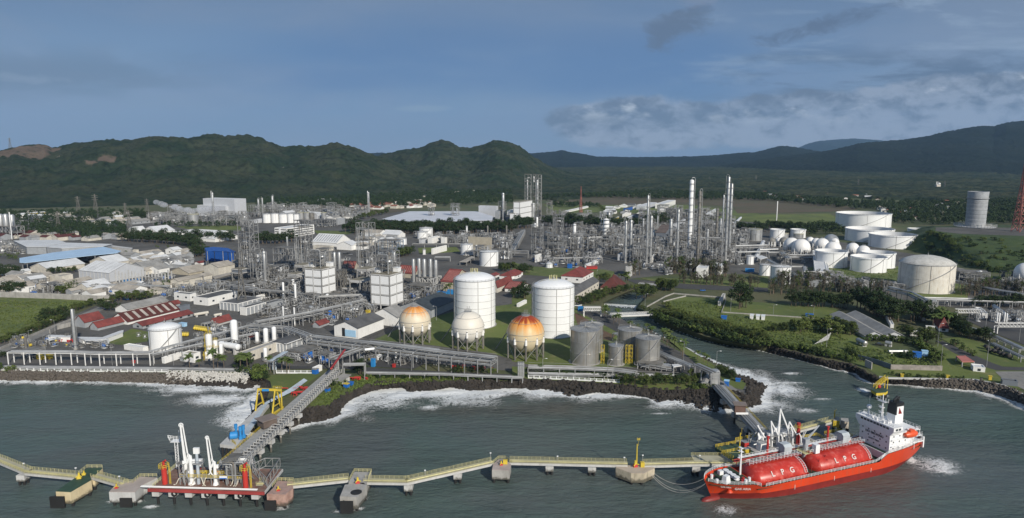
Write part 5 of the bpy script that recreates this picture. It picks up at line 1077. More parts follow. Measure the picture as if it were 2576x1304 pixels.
for k in range(6):MB().cyl((LW*(k+.5)/6+4,DW*.75,-2),.5,PZ+1.1,8).build('pile',BLK,plat)
for k in range(2):MB().tube([(-3,.5+k*.6,PZ+.35),(LW*.93,.5+k*.6,PZ+.35)],.15,7).build('edge_pipe',WHT2,plat)
mb=MB();rail_run(mb,[(lp[3].x,lp[3].y,PZ),(1,1,PZ)],1.2,1.6,.07,3);mb.build('railing',PYL,plat)
def ploc(tg,x,y,z=PZ):p=P(tg,x,y,z)-pp[0];return Vector((p.dot(ux),p.dot(uy),0))
mb=MB();ax0,ax1=ploc('M',1770,975).x,ploc('M',2380,985).x;mb.cb(ax0,3.2,PZ+2.5,ax1,6.2,PZ+2.65)
for x_ in np.linspace(ax0,ax1,9):mb.bar((x_,3.3,PZ),(x_,3.3,PZ+2.5),.12);mb.bar((x_,6.1,PZ),(x_,6.1,PZ+2.5),.12)
mb.build('gallery',STL,plat);mb=MB();rail_run(mb,[(ax0,3.2,PZ+2.65),(ax1,3.2,PZ+2.65)],1.2,1.5,.075,3);rail_run(mb,[(ax0,6.2,PZ+2.65),(ax1,6.2,PZ+2.65)],1.2,1.5,.075,3);mb.build('gallery_railing',YEL,plat)
def arm(tg,x,yb,yt,label,s=1.0,z=PZ,group='white marine loading arms',lean=0.):
 """articulated marine loading arm folded upright"""
 q=P(tg,x,yb,z);h_=hgt(q,cv(tg,0,yt)[1]);root=thing('tanker_loader',label,'loading arm',q,0,group);k=h_*.46
 MB().cyl((0,0,0),.95*s,k,10,.62*s).cyl((0,0,0),1.5*s,.8,8,1.1*s).build('riser',WHT2,root)
 mb=MB()
 for dx in(-.55,.45):mb.bar((-1.2*s+dx,.3,k*.62),(-2.6*s+dx*.7-lean,.3,h_-1.2),.32*s,6,.26*s)
 mb.bar((-1.6,0,k*.7),(0,0,k),.6*s,8);mb.build('inner_arm',WHT2,root)
 MB().bar((-2.6*s-.2-lean,-.2,h_-.8),(-2.0*s,-.4,k*.55),.36*s,7).bar((-2.0*s,-.4,k*.55),(-3.0*s,-.4,k*.45),.32*s,7).build('outer_arm',WHT2,root)
 w=MB().lathe((0,0,0),[(.65*s,-.12),(.95*s,-.12),(.95*s,.12),(.65*s,.12),(.65*s,-.12)],14)
 for i in range(4):a=math.pi*i/4;w.bar((.8*s*math.cos(a),.8*s*math.sin(a),0),(-.8*s*math.cos(a),-.8*s*math.sin(a),0),.06,3)
 w.build('sheave',WHT2,root).matrix_local=Matrix.Translation((-2.6*s-.1-lean,0,h_-.9))@Matrix.Rotation(math.pi/2,4,'X')
 MB().box((1.0*s,.1,k*.8),(1.5*s,1.1*s,1.6*s),.2).tube([(0,0,k),(-.8,0,k+1),(-1.6,0,k*.8),(-1.4,0,k*.5),(-.6,0,k*.38)],.28*s,7).build('counterweight',WHT2,root);return q,h_
arm('M',1880,968,368,'tallest white folded loading arm on the platform',.85);arm('M',2112,975,490,'second white loading arm, shorter, right of the tallest one',.7)
q=P('M',1748,815,PZ);h_=hgt(q,cv('M',0,495)[1]);r_=thing('floodlight_tower','white floodlight mast with triangular head at the left of the loading arms','mast',q);mb=MB()
for a,b in((-.5,-.5),(.5,-.5),(0,.6)):mb.bar((a,b,0),(a,b,h_-2),.13,4)
for i in range(int(h_-3)):mb.bar((-.5,-.5,i),(.5,-.5,i+1),.06,3);mb.bar((.5,-.5,i),(-.5,-.5,i),.06,3)
mb.build('lattice_mast',WHT2,r_);mb=MB().box((0,0,h_-2),(3.4,2.4,.15));rail_run(mb,[(-3,0,h_-1),(-1.7,1.2,h_-1.9),(1.7,1.2,h_-1.9),(1.7,-1.2,h_-1.9),(-1.7,-1.2,h_-1.9),(-3,0,h_-1)],1.1,1,.07,2);mb.bar((1,0,h_-2),(1,0,h_+2),.08,4);mb.build('lamp_platform',WHT2,r_)
q=P('M',1945,968,PZ);h_=hgt(q,cv('M',0,615)[1]);r_=thing('service_mast','blue grey mast with white box on top between the loading arms','mast',q);MB().cyl((0,0,0),.55,h_-2,10,.45).build('pole',M('blue_grey',(.42,.47,.52),.5),r_);MB().box((0,0,h_-1),(1.9,.8,2)).build('top_box',WHT2,r_);mb=MB().box((.3,0,h_-5.5),(3,2.2,.15));rail_run(mb,[(-1.2,-1.1,h_-5.4),(1.8,-1.1,h_-5.4),(1.8,1.1,h_-5.4)],1.1,1,.06,2);mb.build('work_platform',STL,r_)
for tg,x,yb,yt,l in(('M',1615,968,716,'red monitor tower with yellow basket at the left of the platform'),('M',2405,1008,740,'red monitor tower with yellow basket at the right of the platform')):
 q=P(tg,x,yb,PZ);h_=hgt(q,cv(tg,0,yt)[1]);r_=thing('fire_monitor_tower',l,'fire tower',q,0,'red fire monitor towers');MB().cyl((0,0,0),.85,h_-2.8,12).build('column',M('signal_red',(.50,.045,.035),.4,var=.1),r_);mb=MB();ring_rail(mb,1.6,h_-3.4,1.3,10,.09);mb.build('basket',YEL,r_);MB().bar((1.5,.2,0),(1.5,.2,h_-3),.12,4).bar((1.9,.2,0),(1.9,.2,h_-3),.12,4).build('ladder',YEL,r_);MB().cyl((0,0,h_-2.8),.4,1.6,8).bar((0,0,h_-1.3),(1.0,-.5,h_-.6),.3,6).build('monitor',RED,r_)
for i in range(26):
 x_,y_=random.uniform(9,LW-10),random.uniform(7,DW*.8);p=pp[0]+ux*x_+uy*y_;p.z=PZ+.02;r_=thing('valve_manifold','low manifold of grey valves and flanged pipes on the platform deck','valves',p,random.uniform(0,3),'valve manifolds on the loading platform');m_=random.choice((STL,PIP,RED,YEL,STL,STD));mb=MB()
 for k in range(4):a,b=random.uniform(-1.6,1.6),random.uniform(-1,1);mb.tube([(a,b,0),(a,b,random.uniform(.8,2.2)),(a+random.uniform(-1.5,1.5),b,random.uniform(.8,2.2))],.17,6)
 mb.build('pipework',m_,r_);MB().lathe((0,0,1.2),[(.35,0),(.4,.06),(.35,.12)],10).build('handwheel',RED,r_)
hm=M('cream_hose',(.66,.62,.52),.6,var=.05)
for k,(a,b)in enumerate((((1770,905),(1700,975)),((1920,905),(1860,975)),((1965,900),(2010,985)),((2020,905),(1980,985)),((2300,900),(2250,985)),((2330,900),(2280,990)),((2345,905),(2300,990)))):
 p=P('M',*a,PZ+2.8);q=P('M',*b,PZ+.3);tag(MB().tube([p,p.lerp(q,.25)+Vector((0,-.2,.3)),p.lerp(q,.6)+Vector((0,-.3,-.6)),p.lerp(q,.85)+Vector((0,0,-.4)),q],.16,6).build('cargo_hose',hm),'cream coloured hose hanging from the gallery down to the platform edge','hose','hoses hanging over the platform edge')
def truss_box(tg,pts_,z0,z1,label,m=STL,parent=None):
 c=[P(tg,a,b,z0)for a,b in pts_];o_=Vector((c[0].x,c[0].y,0));root=thing('pipe_gallery',label,'steel frame',o_);mb=MB();n=len(c)
 for i in range(n):
  a,b=c[i]-o_,c[(i+1)%n]-o_;a.z=b.z=0;L=(b-a).length;k=max(1,round(L/3.5))
  for zz in(z0+.2,z1):mb.bar((a.x,a.y,zz),(b.x,b.y,zz),.14)
  for j in range(k):
   p,q_=a.lerp(b,j/k),a.lerp(b,(j+1)/k);mb.bar((p.x,p.y,z0),(p.x,p.y,z1),.12);mb.bar((p.x,p.y,z0+.2),(q_.x,q_.y,z1),.08,3)
 mb.build('truss',m,root);return root
truss_box('N',[(-30,860),(92,800),(238,800),(110,1000)],PZ,PZ+3.2,'grey steel truss cage at the right end of the loading platform');truss_box('M',[(2150,830),(2240,775),(2480,780),(2500,830)],PZ,PZ+3,'grey steel truss behind the second loading arm')
r_,*_=structure('M',2225,2400,985,742,2,'open grey pump shelter beside the right red fire tower',depth=5,vess=2,pipes=7,name='hose_shelter',ang=0,seed=5,z=PZ)
pipe_rack('M',((2240,745),(2400,742)),7.3,3.5,7,'row of parallel pale pipes on top of the hose shelter',zz=PZ,pm=WHT2,legstep=8)
walkway(P('N',0,985,PZ),P('N',65,985,PZ),'yellow railed landing at the right corner of the platform',3,PZ);tag(MB().box((0,0,1.6),(1.9,1.2,2.8)).build('cabinet',WHT2,None,loc=P('M',1955,805,PZ)),'white cabinet behind the service mast on the platform','cabinet');tag(MB().box((0,0,1.2),(1.4,1.2,2.2)).build('cabinet',WHT2,None,loc=P('M',2235,915,PZ)),'small white cabinet on the platform gallery left of the hose shelter','cabinet')
sg=thing('sign_board','small white and blue sign board on the gallery railing','sign',P('M',2185,925,PZ+3));MB().cb(-1.3,-.1,.2,1.3,0,1.2).build('board',WHT2,sg);MB().cb(-1.2,-.16,.25,1.2,-.102,.6).build('blue_band',BLU,sg)
# left trestle: road, truss pipe way, second causeway
A0,A1=P('M',2140,800,6.0),P('J',712,800,7.5)
def strip(name,root,pts0,pts1,zoff,th,m,o):
 mb=MB()
 for i in range(len(pts0)-1):
  a,b,c,d=pts0[i]-o,pts1[i]-o,pts1[i+1]-o,pts0[i+1]-o;v=[(*p.xy,p.z+zoff)for p in(a,b,c,d)]+[(*p.xy,p.z+zoff-th)for p in(a,b,c,d)]
  mb.add(v,[(3,2,1,0),(4,5,6,7),(0,1,5,4),(1,2,6,5),(2,3,7,6),(3,0,4,7)])
 return mb.build(name,m,root)
def lin(a,b,n):return[a.lerp(b,i/n)for i in range(n+1)]
tr=thing('jetty_trestle','long grey decked trestle with open steel pipe way climbing from the platform to the shore','trestle',Vector((0,0,0)))
L0,L1=lin(P('M',2130,785,6.4),P('J',712,800,7.2),12),lin(P('M',2235,800,6.4),P('J',765,806,7.2),12);o=Vector((0,0,0))
strip('road_deck',tr,L0,L1,0,.8,M('grey_planks',(.33,.33,.32),.8,var=.2,sc=.6),o)
for pl in(L0,):mb=MB();rail_run(mb,pl[:7],1.1,1.8,.065,3);mb.build('railing',YEL,tr)
dperp=(L1[0]-L0[0]).normalized();R0=[p+dperp*.8 for p in L1];R1=[p+dperp*4.2 for p in L1]
for s_ in(R0,R1):mb=MB();[mb.bar(a+Vector((0,0,z_)),b+Vector((0,0,z_)),.2)for a,b in zip(s_[:-1],s_[1:])for z_ in(-.9,1.4)];mb.build('truss_chord',STL,tr)
fm=None
for i in range(44):
 t_=i/43;a=R0[0].lerp(R0[-1],t_);b=R1[0].lerp(R1[-1],t_);mb=MB()
 for p in(a,b):mb.bar(p+Vector((0,0,-.9)),p+Vector((0,0,1.4)),.18)
 for z_ in(-.9,1.4):mb.bar(a+Vector((0,0,z_)),b+Vector((0,0,z_)),.18)
 mb.build('portal_frame',CON2 if i%1==0 else STL,tr)
for k,m_ in enumerate((PIP,STD,RED,PIP,STL)):MB().tube([R0[0].lerp(R1[0],.15+k*.17)+Vector((0,0,-.4+.3*(k%2))),R0[-1].lerp(R1[-1],.15+k*.17)+Vector((0,0,-.4+.3*(k%2)))],(.3,.18,.12,.25,.2)[k],7).build('pipe',m_,tr)
for i in range(1,7):
 p=L0[i].lerp(R1[i],.5);MB().box((p.x,p.y,4.5),(9.5,2,1.6),math.atan2(dperp.y,dperp.x)).build('bent_cap',CON2,tr)
 for s_ in(-3.4,0,3.4):MB().cyl((*(p+dperp*s_).xy,-2),.42,5.8,8).build('pile',CON,tr)
hb_=thing('control_hut','brown roofed hut standing on the left trestle','hut',P('N',112,395,7.4),math.radians(50));MB().cb(-3,-2.4,0,3,2.4,3).build('wall',BRN,hb_);MB().cb(-3.8,-3.2,3.003,3.8,3.2,3.3).build('roof',M('taupe_roof',(.22,.18,.16),.8),hb_)
cw=thing('pipeline_causeway','low concrete causeway carrying pale blue pipelines beside the long trestle','causeway',Vector((0,0,0)))
C0,C1=lin(P('M',2150,580,5.2),P('N',50,195,5.2),6),lin(P('M',2310,600,5.2),P('N',130,190,5.2),6);strip('causeway_deck',cw,C0,C1,0,1.3,CON2,o)
for k in range(5):MB().tube([C0[0].lerp(C1[0],.35+k*.08)+Vector((3,9,.6)),C0[-1].lerp(C1[-1],.45+k*.09)+Vector((0,0,.6)),P('J',335+k*8,985+k*5,5.3),P('J',470+k*7,890+k*4,5.5)],.26,7).build('pipeline',M('pale_blue_pipe',(.42,.49,.56),.45),cw)
for s_ in range(4):MB().cyl((*C0[0].lerp(C1[0],.15+s_*.25).xy,-2),.5,6,8).build('pile',BLK,cw)
mb=MB();rail_run(mb,[C0[0]+Vector((4,2,0)),C1[0]+Vector((-.5,1,0))],1.2,1.4,.08,3);mb.build('railing',YEL,cw)
BL2=M('bright_blue_paint',(.035,.25,.58),.45,var=.08)
q=P('M',2290,545,5.2);r_=thing('pump_tank','bright blue rounded tank on the causeway end','tank',q,.3);MB().hcyl((-1.2,0,2.2),(1.2,0,2.2),1.5,14).build('drum',BL2,r_,True);MB().cb(-1.5,-.6,0,1.5,.6,1).build('saddle',STL,r_)
for x,y,l in((2312,505,'left bright blue vertical pump behind the blue tank'),(2385,515,'right bright blue vertical pump behind the blue tank'),(2355,530,'short bright blue pump beside the blue tank')):
 r_=thing('vertical_pump',l,'pump',P('M',x,y,5.2),0,'blue pumps on the causeway');MB().cyl((0,0,0),.8,1.2,10).cyl((0,0,1.2),.45,2.2,10).build('casing',BL2,r_);MB().cyl((0,0,3.4),.65,1.8,10).build('motor',BL2,r_)
gq=P('J',120,1215,4.3);ga=thing('gantry_crane','yellow gantry hoist straddling the pipelines on the headland','gantry',gq);gL=P('J',40,1195,4.3)-gq;gR=P('J',205,1205,4.3)-gq;gh=hgt(P('J',200,1205,4.3),cv('J',0,1000)[1]);gd=Vector((1.5,7,0))
for nm_,b_ in(('leg',gL),('leg',gR)):
 for s_ in(-1,1):MB().bar(b_+gd*.5*s_,b_+Vector((0,0,gh))+gd*.1*s_,.42,4,.34).build('leg',YEL,ga)
 MB().bar(b_-gd*.36+Vector((0,0,gh*.3)),b_+gd*.36+Vector((0,0,gh*.3)),.25,4).bar(b_-gd*.7,b_+gd*.7,.4,4).build('sill_beam',YEL,ga)
MB().bar(gL+Vector((-.5,0,gh)),gR+Vector((2.5,0,gh)),.65,4).build('bridge_beam',YEL,ga);MB().box(gL.lerp(gR,.42)+Vector((0,-.7,gh)),(3,.3,1.0)).build('name_plate',BL2,ga);mb=MB();rail_run(mb,[gR+Vector((-1.5,.8,gh+.5)),gR+Vector((2.5,.8,gh+.5))],1,1,.07,2);mb.bar(gR+Vector((2,1,0)),gR+Vector((2,1,gh)),.3,4);mb.build('access_ladder',YEL,ga)
# right trestle and jetty head behind the ship
t2=thing('jetty_trestle','straight pipe trestle running from the pipe portal on the point out to the ship berth','trestle',Vector((0,0,0)))
B0,B1=lin(P('K',1955,950,6.2),P('O',2450,555,6.2),8),lin(P('K',2075,955,6.2),P('Q',60,530,6.2),8);B0[-1]=B0[-1];strip('deck',t2,B0,B1,0,.9,CON,o);pb_=(B1[0]-B0[0]);
for k in range(8):MB().tube([B0[0].lerp(B1[0],.08+k*.07)+Vector((0,0,.4)),B0[-1].lerp(B1[-1],.08+k*.07)+Vector((0,0,.4))],.16,6).build('pipe',PIP if k%3 else STD,t2)
strip('walk_deck',t2,[a.lerp(b,.74)for a,b in zip(B0,B1)],[a.lerp(b,.98)for a,b in zip(B0,B1)],.25,.2,CON2,o);mb=MB();rail_run(mb,[b+Vector((0,0,.2))for b in B1],1.2,1.6,.07,3);mb.build('railing',YEL,t2)
for i in(2,4,6):p=B0[i].lerp(B1[i],.5);MB().box((p.x,p.y,4.2),(7.5,2.2,2.0),.25).build('pile_cap',CON,t2);[MB().cyl((p.x+s_,p.y,-2),.5,5.4,8).build('pile',BLK,t2)for s_ in(-2.4,2.4)]
hq=P('O',2225,265,6.4);r_=thing('control_hut','brown hut with flat roof halfway along the right trestle','hut',hq,math.radians(-10));MB().cb(-2.2,-1.8,0,2.2,1.8,3.6).build('wall',M('brown_brick',(.16,.10,.08),.85),r_);MB().cb(-2.8,-2.4,3.603,2.8,2.4,3.9).build('roof',M('taupe_roof',(.22,.18,.16),.8),r_)
for k in range(2):MB().tube([P('O',2190,275+k*10,6.9),P('O',2310,275+k*10,6.9)],.2,6).build('expansion_pipe',WHT2,t2)
HZ_=6.6
def sloc(x,y,z):a=math.radians(201.3);return Vector((110.3+x*math.cos(a)-y*math.sin(a),232.8+x*math.sin(a)+y*math.cos(a),z))
jh=thing('berth_platform','concrete jetty head with yellow railings on the far side of the ship','platform',sloc(0,0,0),math.radians(200.7))
MB().cb(-10,-24,HZ_-1.2,16,-10.5,HZ_).build('deck_slab',CON,jh);MB().cb(16.2,-22,HZ_-1.4,27,-11.5,HZ_-.2).build('green_deck',GDK,jh);mb=MB();rail_run(mb,[(16,-24,HZ_),(-10,-24,HZ_),(-10,-10.6,HZ_)],1.2,1.5,.08,3);rail_run(mb,[(27,-22,HZ_-.2),(27,-11.5,HZ_-.2)],1.2,1.5,.08,3);rail_run(mb,[(27,-22,HZ_-.2),(16.2,-22,HZ_-.2)],1.2,1.5,.08,3);mb.build('railing',YEL,jh)
for x_ in(-8,-1,6,13,20,25):
 for y_ in(-22,-12.5):MB().cyl((x_,y_,-2),.5,HZ_+.7,8).build('pile',BLK,jh)
mb=MB();mb.cb(-4,-20,HZ_+4,8,-14,HZ_+4.2);rail_run(mb,[(-4,-14,HZ_+4.2),(8,-14,HZ_+4.2),(8,-20,HZ_+4.2),(-4,-20,HZ_+4.2),(-4,-14,HZ_+4.2)],1.1,1.3,.07,2)
for x_ in(-4,2,8):[mb.bar((x_,y_,HZ_),(x_,y_,HZ_+4),.2)for y_ in(-20,-14)]
mb.build('upper_gallery',STL,jh)
mb=MB()
for i in range(40):x_,y_=random.uniform(-8,14),random.uniform(-22,-12);mb.tube([(x_,y_,HZ_),(x_,y_,HZ_+random.uniform(1,5)),(x_+random.uniform(-3,3),y_+random.uniform(-1,1),HZ_+random.uniform(1,5))],random.uniform(.12,.26),6)
mb.build('manifold_piping',PIP,jh)
def arm2(x,y_,h_,label,s,lean):
 q=sloc(x,y_,HZ_);root=thing('tanker_loader',label,'loading arm',q,0,'white marine loading arms');k=h_*.5;MB().cyl((0,0,0),.6*s,k,10).build('riser',WHT2,root);MB().bar((0,0,k),(lean,0,h_),.35*s,6,.28*s).bar((.6,.3,k*.8),(lean+.3,.3,h_),.22*s,6).build('inner_arm',WHT2,root);MB().bar((lean,0,h_),(lean+3.2*s,-.5,k*.9),.3*s,6).tube([(lean+3.2*s,-.5,k*.9),(lean+4.0*s,-1,k*1.05),(lean+4.6*s,-1.3,k*.8),(lean+4.9*s,-1.5,1)],.32*s,7).build('outer_arm',WHT2,root);MB().box((-.8,.3,k*.85),(1.6,1.0,1.5)).tube([(0,0,k*.8),(-1.5,0,k*.9),(-1.9,0,k*.4)],.3,7).build('counterweight',WHT2,root)
arm2(3.5,-15,14.5,'tallest loading arm on the jetty head behind the ship',1.0,.3);arm2(6.5,-15,10,'middle loading arm of the group behind the ship',.9,-.6);arm2(10,-16,8.5,'short loading arm nearest the ship bow on the jetty head',.9,-2.2);arm2(-.2,-14.5,9,'short loading arm nearest the deck crane on the jetty head',.9,.8)
mb_=thing('fire_monitor_tower','slim red monitor tower on the jetty head behind the ship','fire tower',sloc(-4.5,-13,HZ_),0,'red fire monitor towers');MB().cyl((0,0,0),.7,8.5,10).build('column',RED,mb_);q_=MB();ring_rail(q_,1.3,6.5,1.2,8,.09);q_.build('basket',YEL,mb_)
for x_,y_,d_,m_,l in((12,-14,(3,2.6,2.8),WHT2,'white cabin on the jetty head near the ship bow'),(15.5,-19,(2,2,1.6),RED,'red box on the jetty head'),(19,-14,(2.4,1.6,1.6),YEL,'yellow hook box on the green deck by the bow')):
 r_=thing('equipment_box',l,'box',sloc(x_,y_,HZ_),math.radians(200.7));MB().box((0,0,d_[2]/2),d_).build('casing',m_,r_);MB().box((0,0,d_[2]+.06),(d_[0]+.2,d_[1]+.2,.1)).build('lid',STL,r_)
s_=thing('sign_board','blank white board on two posts behind the ship bow','sign',P('O',2430,590,7));MB().cb(-1.2,0,2.4,1.2,.12,5).build('board',WHT2,s_);MB().bar((-.9,.2,0),(-.9,.2,3),.08).bar((.9,.2,0),(.9,.2,3),.08).build('post',STL,s_)
g0,g1=sloc(-9,-22,HZ_),P('Q',665,330,HZ_+1);walkway(g0,g1,'rusty yellow gangway climbing to the outer dolphin beyond the ship',2.4,HZ_)
r_,_o=dolphin('small outer dolphin with yellow railed deck beyond the ship',[('Q',[(640,345),(700,350),(705,315),(640,310)])],HZ_+1,4.5,YEL,CON,[('Q',640,345),('Q',640,310),('Q',705,315),('Q',700,350)])
r_,_o=dolphin('pale concrete block on black piles beyond the ship',[('Q',[(715,355),(792,360),(785,325),(712,322)])],6.4,3.4,M('buff_block',(.45,.41,.34),.85),CON)
mq=P('Q',650,320,HZ_+1);mast(mq,hgt(mq,cv('Q',0,235)[1]),'thin yellow mast with red arm on the outer dolphin beyond the ship',False)
for i in range(3):
 x_=(24,-14,-26)[i];q=sloc(x_,-13,HZ_-.4);r_=thing('mooring_dolphin',['berthing block with green deck by the ship bow','yellow railed berthing block abeam of the deck crane','low concrete berthing block abeam of the ship funnel'][i],'dolphin',q,math.radians(200.7));MB().cb(-4,-4,-4,4,2.4,-.15).build('concrete_block',CON,r_);MB().cb(-3.9,-3.9,-.148,3.9,2.3,0).build('deck',GDK if i==0 else CON,r_);mb=MB();rail_run(mb,[(-4,2.4,0),(-4,-4,0),(4,-4,0),(4,2.4,0)],1.2,1.4,.08,3);mb.build('railing',YEL,r_);[MB().cyl((a,b,-9),.5,5,8).build('pile',BLK,r_)for a in(-2.5,2.5)for b in(-2.5,1)]
r_,_o=dolphin('octagonal landing dolphin with yellow edge off the right bank',[('L',[(1010,995),(1060,1028),(1150,1022),(1172,1005),(1130,985),(1050,975)])],3.6,2.2,YEL,GDK)
a,b=P('L',1040,978,3.8),P('L',1160,880,8.5);root=thing('gangway','steep yellow gangway from the landing dolphin up to the right bank','gangway',a);d=b-a;mb=MB();n_=Vector((-d.y,d.x,0)).normalized()*.9
mb.bar(n_,d+n_,.22).bar(-n_,d-n_,.22);mb.build('stringer',YEL,root);mb=MB()
for s_ in(n_,-n_):rail_run(mb,[s_,d+s_],1.3,1.3,.09,3)
mb.build('railing',YEL,root);mb=MB().bar(d+n_,(d.x+n_.x,d.y+n_.y,GZ-a.z-1),.2).bar(d-n_,(d.x-n_.x,d.y-n_.y,GZ-a.z-1),.2);mb.build('post',YEL,root);tag(MB().lathe((0,0,1),[(.02,-.9),(.8,-.5),(.9,.2),(.6,.8),(.02,1)],12).build('mooring_buoy',RED,None,True,P('L',1085,985,3.6)),'round red float on the octagonal landing dolphin','buoy')
# big tanks and spheres
SILM=M('stained_silver_tank',(.46,.46,.445),.36,.6,.22,.12,dirt=(.30,.21,.10),dirt_amt=.45,streak=True);CRT=M('stained_cream_tank',(.70,.67,.60),.5,var=.1,dirt=(.42,.33,.22),dirt_amt=.6,streak=True)
for r_ in(('J',1945,2342,408,-58,'tall white cylindrical tank left of the other tall white tank'),('K',200,603,498,14,'tall white cylindrical tank right of the other, behind the rust topped sphere')):
 o_,c,r,h=tank(*r_[:5],'dome',r_[5],WHT2,seams=6,group='pair of tall white tanks')
 mb=MB();z1=h+r*.3;ring_rail(mb,r*.3,z1-1.2,1.3,12);[mb.bar((k*1.1-2.5,(k%2)*1.2,z1-1),(k*1.1-2.5,(k%2)*1.2,z1+2.6),.28,5)for k in range(5)];mb.build('roof_platform',PYL,o_)
 a=to_cam(c)-1.35;mb=MB()
 for k in(-.09,-.03,.03,.09):mb.tube([((r+.6)*math.cos(a+k),(r+.6)*math.sin(a+k),0),((r+.6)*math.cos(a+k),(r+.6)*math.sin(a+k),h),(r*.55*math.cos(a+k),r*.55*math.sin(a+k),h+r*.27),(r*.3*math.cos(a+k),r*.3*math.sin(a+k),h+r*.3)],.16,5)
 mb.build('riser_pipes',STL,o_)
sphere_tank('J',1405,1712,328,565,'spherical gas tank with orange stained crown, leftmost of the three big spheres',sphere_mat('sphere_orange',.24,(.66,.60,.48)),group='three big gas spheres');sphere_tank('J',1918,2235,385,625,'nearly clean cream white spherical gas tank, middle of the three big spheres',sphere_mat('sphere_clean',.08,(.70,.68,.62)),group='three big gas spheres')
sphere_tank('K',-52,316,447,720,'spherical gas tank with heavy red rust on top, rightmost of the three big spheres',sphere_mat('sphere_rust',.95,(.64,.55,.38)),group='three big gas spheres')
for a in((665,885,640,380,'partly hidden silver tank behind the largest stained silver tank'),(568,848,765,432,'largest stained silver tank, nearest the rust topped sphere'),(1033,1262,690,428,'silver tank at the back beside the river road'),(1205,1440,778,510,'stained silver tank at the right front of its group'),(943,1085,768,577,'small rusty silver tank between the larger silver ones')):
 tank('K',*a[:4],'cone',a[4],SILM,SILM,(-.9,.9),'stained silver tanks near the river',seams=2)
for x in(885,1125,1163):q=P('K',x,740,GZ);r_=thing('access_tower',{885:'yellow access tower between the largest and the smallest silver tank',1125:'left of two yellow access towers beside the small silver tank',1163:'right of two yellow access towers beside the right front silver tank'}[x],'access tower',q,TH,'yellow access towers');frame(r_,1.6,1.6,hgt(q,cv('K',0,560)[1]),1,1,5,YEL,.4,.09,decks=False,seed=x)
E_='E'
for a in((680,1168,562,432,'widest white open top tank at the back of the tank farm'),(770,1200,706,585,'white open top tank in front of the widest one'),(1002,1420,768,640,'white open top tank half hidden by the green mound'),(1370,1520,640,572,'white tank behind the crest of the green mound'),(918,1218,960,815,'white open top tank behind the right front one'),(463,755,955,800,'white open top tank with diagonal stair at the left front of the tank farm'),(815,1135,1003,858,'white open top tank at the right front of the tank farm'),(20,155,668,580,'left of two small white open top tanks by the trees'),(222,360,662,580,'right of two small white open top tanks by the trees')):
 tank(E_,*a[:4],'float',a[4],WHT2,None,(-.2,1.0),'open top tanks of the right tank farm')
tank(E_,1290,1772,1205,932,'dome','large cream stained domed tank with diagonal stair below the mound',CRT,M('weathered_dome',(.55,.54,.50),.7,var=.15,dirt=(.3,.28,.24),dirt_amt=.6),(-.75,1.2),seams=1)
for t_,a,k,l in(('E',(22,212,1115,948),'cone','white tank right of its twin among grey trees'),('E',(-85,24,1032,925),'cone','white tank left of its twin among grey trees'),('C',(1365,1450,803,738),'cone','small white tank between columns in the refinery'),('C',(2290,2362,922,840),'cone','small white tank with stair right of the column group'),('C',(2335,2412,690,628),'cone','white tank in front of the silver one at the back right'),('F',(1483,1775,620,418),'dome','white storage tank beside the coast pipe rack at the left'),('F',(2140,2222,465,402),'cone','small white tank behind the coast pipe rack'),('B',(1598,1730,498,412),'cone','white tank at the back of the pair near the tree belt'),('B',(1577,1680,516,448),'cone','white tank at the front of the pair near the tree belt'),('B',(1378,1475,572,512),'cone','small white tank beside the blue grey framework'),('B',(2003,2122,675,570),'cone','white tank with stair beside the beige hall'),('B',(2188,2372,785,645),'cone','bigger plain white tank in front of the beige hall'),('B',(1630,1660,668,618),'cone','tiny white tank on the lawn'),('C',(330,398,955,915),'dome','low white tank by the refinery road')):
 tank(t_,*a,k,l,WHT2,None,(-.5,.7)if a[1]-a[0]>100 else None)
tank('C',2305,2440,690,580,'cone','silver tank behind the small white one',ALU,ALU);tank('A',1845,1945,365,275,'cone','silver tank in the far left plant',ALU,ALU);tank('E',105,195,665,620,'cone','grey tank between the small spheres at the back',ALU,ALU);tank('E',250,342,665,622,'cone','silver tank in front of the small white open top tank',ALU,ALU)
for i,(a,b)in enumerate(((70,152),(150,228),(228,312),(308,372),(368,426))):tank('B',a,b,358,272-(i%2)*4,'cone','white silo tank standing in the tight row of the far plant',WHT2,None,None,'row of white tanks in the far plant')
for i,(a,b,m_)in enumerate(((415,470,ALU),(470,530,ALU),(525,572,STD),(640,690,ALU))):tank('B',a,b,325,258,'cone','grey tank right of the white row in the far plant',m_,m_,None,'grey tanks in the far plant')
SWH=sphere_mat('sphere_white',.0,(.78,.78,.77));SGR=M('sphere_grey',(.20,.195,.18),.6,var=.2)
for a,m_,l in(((0,70,690,745),SGR,'grey brown sphere at the left end of the sphere group'),((72,135,690,735),SWH,'small white sphere behind the grey ones'),((108,190,692,750),SGR,'second grey brown sphere of the group'),((370,450,690,735),SWH,'white sphere at the back left of the dome'),((425,515,705,750),SWH,'white sphere left of the geodesic dome'),((600,690,705,760),SWH,'white sphere right behind the geodesic dome'),((150,300,730,820),SWH,'large white sphere at the back of the front pair'),((460,592,727,800),SWH,'white sphere in the second row left'),((555,706,768,845),SWH,'white sphere behind the stair tank'),((765,884,765,832),SWH,'white sphere with stair at the right of the group'),((865,992,795,860),SWH,'rightmost white sphere of the group'),((233,404,753,838),SWH,'largest white sphere nearest the camera in the tank farm'),((2412,2610,1000,1100),SWH,'white sphere cut by the right edge of the photograph')):
 sphere_tank('E',*a,l,m_,8,'white spheres of the tank farm',False)
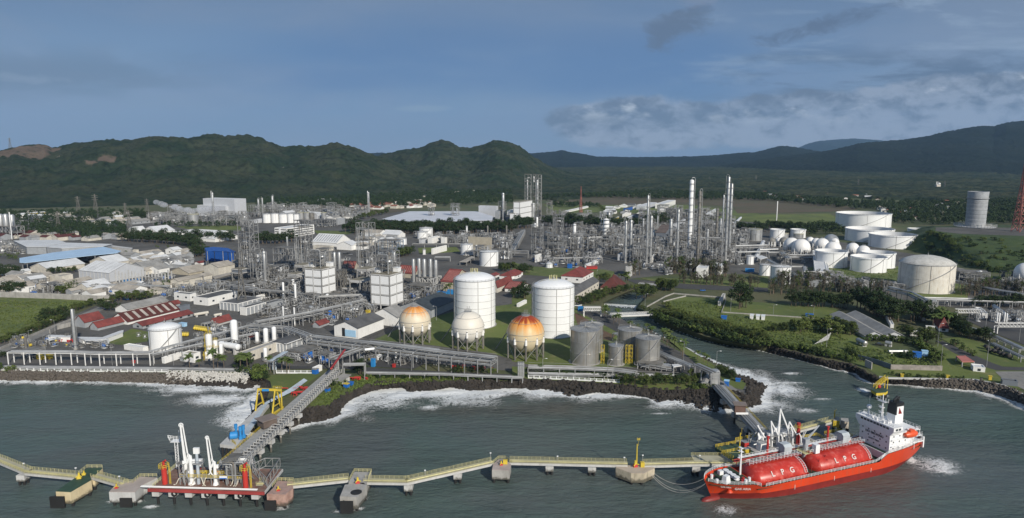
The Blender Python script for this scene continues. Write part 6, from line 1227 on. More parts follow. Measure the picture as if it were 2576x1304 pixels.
q=P('E',615,720,GZ);r=145*KC/2*mpp(q);r_=thing('storage_dome','grey ribbed dome roof among the white spheres','dome',q);MB().lathe((0,0,0),[(r,0),(r,r*.35)]+[(r*math.cos(a),r*.35+r*math.sin(a))for a in(.3,.6,.9,1.2,1.5)],20).build('dome_shell',ALU,r_,True)
# mound with flare tower
R0_=[(1650,548,26),(1590,572,26),(1600,605,26),(1640,612,26),(1680,618,26),(1750,625,26),(1950,640,26),(2504,670,26),(3000,700,26),(3100,640,26),(3000,560,26)];R1_=[(1630,549,25),(1560,575,24),(1545,618,24),(1720,682,20),(1850,768,15),(2000,868,10),(2150,945,8),(2504,965,9),(3100,985,9),(3200,640,20),(3100,555,20)];R2_=[(1480,545,3),(1180,640,3),(1120,735,3),(1420,800,3),(1690,862,3),(1900,945,3),(2180,1010,3),(2600,1050,3),(3200,1100,3),(3500,640,3),(3300,520,3)]
RR_=[[P('E',*p)for p in R_]for R_ in(R0_,R1_,R2_)];PI_=RR_[0];nI=len(PI_);K_=16;sub=10;rows=[]
for j in range(K_+1):
 ring=[];seg=0 if j<8 else 1;t_=(j-8*seg)/8
 for i in range(nI):
  for s_ in range(sub):ring.append(RR_[seg][i].lerp(RR_[seg][(i+1)%nI],s_/sub).lerp(RR_[seg+1][i].lerp(RR_[seg+1][(i+1)%nI],s_/sub),t_))
 rows.append(ring+[ring[0]])
Xg=np.array([[p.x for p in r_]for r_ in rows]);Yg=np.array([[p.y for p in r_]for r_ in rows]);Zg=np.array([[p.z for p in r_]for r_ in rows]);w=np.sin(np.linspace(0,1,K_+1)*math.pi)[:,None];Zg+=(fbm(Xg*.06,Yg*.06,4,60)-.45)*5*w
MNDM=ground_mat('mound_scrub',(.050,.085,.020),(.030,.055,.015),(.085,.110,.030),.02,.12,bump=1.0)
struct(link('green_mound',gridmesh('green_mound',Xg[:,::-1],Yg[:,::-1],Zg[:,::-1],MNDM,True)));poly_sheet('mound_top',PI_,26.02,MNDM);poly_sheet('mound_yard',[P('E',*p,26.1)for p in((1640,556),(1640,590),(1860,618),(2504,640),(3000,650),(3000,575),(2200,556))],26.1,YARD)
def mound_h(x,y):
 k=np.argmin((Xg-x)**2+(Yg-y)**2);return float(Zg.flat[k]),float(((Xg-x)**2+(Yg-y)**2).flat[k])
q=P('E',2025,548,26.1);r=195*KC/2*mpp(q)*.93;h=hgt(q,cv('E',0,205)[1]);r_=thing('ground_flare_tower','tall grey concrete cylinder tower with ring near the top standing on the mound','tower',q);blk=M('grey_blocks',(.36,.38,.40),.8,var=.15,dirt=(.22,.24,.26),dirt_amt=.5)
MB().lathe((0,0,0),[(r*.93,0),(r*.95,h*.8),(r*.98,h),(r*.9,h),(r*.9,h-3)],36).build('shell',blk,r_,True)
for k in range(16):MB().lathe((0,0,h*(k+1)/19),[(r*.95,-.12),(r*.96+.2,0),(r*.95,.12)],32).build('block_course',CON2 if k%2 else STD,r_)
mb=MB().lathe((0,0,h*.80),[(r*.96,0),(r*1.06,0),(r*1.06,.4),(r*.96,.4)],32);ring_rail(mb,r*1.05,h*.8,1.2,32);mb.build('ring_gallery',STL,r_);mb=MB().lathe((0,0,0),[(r*1.9,0),(r*1.9,.3),(.1,.3)],32);ring_rail(mb,r*1.95,.1,3.4,40,.2);ring_rail(mb,r*1.5,.1,4.2,28,.2);mb.build('base_fence',CON2,r_)
pylon('E',2450,600,-130,'red and white lattice mast at the right edge of the photograph',M('red_white_steel',(.42,.16,.13),.6,var=.5,sc=.12),w=9.5,arms=False,name='lattice_mast',cat='mast',base=P('E',2450,598,26.1))
pylon('C',672,425,155,'red and white lattice flare stack behind the refinery',M('red_white_steel',(.42,.16,.13),.6,var=.5,sc=.12),w=5,arms=False,name='flare_stack',cat='stack')
column('E',80,545,300,9,'lone thin flare stack with disc top left of the tank farm',WHT,1,False,'flare_stack','stack')
# white clad blocks
def clad(tg,xL,xF,yF,xR,yT,yB,label,fl=3,pm=WHT2,nx=2,group='panel clad towers of the polymer plant',gap=True):
 q=P(tg,xF,yF,GZ);a=abs(solve_u(q,DA,cv(tg,xL,0)[0]));b=abs(solve_u(q,DB,cv(tg,xR,0)[0]));h=hgt(q,cv(tg,0,yT)[1]);h0=hgt(q,cv(tg,0,yB)[1]);root=thing('panel_tower',label,'building',q+(DA*a+DB*b)/2,TH,group);X0,X1,Y0,Y1=-a/2,a/2,-b/2,b/2;fb=MB()
 for i in range(nx+1):
  for(x_,y_)in((X0+a*i/nx,Y0),(X0+a*i/nx,Y1),(X1,Y0+b*i/nx),(X0,Y0+b*i/nx)):fb.box((x_,y_,h/2),(.75,.75,h))
 for k in range(fl+1):zz=h0+(h-h0)*k/fl;fb.box((0,Y0,zz),(a+.7,.68,.7)).box((0,Y1,zz),(a+.7,.68,.7)).box((X1,0,zz),(.68,b+.7,.7)).box((X0,0,zz),(.68,b+.7,.7))
 fb.build('concrete_frame',CON2,root);MB().cb(X0+.6,Y0+.6,h0,X1-.6,Y1-.6,h-.1).build('core',DRK,root);ph=(h-h0)/fl;pa=MB().box((0,0,0),(a/nx-.9,.12,ph-1.35)).mesh('wall_panel',pm);pb=MB().box((0,0,0),(.12,b/nx-.9,ph-1.35)).mesh('wall_panel',pm)
 for k in range(fl):
  for i in range(nx):zz=h0+ph*(k+.5)-.12;link('wall_panel',pa,root,(X0+a*(i+.5)/nx,Y0-.2,zz));link('wall_panel',pb,root,(X1+.2,Y0+b*(i+.5)/nx,zz));link('wall_panel',pa,root,(X0+a*(i+.5)/nx,Y1+.2,zz));link('wall_panel',pb,root,(X0-.2,Y0+b*(i+.5)/nx,zz))
 MB().cb(X0,Y0,h+.36,X1,Y1,h+.6).build('roof',M('mossy_roof',(.22,.20,.15),.9,var=.3,sc=.4),root)
 return root,a,b,h,q
for a,l in(((490,650,1125,782,815,1055),'white panel clad tower, left of the two'),((1132,1313,1220,1440,872,1165),'white panel clad tower, right of the two, nearer the spheres')):
 o_,a_,b_,h_,q_=clad('B',*a,l)
 for x_,y_ in((-a_*.35,-b_*.1),(a_*.32,b_*.35)):MB().cb(x_-2.2,y_-2,h_+.6,x_+2.2,y_+2,h_+3.6).build('stair_head',WHT2,o_);MB().cb(x_-2.5,y_-2.3,h_+3.603,x_+2.5,y_+2.3,h_+3.9).build('stair_head_roof',WHT2,o_)
 MB().lathe((1,2,h_+2.5),[(.8,0),(1.2,1),(3,4),(3.2,5.5),(2.4,7),(.02,7.8)],16).build('hopper',ALU,o_,True);s_=thing('rooftop_frame','pipe framework with hopper on top of the '+l.split(',')[0]+', '+l.split(', ')[1],'steel structure',q_+(DA*a_+DB*b_)/2+Vector((0,0,h_+.61)),TH);rd,xs,ys,zs=frame(s_,a_*.62,b_*.62,12,2,2,3,STL,.6,.18,seed=3);MB().tube([(xs[-1],ys[0],0),(xs[-1],ys[0],13.5),(xs[-1]-1,ys[0],14.3),(xs[0]+2,ys[0],14.3),(xs[0]+1,ys[0],13)],.35,7).build('overhead_pipe',PIP,s_)
for a,fl,l in(((320,400,1060,490,862,890),2,'slate grey panel block left of the left white tower'),((925,1022,1115,1130,925,940),2,'slate grey panel block left of the right white tower'),((390,470,1000,560,775,790),3,'taller slate grey block under the left lattice tower'),((995,1090,1050,1175,815,830),3,'taller slate grey block under the right lattice tower'),((848,930,1095,960,1000,1005),1,'low slate grey block at the foot of the right slate block')):clad('B',*a,l,fl,SWL,1)
for a,fl,l in(((2275,2360,935,2440,815,850),1,'slate block with mossy roof at the edge of the left tower group'),((2280,2340,830,2430,730,740),1,'upper slate block behind the mossy roofed one')):clad('A',*a,l,fl,SWL,1)
# open steel towers, (crop, xl, xr, yb, yt, levels, vessels, pipes, label)
ST='''B 385 545 960 338 11 9 10|tall open lattice tower with white duct left of the right one
B 985 1160 985 360 11 9 8|tallest open lattice tower with bare top bay
A 2330 2510 900 335 10 8 8|tall open lattice tower at the left of the polymer plant
A 2440 2590 960 650 6 7 8|cluttered process tower right of the left lattice tower
B 0 105 985 790 5 6 6|dense vessel tower below the silver hopper
B 105 290 960 790 4 8 8|mid height frame with tan deck in the polymer plant
B 150 390 820 610 3 2 4|pale open rafters frame without roof
B 580 745 760 615 3 5 10|framework with silver globe behind the left white tower
B 1185 1385 800 640 4 5 10|framework with pipes behind the right white tower
B 1170 1440 680 535 3 4 12|blue grey trestle frame behind the right white tower
B 1440 1800 1080 985 2 8 14|low pipe frame between the right white tower and the tall tank
B 440 620 1180 1070 2 6 10|low pipe frame in front of the left white tower
B 620 900 1170 1085 2 8 12|long low frame of pipes before the slate blocks
B 200 440 1100 940 3 8 12|process frame around the two white capped poles
A 1860 2200 1080 955 2 8 12|grey frame with ducts beside the tan warehouse
A 2190 2560 1060 960 3 6 10|long grey multi level pipe frame at the lower left tower
A 380 560 1060 960 2 6 10|brown rusty frame behind the field wall
A 1560 1700 800 720 2 6 6|low frame with white tanks in the left works
A 1780 1850 800 700 3 4 6|small blue grey stair tower in the left works
A 1630 1745 330 180 5 5 6|far tower with three round heads by the white steam
A 1470 1640 375 270 3 6 8|far low frame left of the silver tank
A 1750 1850 370 290 3 5 6|far low frame in front of the steam
A 1950 2160 385 300 3 8 10|far low frame right of the silver tank
A 2160 2340 385 290 3 8 10|far process frame under the grey hall
A 2415 2560 300 185 4 8 8|far process frame right of the grey hall
B 60 200 275 180 4 8 8|far process frame with thin columns
B 200 300 275 205 2 4 6|far low frame behind the white row
B 690 780 300 160 5 3 5|orange trimmed far tower with slanted conveyor
B 955 1080 290 195 3 5 8|far pale frame beside the far thin stack
B 540 760 400 330 2 8 8|far low frame by the white cone silo
B 2370 2450 330 150 7 2 4|slender grey tower at the right end of the flat white halls
B 1685 1745 335 185 5 4 4|slim frame left of the twin on the flat white halls
B 1905 1990 335 170 5 4 4|slim frame right of the twin on the flat white halls
B 2130 2300 700 590 2 8 10|pipe frame under the beige hall
B 2380 2504 720 560 3 8 10|frame with round vessel right of the beige hall
B 1800 2010 560 490 2 6 8|low frame behind the white containers
C 15 80 500 318 4 2 3|pale frame at the left flank of the white boiler block
C 125 185 470 40 12 2 2|left of two very tall lattice stacks on the white boiler block
C 205 285 470 45 12 2 2|right of two very tall lattice stacks on the white boiler block
C 190 310 830 530 8 9 5|tall dark decked process tower at the left of the refinery
C 350 415 700 540 5 5 5|narrow tower behind the tall dark decked one
C 400 510 690 435 7 9 9|tower with white cabinets on top in the refinery
C 355 555 825 650 4 6 8|wide open frame in front of the white cabinet tower
C 340 400 500 300 5 4 5|far tower with white drum on top
C 500 630 500 440 2 8 8|far low pipe frame left of the flare stack
C 630 715 505 420 3 5 8|far frame around the foot of the flare stack
C 570 700 820 640 4 8 9|frame around the white furnace with arched duct
C 700 835 815 635 4 8 10|grid like pipe frame right of the white furnace
C 790 850 510 450 2 3 5|small far frame in front of the trees
C 880 1000 820 650 5 9 8|frame carrying the big white capped vessel
C 1000 1100 825 700 3 9 8|dense frame left of the front twin columns
C 1170 1300 830 640 4 9 10|dense frame between the twin columns and the tall pair
C 1190 1310 910 720 3 8 9|lower frame right of the twin columns
C 1390 1510 860 700 3 8 10|dense frame around the small white tank
C 1490 1570 920 785 3 5 6|short frame with drum in the middle right of the refinery
C 1640 1720 800 670 3 8 8|dense dark frame behind the front steel bay
C 1660 1795 918 792 2 4 3|open bay frame with cross bracing at the refinery front
C 1755 1810 850 670 5 3 4|narrow stair frame beside the large column
C 1860 1990 660 500 4 9 9|frame with many pipes left of the tallest columns
C 1870 1950 900 790 3 6 6|low frame under the short column
C 1945 2080 922 675 7 8 5|big seven storey open frame at the right of the refinery
C 2090 2200 900 760 3 8 9|low dense frame under the tallest columns
C 2200 2290 700 620 3 6 6|small stepped frame right of the tallest columns
C 1250 1420 480 395 2 8 6|far white topped frame behind the tall pair
C 1430 1640 420 345 2 6 6|far frame on the white hall roof line
C 1500 1700 500 380 3 9 9|far frame right of the tall pair
C 1700 1900 480 390 3 9 9|far frame behind the white column
C 1780 1830 640 440 5 5 5|narrow far frame between the large columns
C 2100 2200 620 520 3 7 7|far frame right of the tallest columns
C 1420 1540 660 590 2 6 8|pipes around the dark hall
K 1250 1680 835 775 1 6 16|low curved manifold frame in front of the right silver tank
E 150 215 900 800 3 3 5|small grey frame at the end of the tank farm rack
E 560 780 1120 1040 1 8 12|pump yard frame below the white boxes
E 700 920 1200 1080 2 10 14|jumble of pipework among the grey trees
E 1920 2230 1110 1005 2 6 8|open grey frame right of the domed tank
E 1770 1980 1070 980 2 5 8|long pale frame beside the domed tank
E 1170 1380 1180 1110 1 6 8|pipe junction at the foot of the domed tank
L 2380 2560 90 10 1 6 8|pipe frame near the sphere at the right edge
F 170 370 700 625 1 0 5|brown stained low frame in the scrap yard
J 300 560 730 640 1 10 16|cluster of white blue pipe loops behind the palms
J 600 760 760 660 1 4 7|blue grey pipe frame in the coast yard
J 1025 1190 712 585 2 3 4|buff pipe support with two white drums on top
J 1420 1480 740 650 2 3 5|small frame with filters in the pump yard
J 560 760 330 250 2 10 14|blue tinted pipe jumble behind the red roof hut
J 800 1010 290 190 2 10 14|pipe jumble around the yellow drums
J 440 600 330 200 2 8 12|pipe jumble at the crossing of the long racks
M 1750 1830 985 780 2 1 2|grey service frame left of the tallest loading arm'''
for i,ln in enumerate(ST.split('\n')):
 a,lb_=ln.split('|');a=a.split();t_=a[0];x0,x1,yb,yt,nz,nv,npp=map(int,a[1:]);kw={}
 if t_=='B' and x0==1170:kw['m']=M('blue_grey_steel',(.22,.30,.40),.6)
 if t_=='C' and x0 in(125,205,15):kw['ang']=0
 if 'buff' in lb_:kw['m']=M('buff_steel',(.50,.48,.38),.6)
 if 'blue' in lb_ and t_=='J':kw['vm']=BLU
 if t_ in 'C' and yb>600 or 'dark' in lb_ or 'dense' in lb_:kw['deckm']=STD
 structure(t_,x0,x1,yb,yt,nz,'open steel '*0+lb_,vess=nv,pipes=npp,seed=i,z=PZ if t_=='M' else GZ,depth=None if(x1-x0)*1.<260 else 14 if t_!='C' else 20,**kw)
 # columns and vessels
CL='''C 1735 760 88 40 W 9 1|tall white column with silver bottom, whitest of the refinery
C 2085 900 58 26 A 12 1|tallest silver column at the right of the refinery
C 2118 880 125 24 A 10 0|slightly shorter silver column right beside the tallest one
C 2052 720 238 14 A 5 1|thin column left of the tallest silver one
C 1812 912 198 28 S 10 1|large grey column with dark narrow head
C 1315 912 242 19 A 8 1|slim silver column with bent head pipe, left of the middle pair
C 1352 905 440 24 A 5 1|shorter column of the middle pair
C 1612 912 378 23 A 6 1|plain silver column in the middle right of the refinery
C 1548 745 472 32 A 4 0|stout silver column behind the plain one
C 1157 892 482 27 A 5 1|right one of the front twin columns
C 1108 905 492 22 A 4 1|left one of the front twin columns
C 918 655 468 60 W 5 1|fat white capped vessel on legs in the refinery centre
C 945 560 398 38 A 3 1|silver hopper column behind the fat white capped vessel
C 1998 650 368 24 S 5 0|grey column in the back row left of the tallest
C 2035 660 468 22 A 4 1|short column in the back row near the tallest
C 1905 820 572 20 A 4 1|short slim column by the seven storey frame
C 1752 745 420 17 A 5 1|thin column right of the white one
C 1280 700 470 14 A 3 0|thin column behind the middle pair
C 1422 575 440 14 A 2 1|thin far column left of the dark hall
C 1380 720 580 26 A 2 0|short fat column right of the middle pair
C 245 560 455 20 W 1 0|short white vessel on the dark decked tower
C 610 700 520 30 W 3 0|white furnace column beside the arched duct
C 665 790 650 26 W 1 1|white arched duct stack at the furnace
C 155 480 315 30 A 2 0|grey column in the boiler block
C 210 480 315 26 A 2 0|second grey column in the boiler block
C 270 480 340 24 S 2 1|rusty drum column in the boiler block
C 247 330 90 24 A 3 0|silver upper stack inside the right lattice
C 150 330 90 14 A 3 0|silver upper stack inside the left lattice
A 2095 350 58 15 A 4 1|far silver column in front of the grey hall
A 2078 290 42 5 A 0 0|far needle stack beside the far silver column
B 28 275 118 14 A 3 1|leftmost of the far thin columns
B 68 275 110 12 A 3 1|second of the far thin columns
B 167 270 90 16 A 4 1|tallest far thin column
B 1098 295 42 8 A 0 0|far needle stack above the tree belt
B 1108 295 55 12 A 5 0|far column behind the needle stack
B 2418 330 60 24 A 4 0|silver stack tube inside the slender grey tower
B 2062 490 385 16 W 2 0|left chimney of the row before the tree belt
B 2265 490 382 14 S 1 0|middle brown chimney of the row before the tree belt
B 2450 490 380 14 S 1 0|right brown chimney of the row before the tree belt
B 308 620 490 14 A 0 0|grey chimney beside the striped office
B 95 985 630 30 A 2 1|column with shiny silver hopper head
B 728 900 640 28 S 1 0|left of three grey silos behind the left white tower
B 775 900 640 30 A 1 0|middle of three grey silos behind the left white tower
B 822 900 640 30 A 1 0|right of three grey silos behind the left white tower
B 1355 800 640 26 A 1 0|silo right of the framework behind the right white tower
B 1305 800 640 24 S 1 0|left silo of the framework behind the right white tower
B 1545 1010 705 32 A 1 0|first silo of the five on the concrete frame
B 1600 1010 700 34 A 1 0|second silo of the five on the concrete frame
B 1650 1010 705 36 A 1 0|third silo of the five on the concrete frame
B 1710 1010 705 34 A 1 0|fourth silo of the five on the concrete frame
B 1762 1010 715 34 A 1 0|fifth silo of the five on the concrete frame
B 272 1110 935 20 W 1 0|white capped pole vessel, left of its twin
B 390 1150 950 20 W 1 0|white capped pole vessel, right of its twin
A 22 500 265 46 A 1 0|left silver silo at the left edge
A 75 500 265 46 A 1 0|middle silver silo at the left edge
A 135 500 270 46 A 1 0|right silver silo at the left edge
A 118 520 250 8 W 0 0|thin white pole before the three silver silos
A 1035 1070 985 46 S 0 0|grey conical tank in the rusty yard
F 2300 590 310 66 W 0 0|tall plain white vessel beside the horizontal drum
F 2055 705 445 58 W 2 0|white column with yellow ladder and ring
F 2112 655 508 44 W 0 0|white vessel right of the yellow ringed column
F 2165 660 548 36 W 0 0|shorter white vessel before the horizontal drum
F 2022 708 622 26 W 0 0|small white vessel at the foot of the yellow ringed column
F 740 605 205 28 A 1 0|tall silver chimney stack by the red roofed workshops
F 258 618 490 26 S 1 0|short stubby stack at the left scrap yard
J 100 555 392 46 W 1 0|white vessel with yellow cap, left of the pair
J 180 530 378 42 W 1 0|white vessel with yellow cap, right of the pair
J 95 718 585 36 W 1 0|slim white vessel before the grey pump hall
J 12 540 430 36 W 1 0|white vessel with yellow cap beside the red roof
J 610 590 498 26 W 1 0|small white vessel on the yellow stand
J 272 365 180 12 W 0 0|left plain white pole of the two
J 380 375 190 12 W 0 0|right plain white pole of the two
J 1290 712 600 20 W 2 0|small yellow ringed filter, left of two
J 1370 722 605 20 W 2 0|small yellow ringed filter, right of two
J 1572 740 650 18 W 0 0|small white vessel under the long pipe rack
J 1155 240 120 6 A 0 0|thin pole by the right white tower
L 2236 345 240 14 W 0 0|first of four slim white vessels at the terminal
L 2258 345 245 14 W 0 0|second of four slim white vessels at the terminal
L 2308 345 240 14 W 0 0|third of four slim white vessels at the terminal
L 2330 345 248 14 W 0 0|fourth of four slim white vessels at the terminal'''
random.seed(77);NF_=0
for t_,xs_0,ys_0,n,hr,wr,lb_ in(('C',(560,1080),(600,790),16,(45,120),(50,100),'grey pipe filled frame packed among others in the left half of the refinery'),('C',(1180,2250),(580,820),30,(50,150),(50,100),'grey pipe filled frame packed among the tall columns of the refinery'),('C',(1250,2000),(420,520),12,(30,60),(60,120),'low far frame packed behind the refinery columns'),('B',(0,480),(820,1000),12,(60,160),(50,100),'crowded process frame at the foot of the left lattice towers'),('B',(560,1180),(830,1000),12,(60,150),(50,90),'crowded process frame between the panel clad towers'),('B',(1180,1520),(700,960),8,(50,120),(50,90),'crowded process frame left of the five silos'),('A',(1480,2400),(300,380),14,(30,80),(50,110),'small process frame in the crowded far left plant'),('B',(440,1000),(240,330),10,(25,60),(50,100),'small process frame in the far plant beyond the striped office'),('J',(380,1080),(130,330),12,(35,80),(50,100),'low pipe filled frame in the yard before the white panel towers')):
 for i in range(n):x_,y_=random.uniform(*xs_0),random.uniform(*ys_0);w=random.uniform(*wr);NF_+=1;structure(t_,x_,x_+w,y_,y_-random.uniform(*hr),random.choice((2,3,4)),lb_,vess=5,pipes=5,seed=500+NF_,group=lb_+' group',deckm=STD)
CM=dict(W=WHT2,A=ALU,S=STD)
for ln in CL.split('\n'):
 a,lb_=ln.split('|');a=a.split();t_=a[0];x,yb,yt,w=map(int,a[1:5])
 if 'yellow' in lb_ and t_=='F':
  o_,q,r,h=column(t_,x,yb,yt,w,lb_,WHT,0,False,'process_vessel','vessel');mb=MB();ring_rail(mb,r+1,h*.5,1.2,12,.07);ring_rail(mb,r*.95,h-.5,1.6,8,.07);[mb.bar((-r-.6,s_,0),(-r-.6,s_,h),.09,4)for s_ in(-.4,.4)];mb.build('yellow_gallery',YEL,o_);continue
 column(t_,x,yb,yt,w,lb_,CM[a[5]],int(a[6]),a[7]=='1','process_vessel' if w>30 and yb-yt<250 or 'vessel' in lb_ else 'distillation_column' if t_=='C' else 'silo' if 'silo' in lb_ else 'stack','vessel' if 'vessel' in lb_ else 'silo' if 'silo' in lb_ else 'chimney' if('chimney' in lb_ or 'stack' in lb_ or 'pole' in lb_)else 'column')
for t_,x0,x1,yb,yt,l in(('B',1530,1790,1015,890,'grey concrete frame carrying the five silos'),('A',-40,190,510,392,'blue grey truss frame carrying the silver silos at the left edge'),('B',700,860,1000,830,'dark support frame under the three grey silos'),('C',75,190,505,305,'white clad boiler block')):
 if 'clad' in l:clad('C',15,75,505,195,310,480,l,3,WHT2,1);clad('C',-20,25,505,130,420,490,'lower white clad annexe of the boiler block',1,WHT2,1);continue
 q=P(t_,(x0+x1)/2,yb);r_=thing('support_frame',l,'steel structure',q+Vector((0,6,0)),TH);w=(x1-x0)*KC*mpp(q);frame(r_,w*.95,w*.6,hgt(q,cv(t_,0,yt)[1]),4,2,2,CON2 if 'concrete' in l else STL if 'blue' in l else STD,.7,.4,seed=1)
def drum(tg,x0,y0,x1,y1,rp,zc,label,m=WHT2,cat='vessel',sad=True,group=None):
 a,b=P(tg,x0,y0,GZ+zc),P(tg,x1,y1,GZ+zc);r=rp*KC*mpp(b);root=thing('horizontal_drum',label,cat,Vector((a.x,a.y,GZ)),0,group);z=Vector((a.x,a.y,GZ));MB().hcyl(a-z,b-z,r,20).build('shell',m,root,True)
 if sad:
  for t_ in(.15,.85):p=a.lerp(b,t_)-z;MB().box((p.x,p.y,zc/2-.01),(1.2,r*1.6,zc),math.atan2((b-a).y,(b-a).x)).build('saddle',CON2,root)
drum('F',2160,548,2330,580,30,4.5,'long white horizontal drum beside the tall plain vessel');drum('L',880,510,955,545,24,2.2,'dirty silver railway tank shell on the meadow',SILM);drum('L',1150,535,1208,545,20,2,'smaller silver drum beside the grey sheds',SILM);drum('L',1180,620,1365,620,13,1.4,'long thin silver drum lying on the grass',ALU)
drum('J',1065,605,1155,595,12,9,'pair of white drums on the buff support',WHT2,sad=False);drum('J',1180,670,1235,665,20,2.2,'stubby white drum in the pump yard');drum('C',2420,775,2600,770,10,6,'thin horizontal pipe drum at the tank farm rack',ALU,sad=False);drum('F',1900,262,2035,240,14,2,'cream tanker trailer barrel parked by the grey hall',CRM);drum('F',2095,268,2165,255,12,2,'second cream tanker barrel parked near the garages',CRM);drum('J',780,265,800,265,14,3,'small silver globe vessel in the pipe jumble',ALU)
for k in range(8):drum('F',1905+k*20,395+k*3,1912+k*20,378+k*3,15,1.6,'yellow float drum with red band stacked in a row by the white tank',YEL,'float',False,'yellow float drums')
for k in range(3):drum('F',1785+k*22,458,1790+k*22,445,16,1.6,'yellow float drum in the short row of three by the white tank',YEL,'float',False,'yellow float drums')
for x,y in((2128,570),(2155,600),(2200,610),(2230,590),(2255,630),(2290,640),(2340,655)):drum('L',x,y,x+22,y+12,20,1.8,'dark rusted drum in the heap beside the terminal lawn',M('dark_rust',(.05,.045,.04),.8),'drum',False,'dark rusted drums')
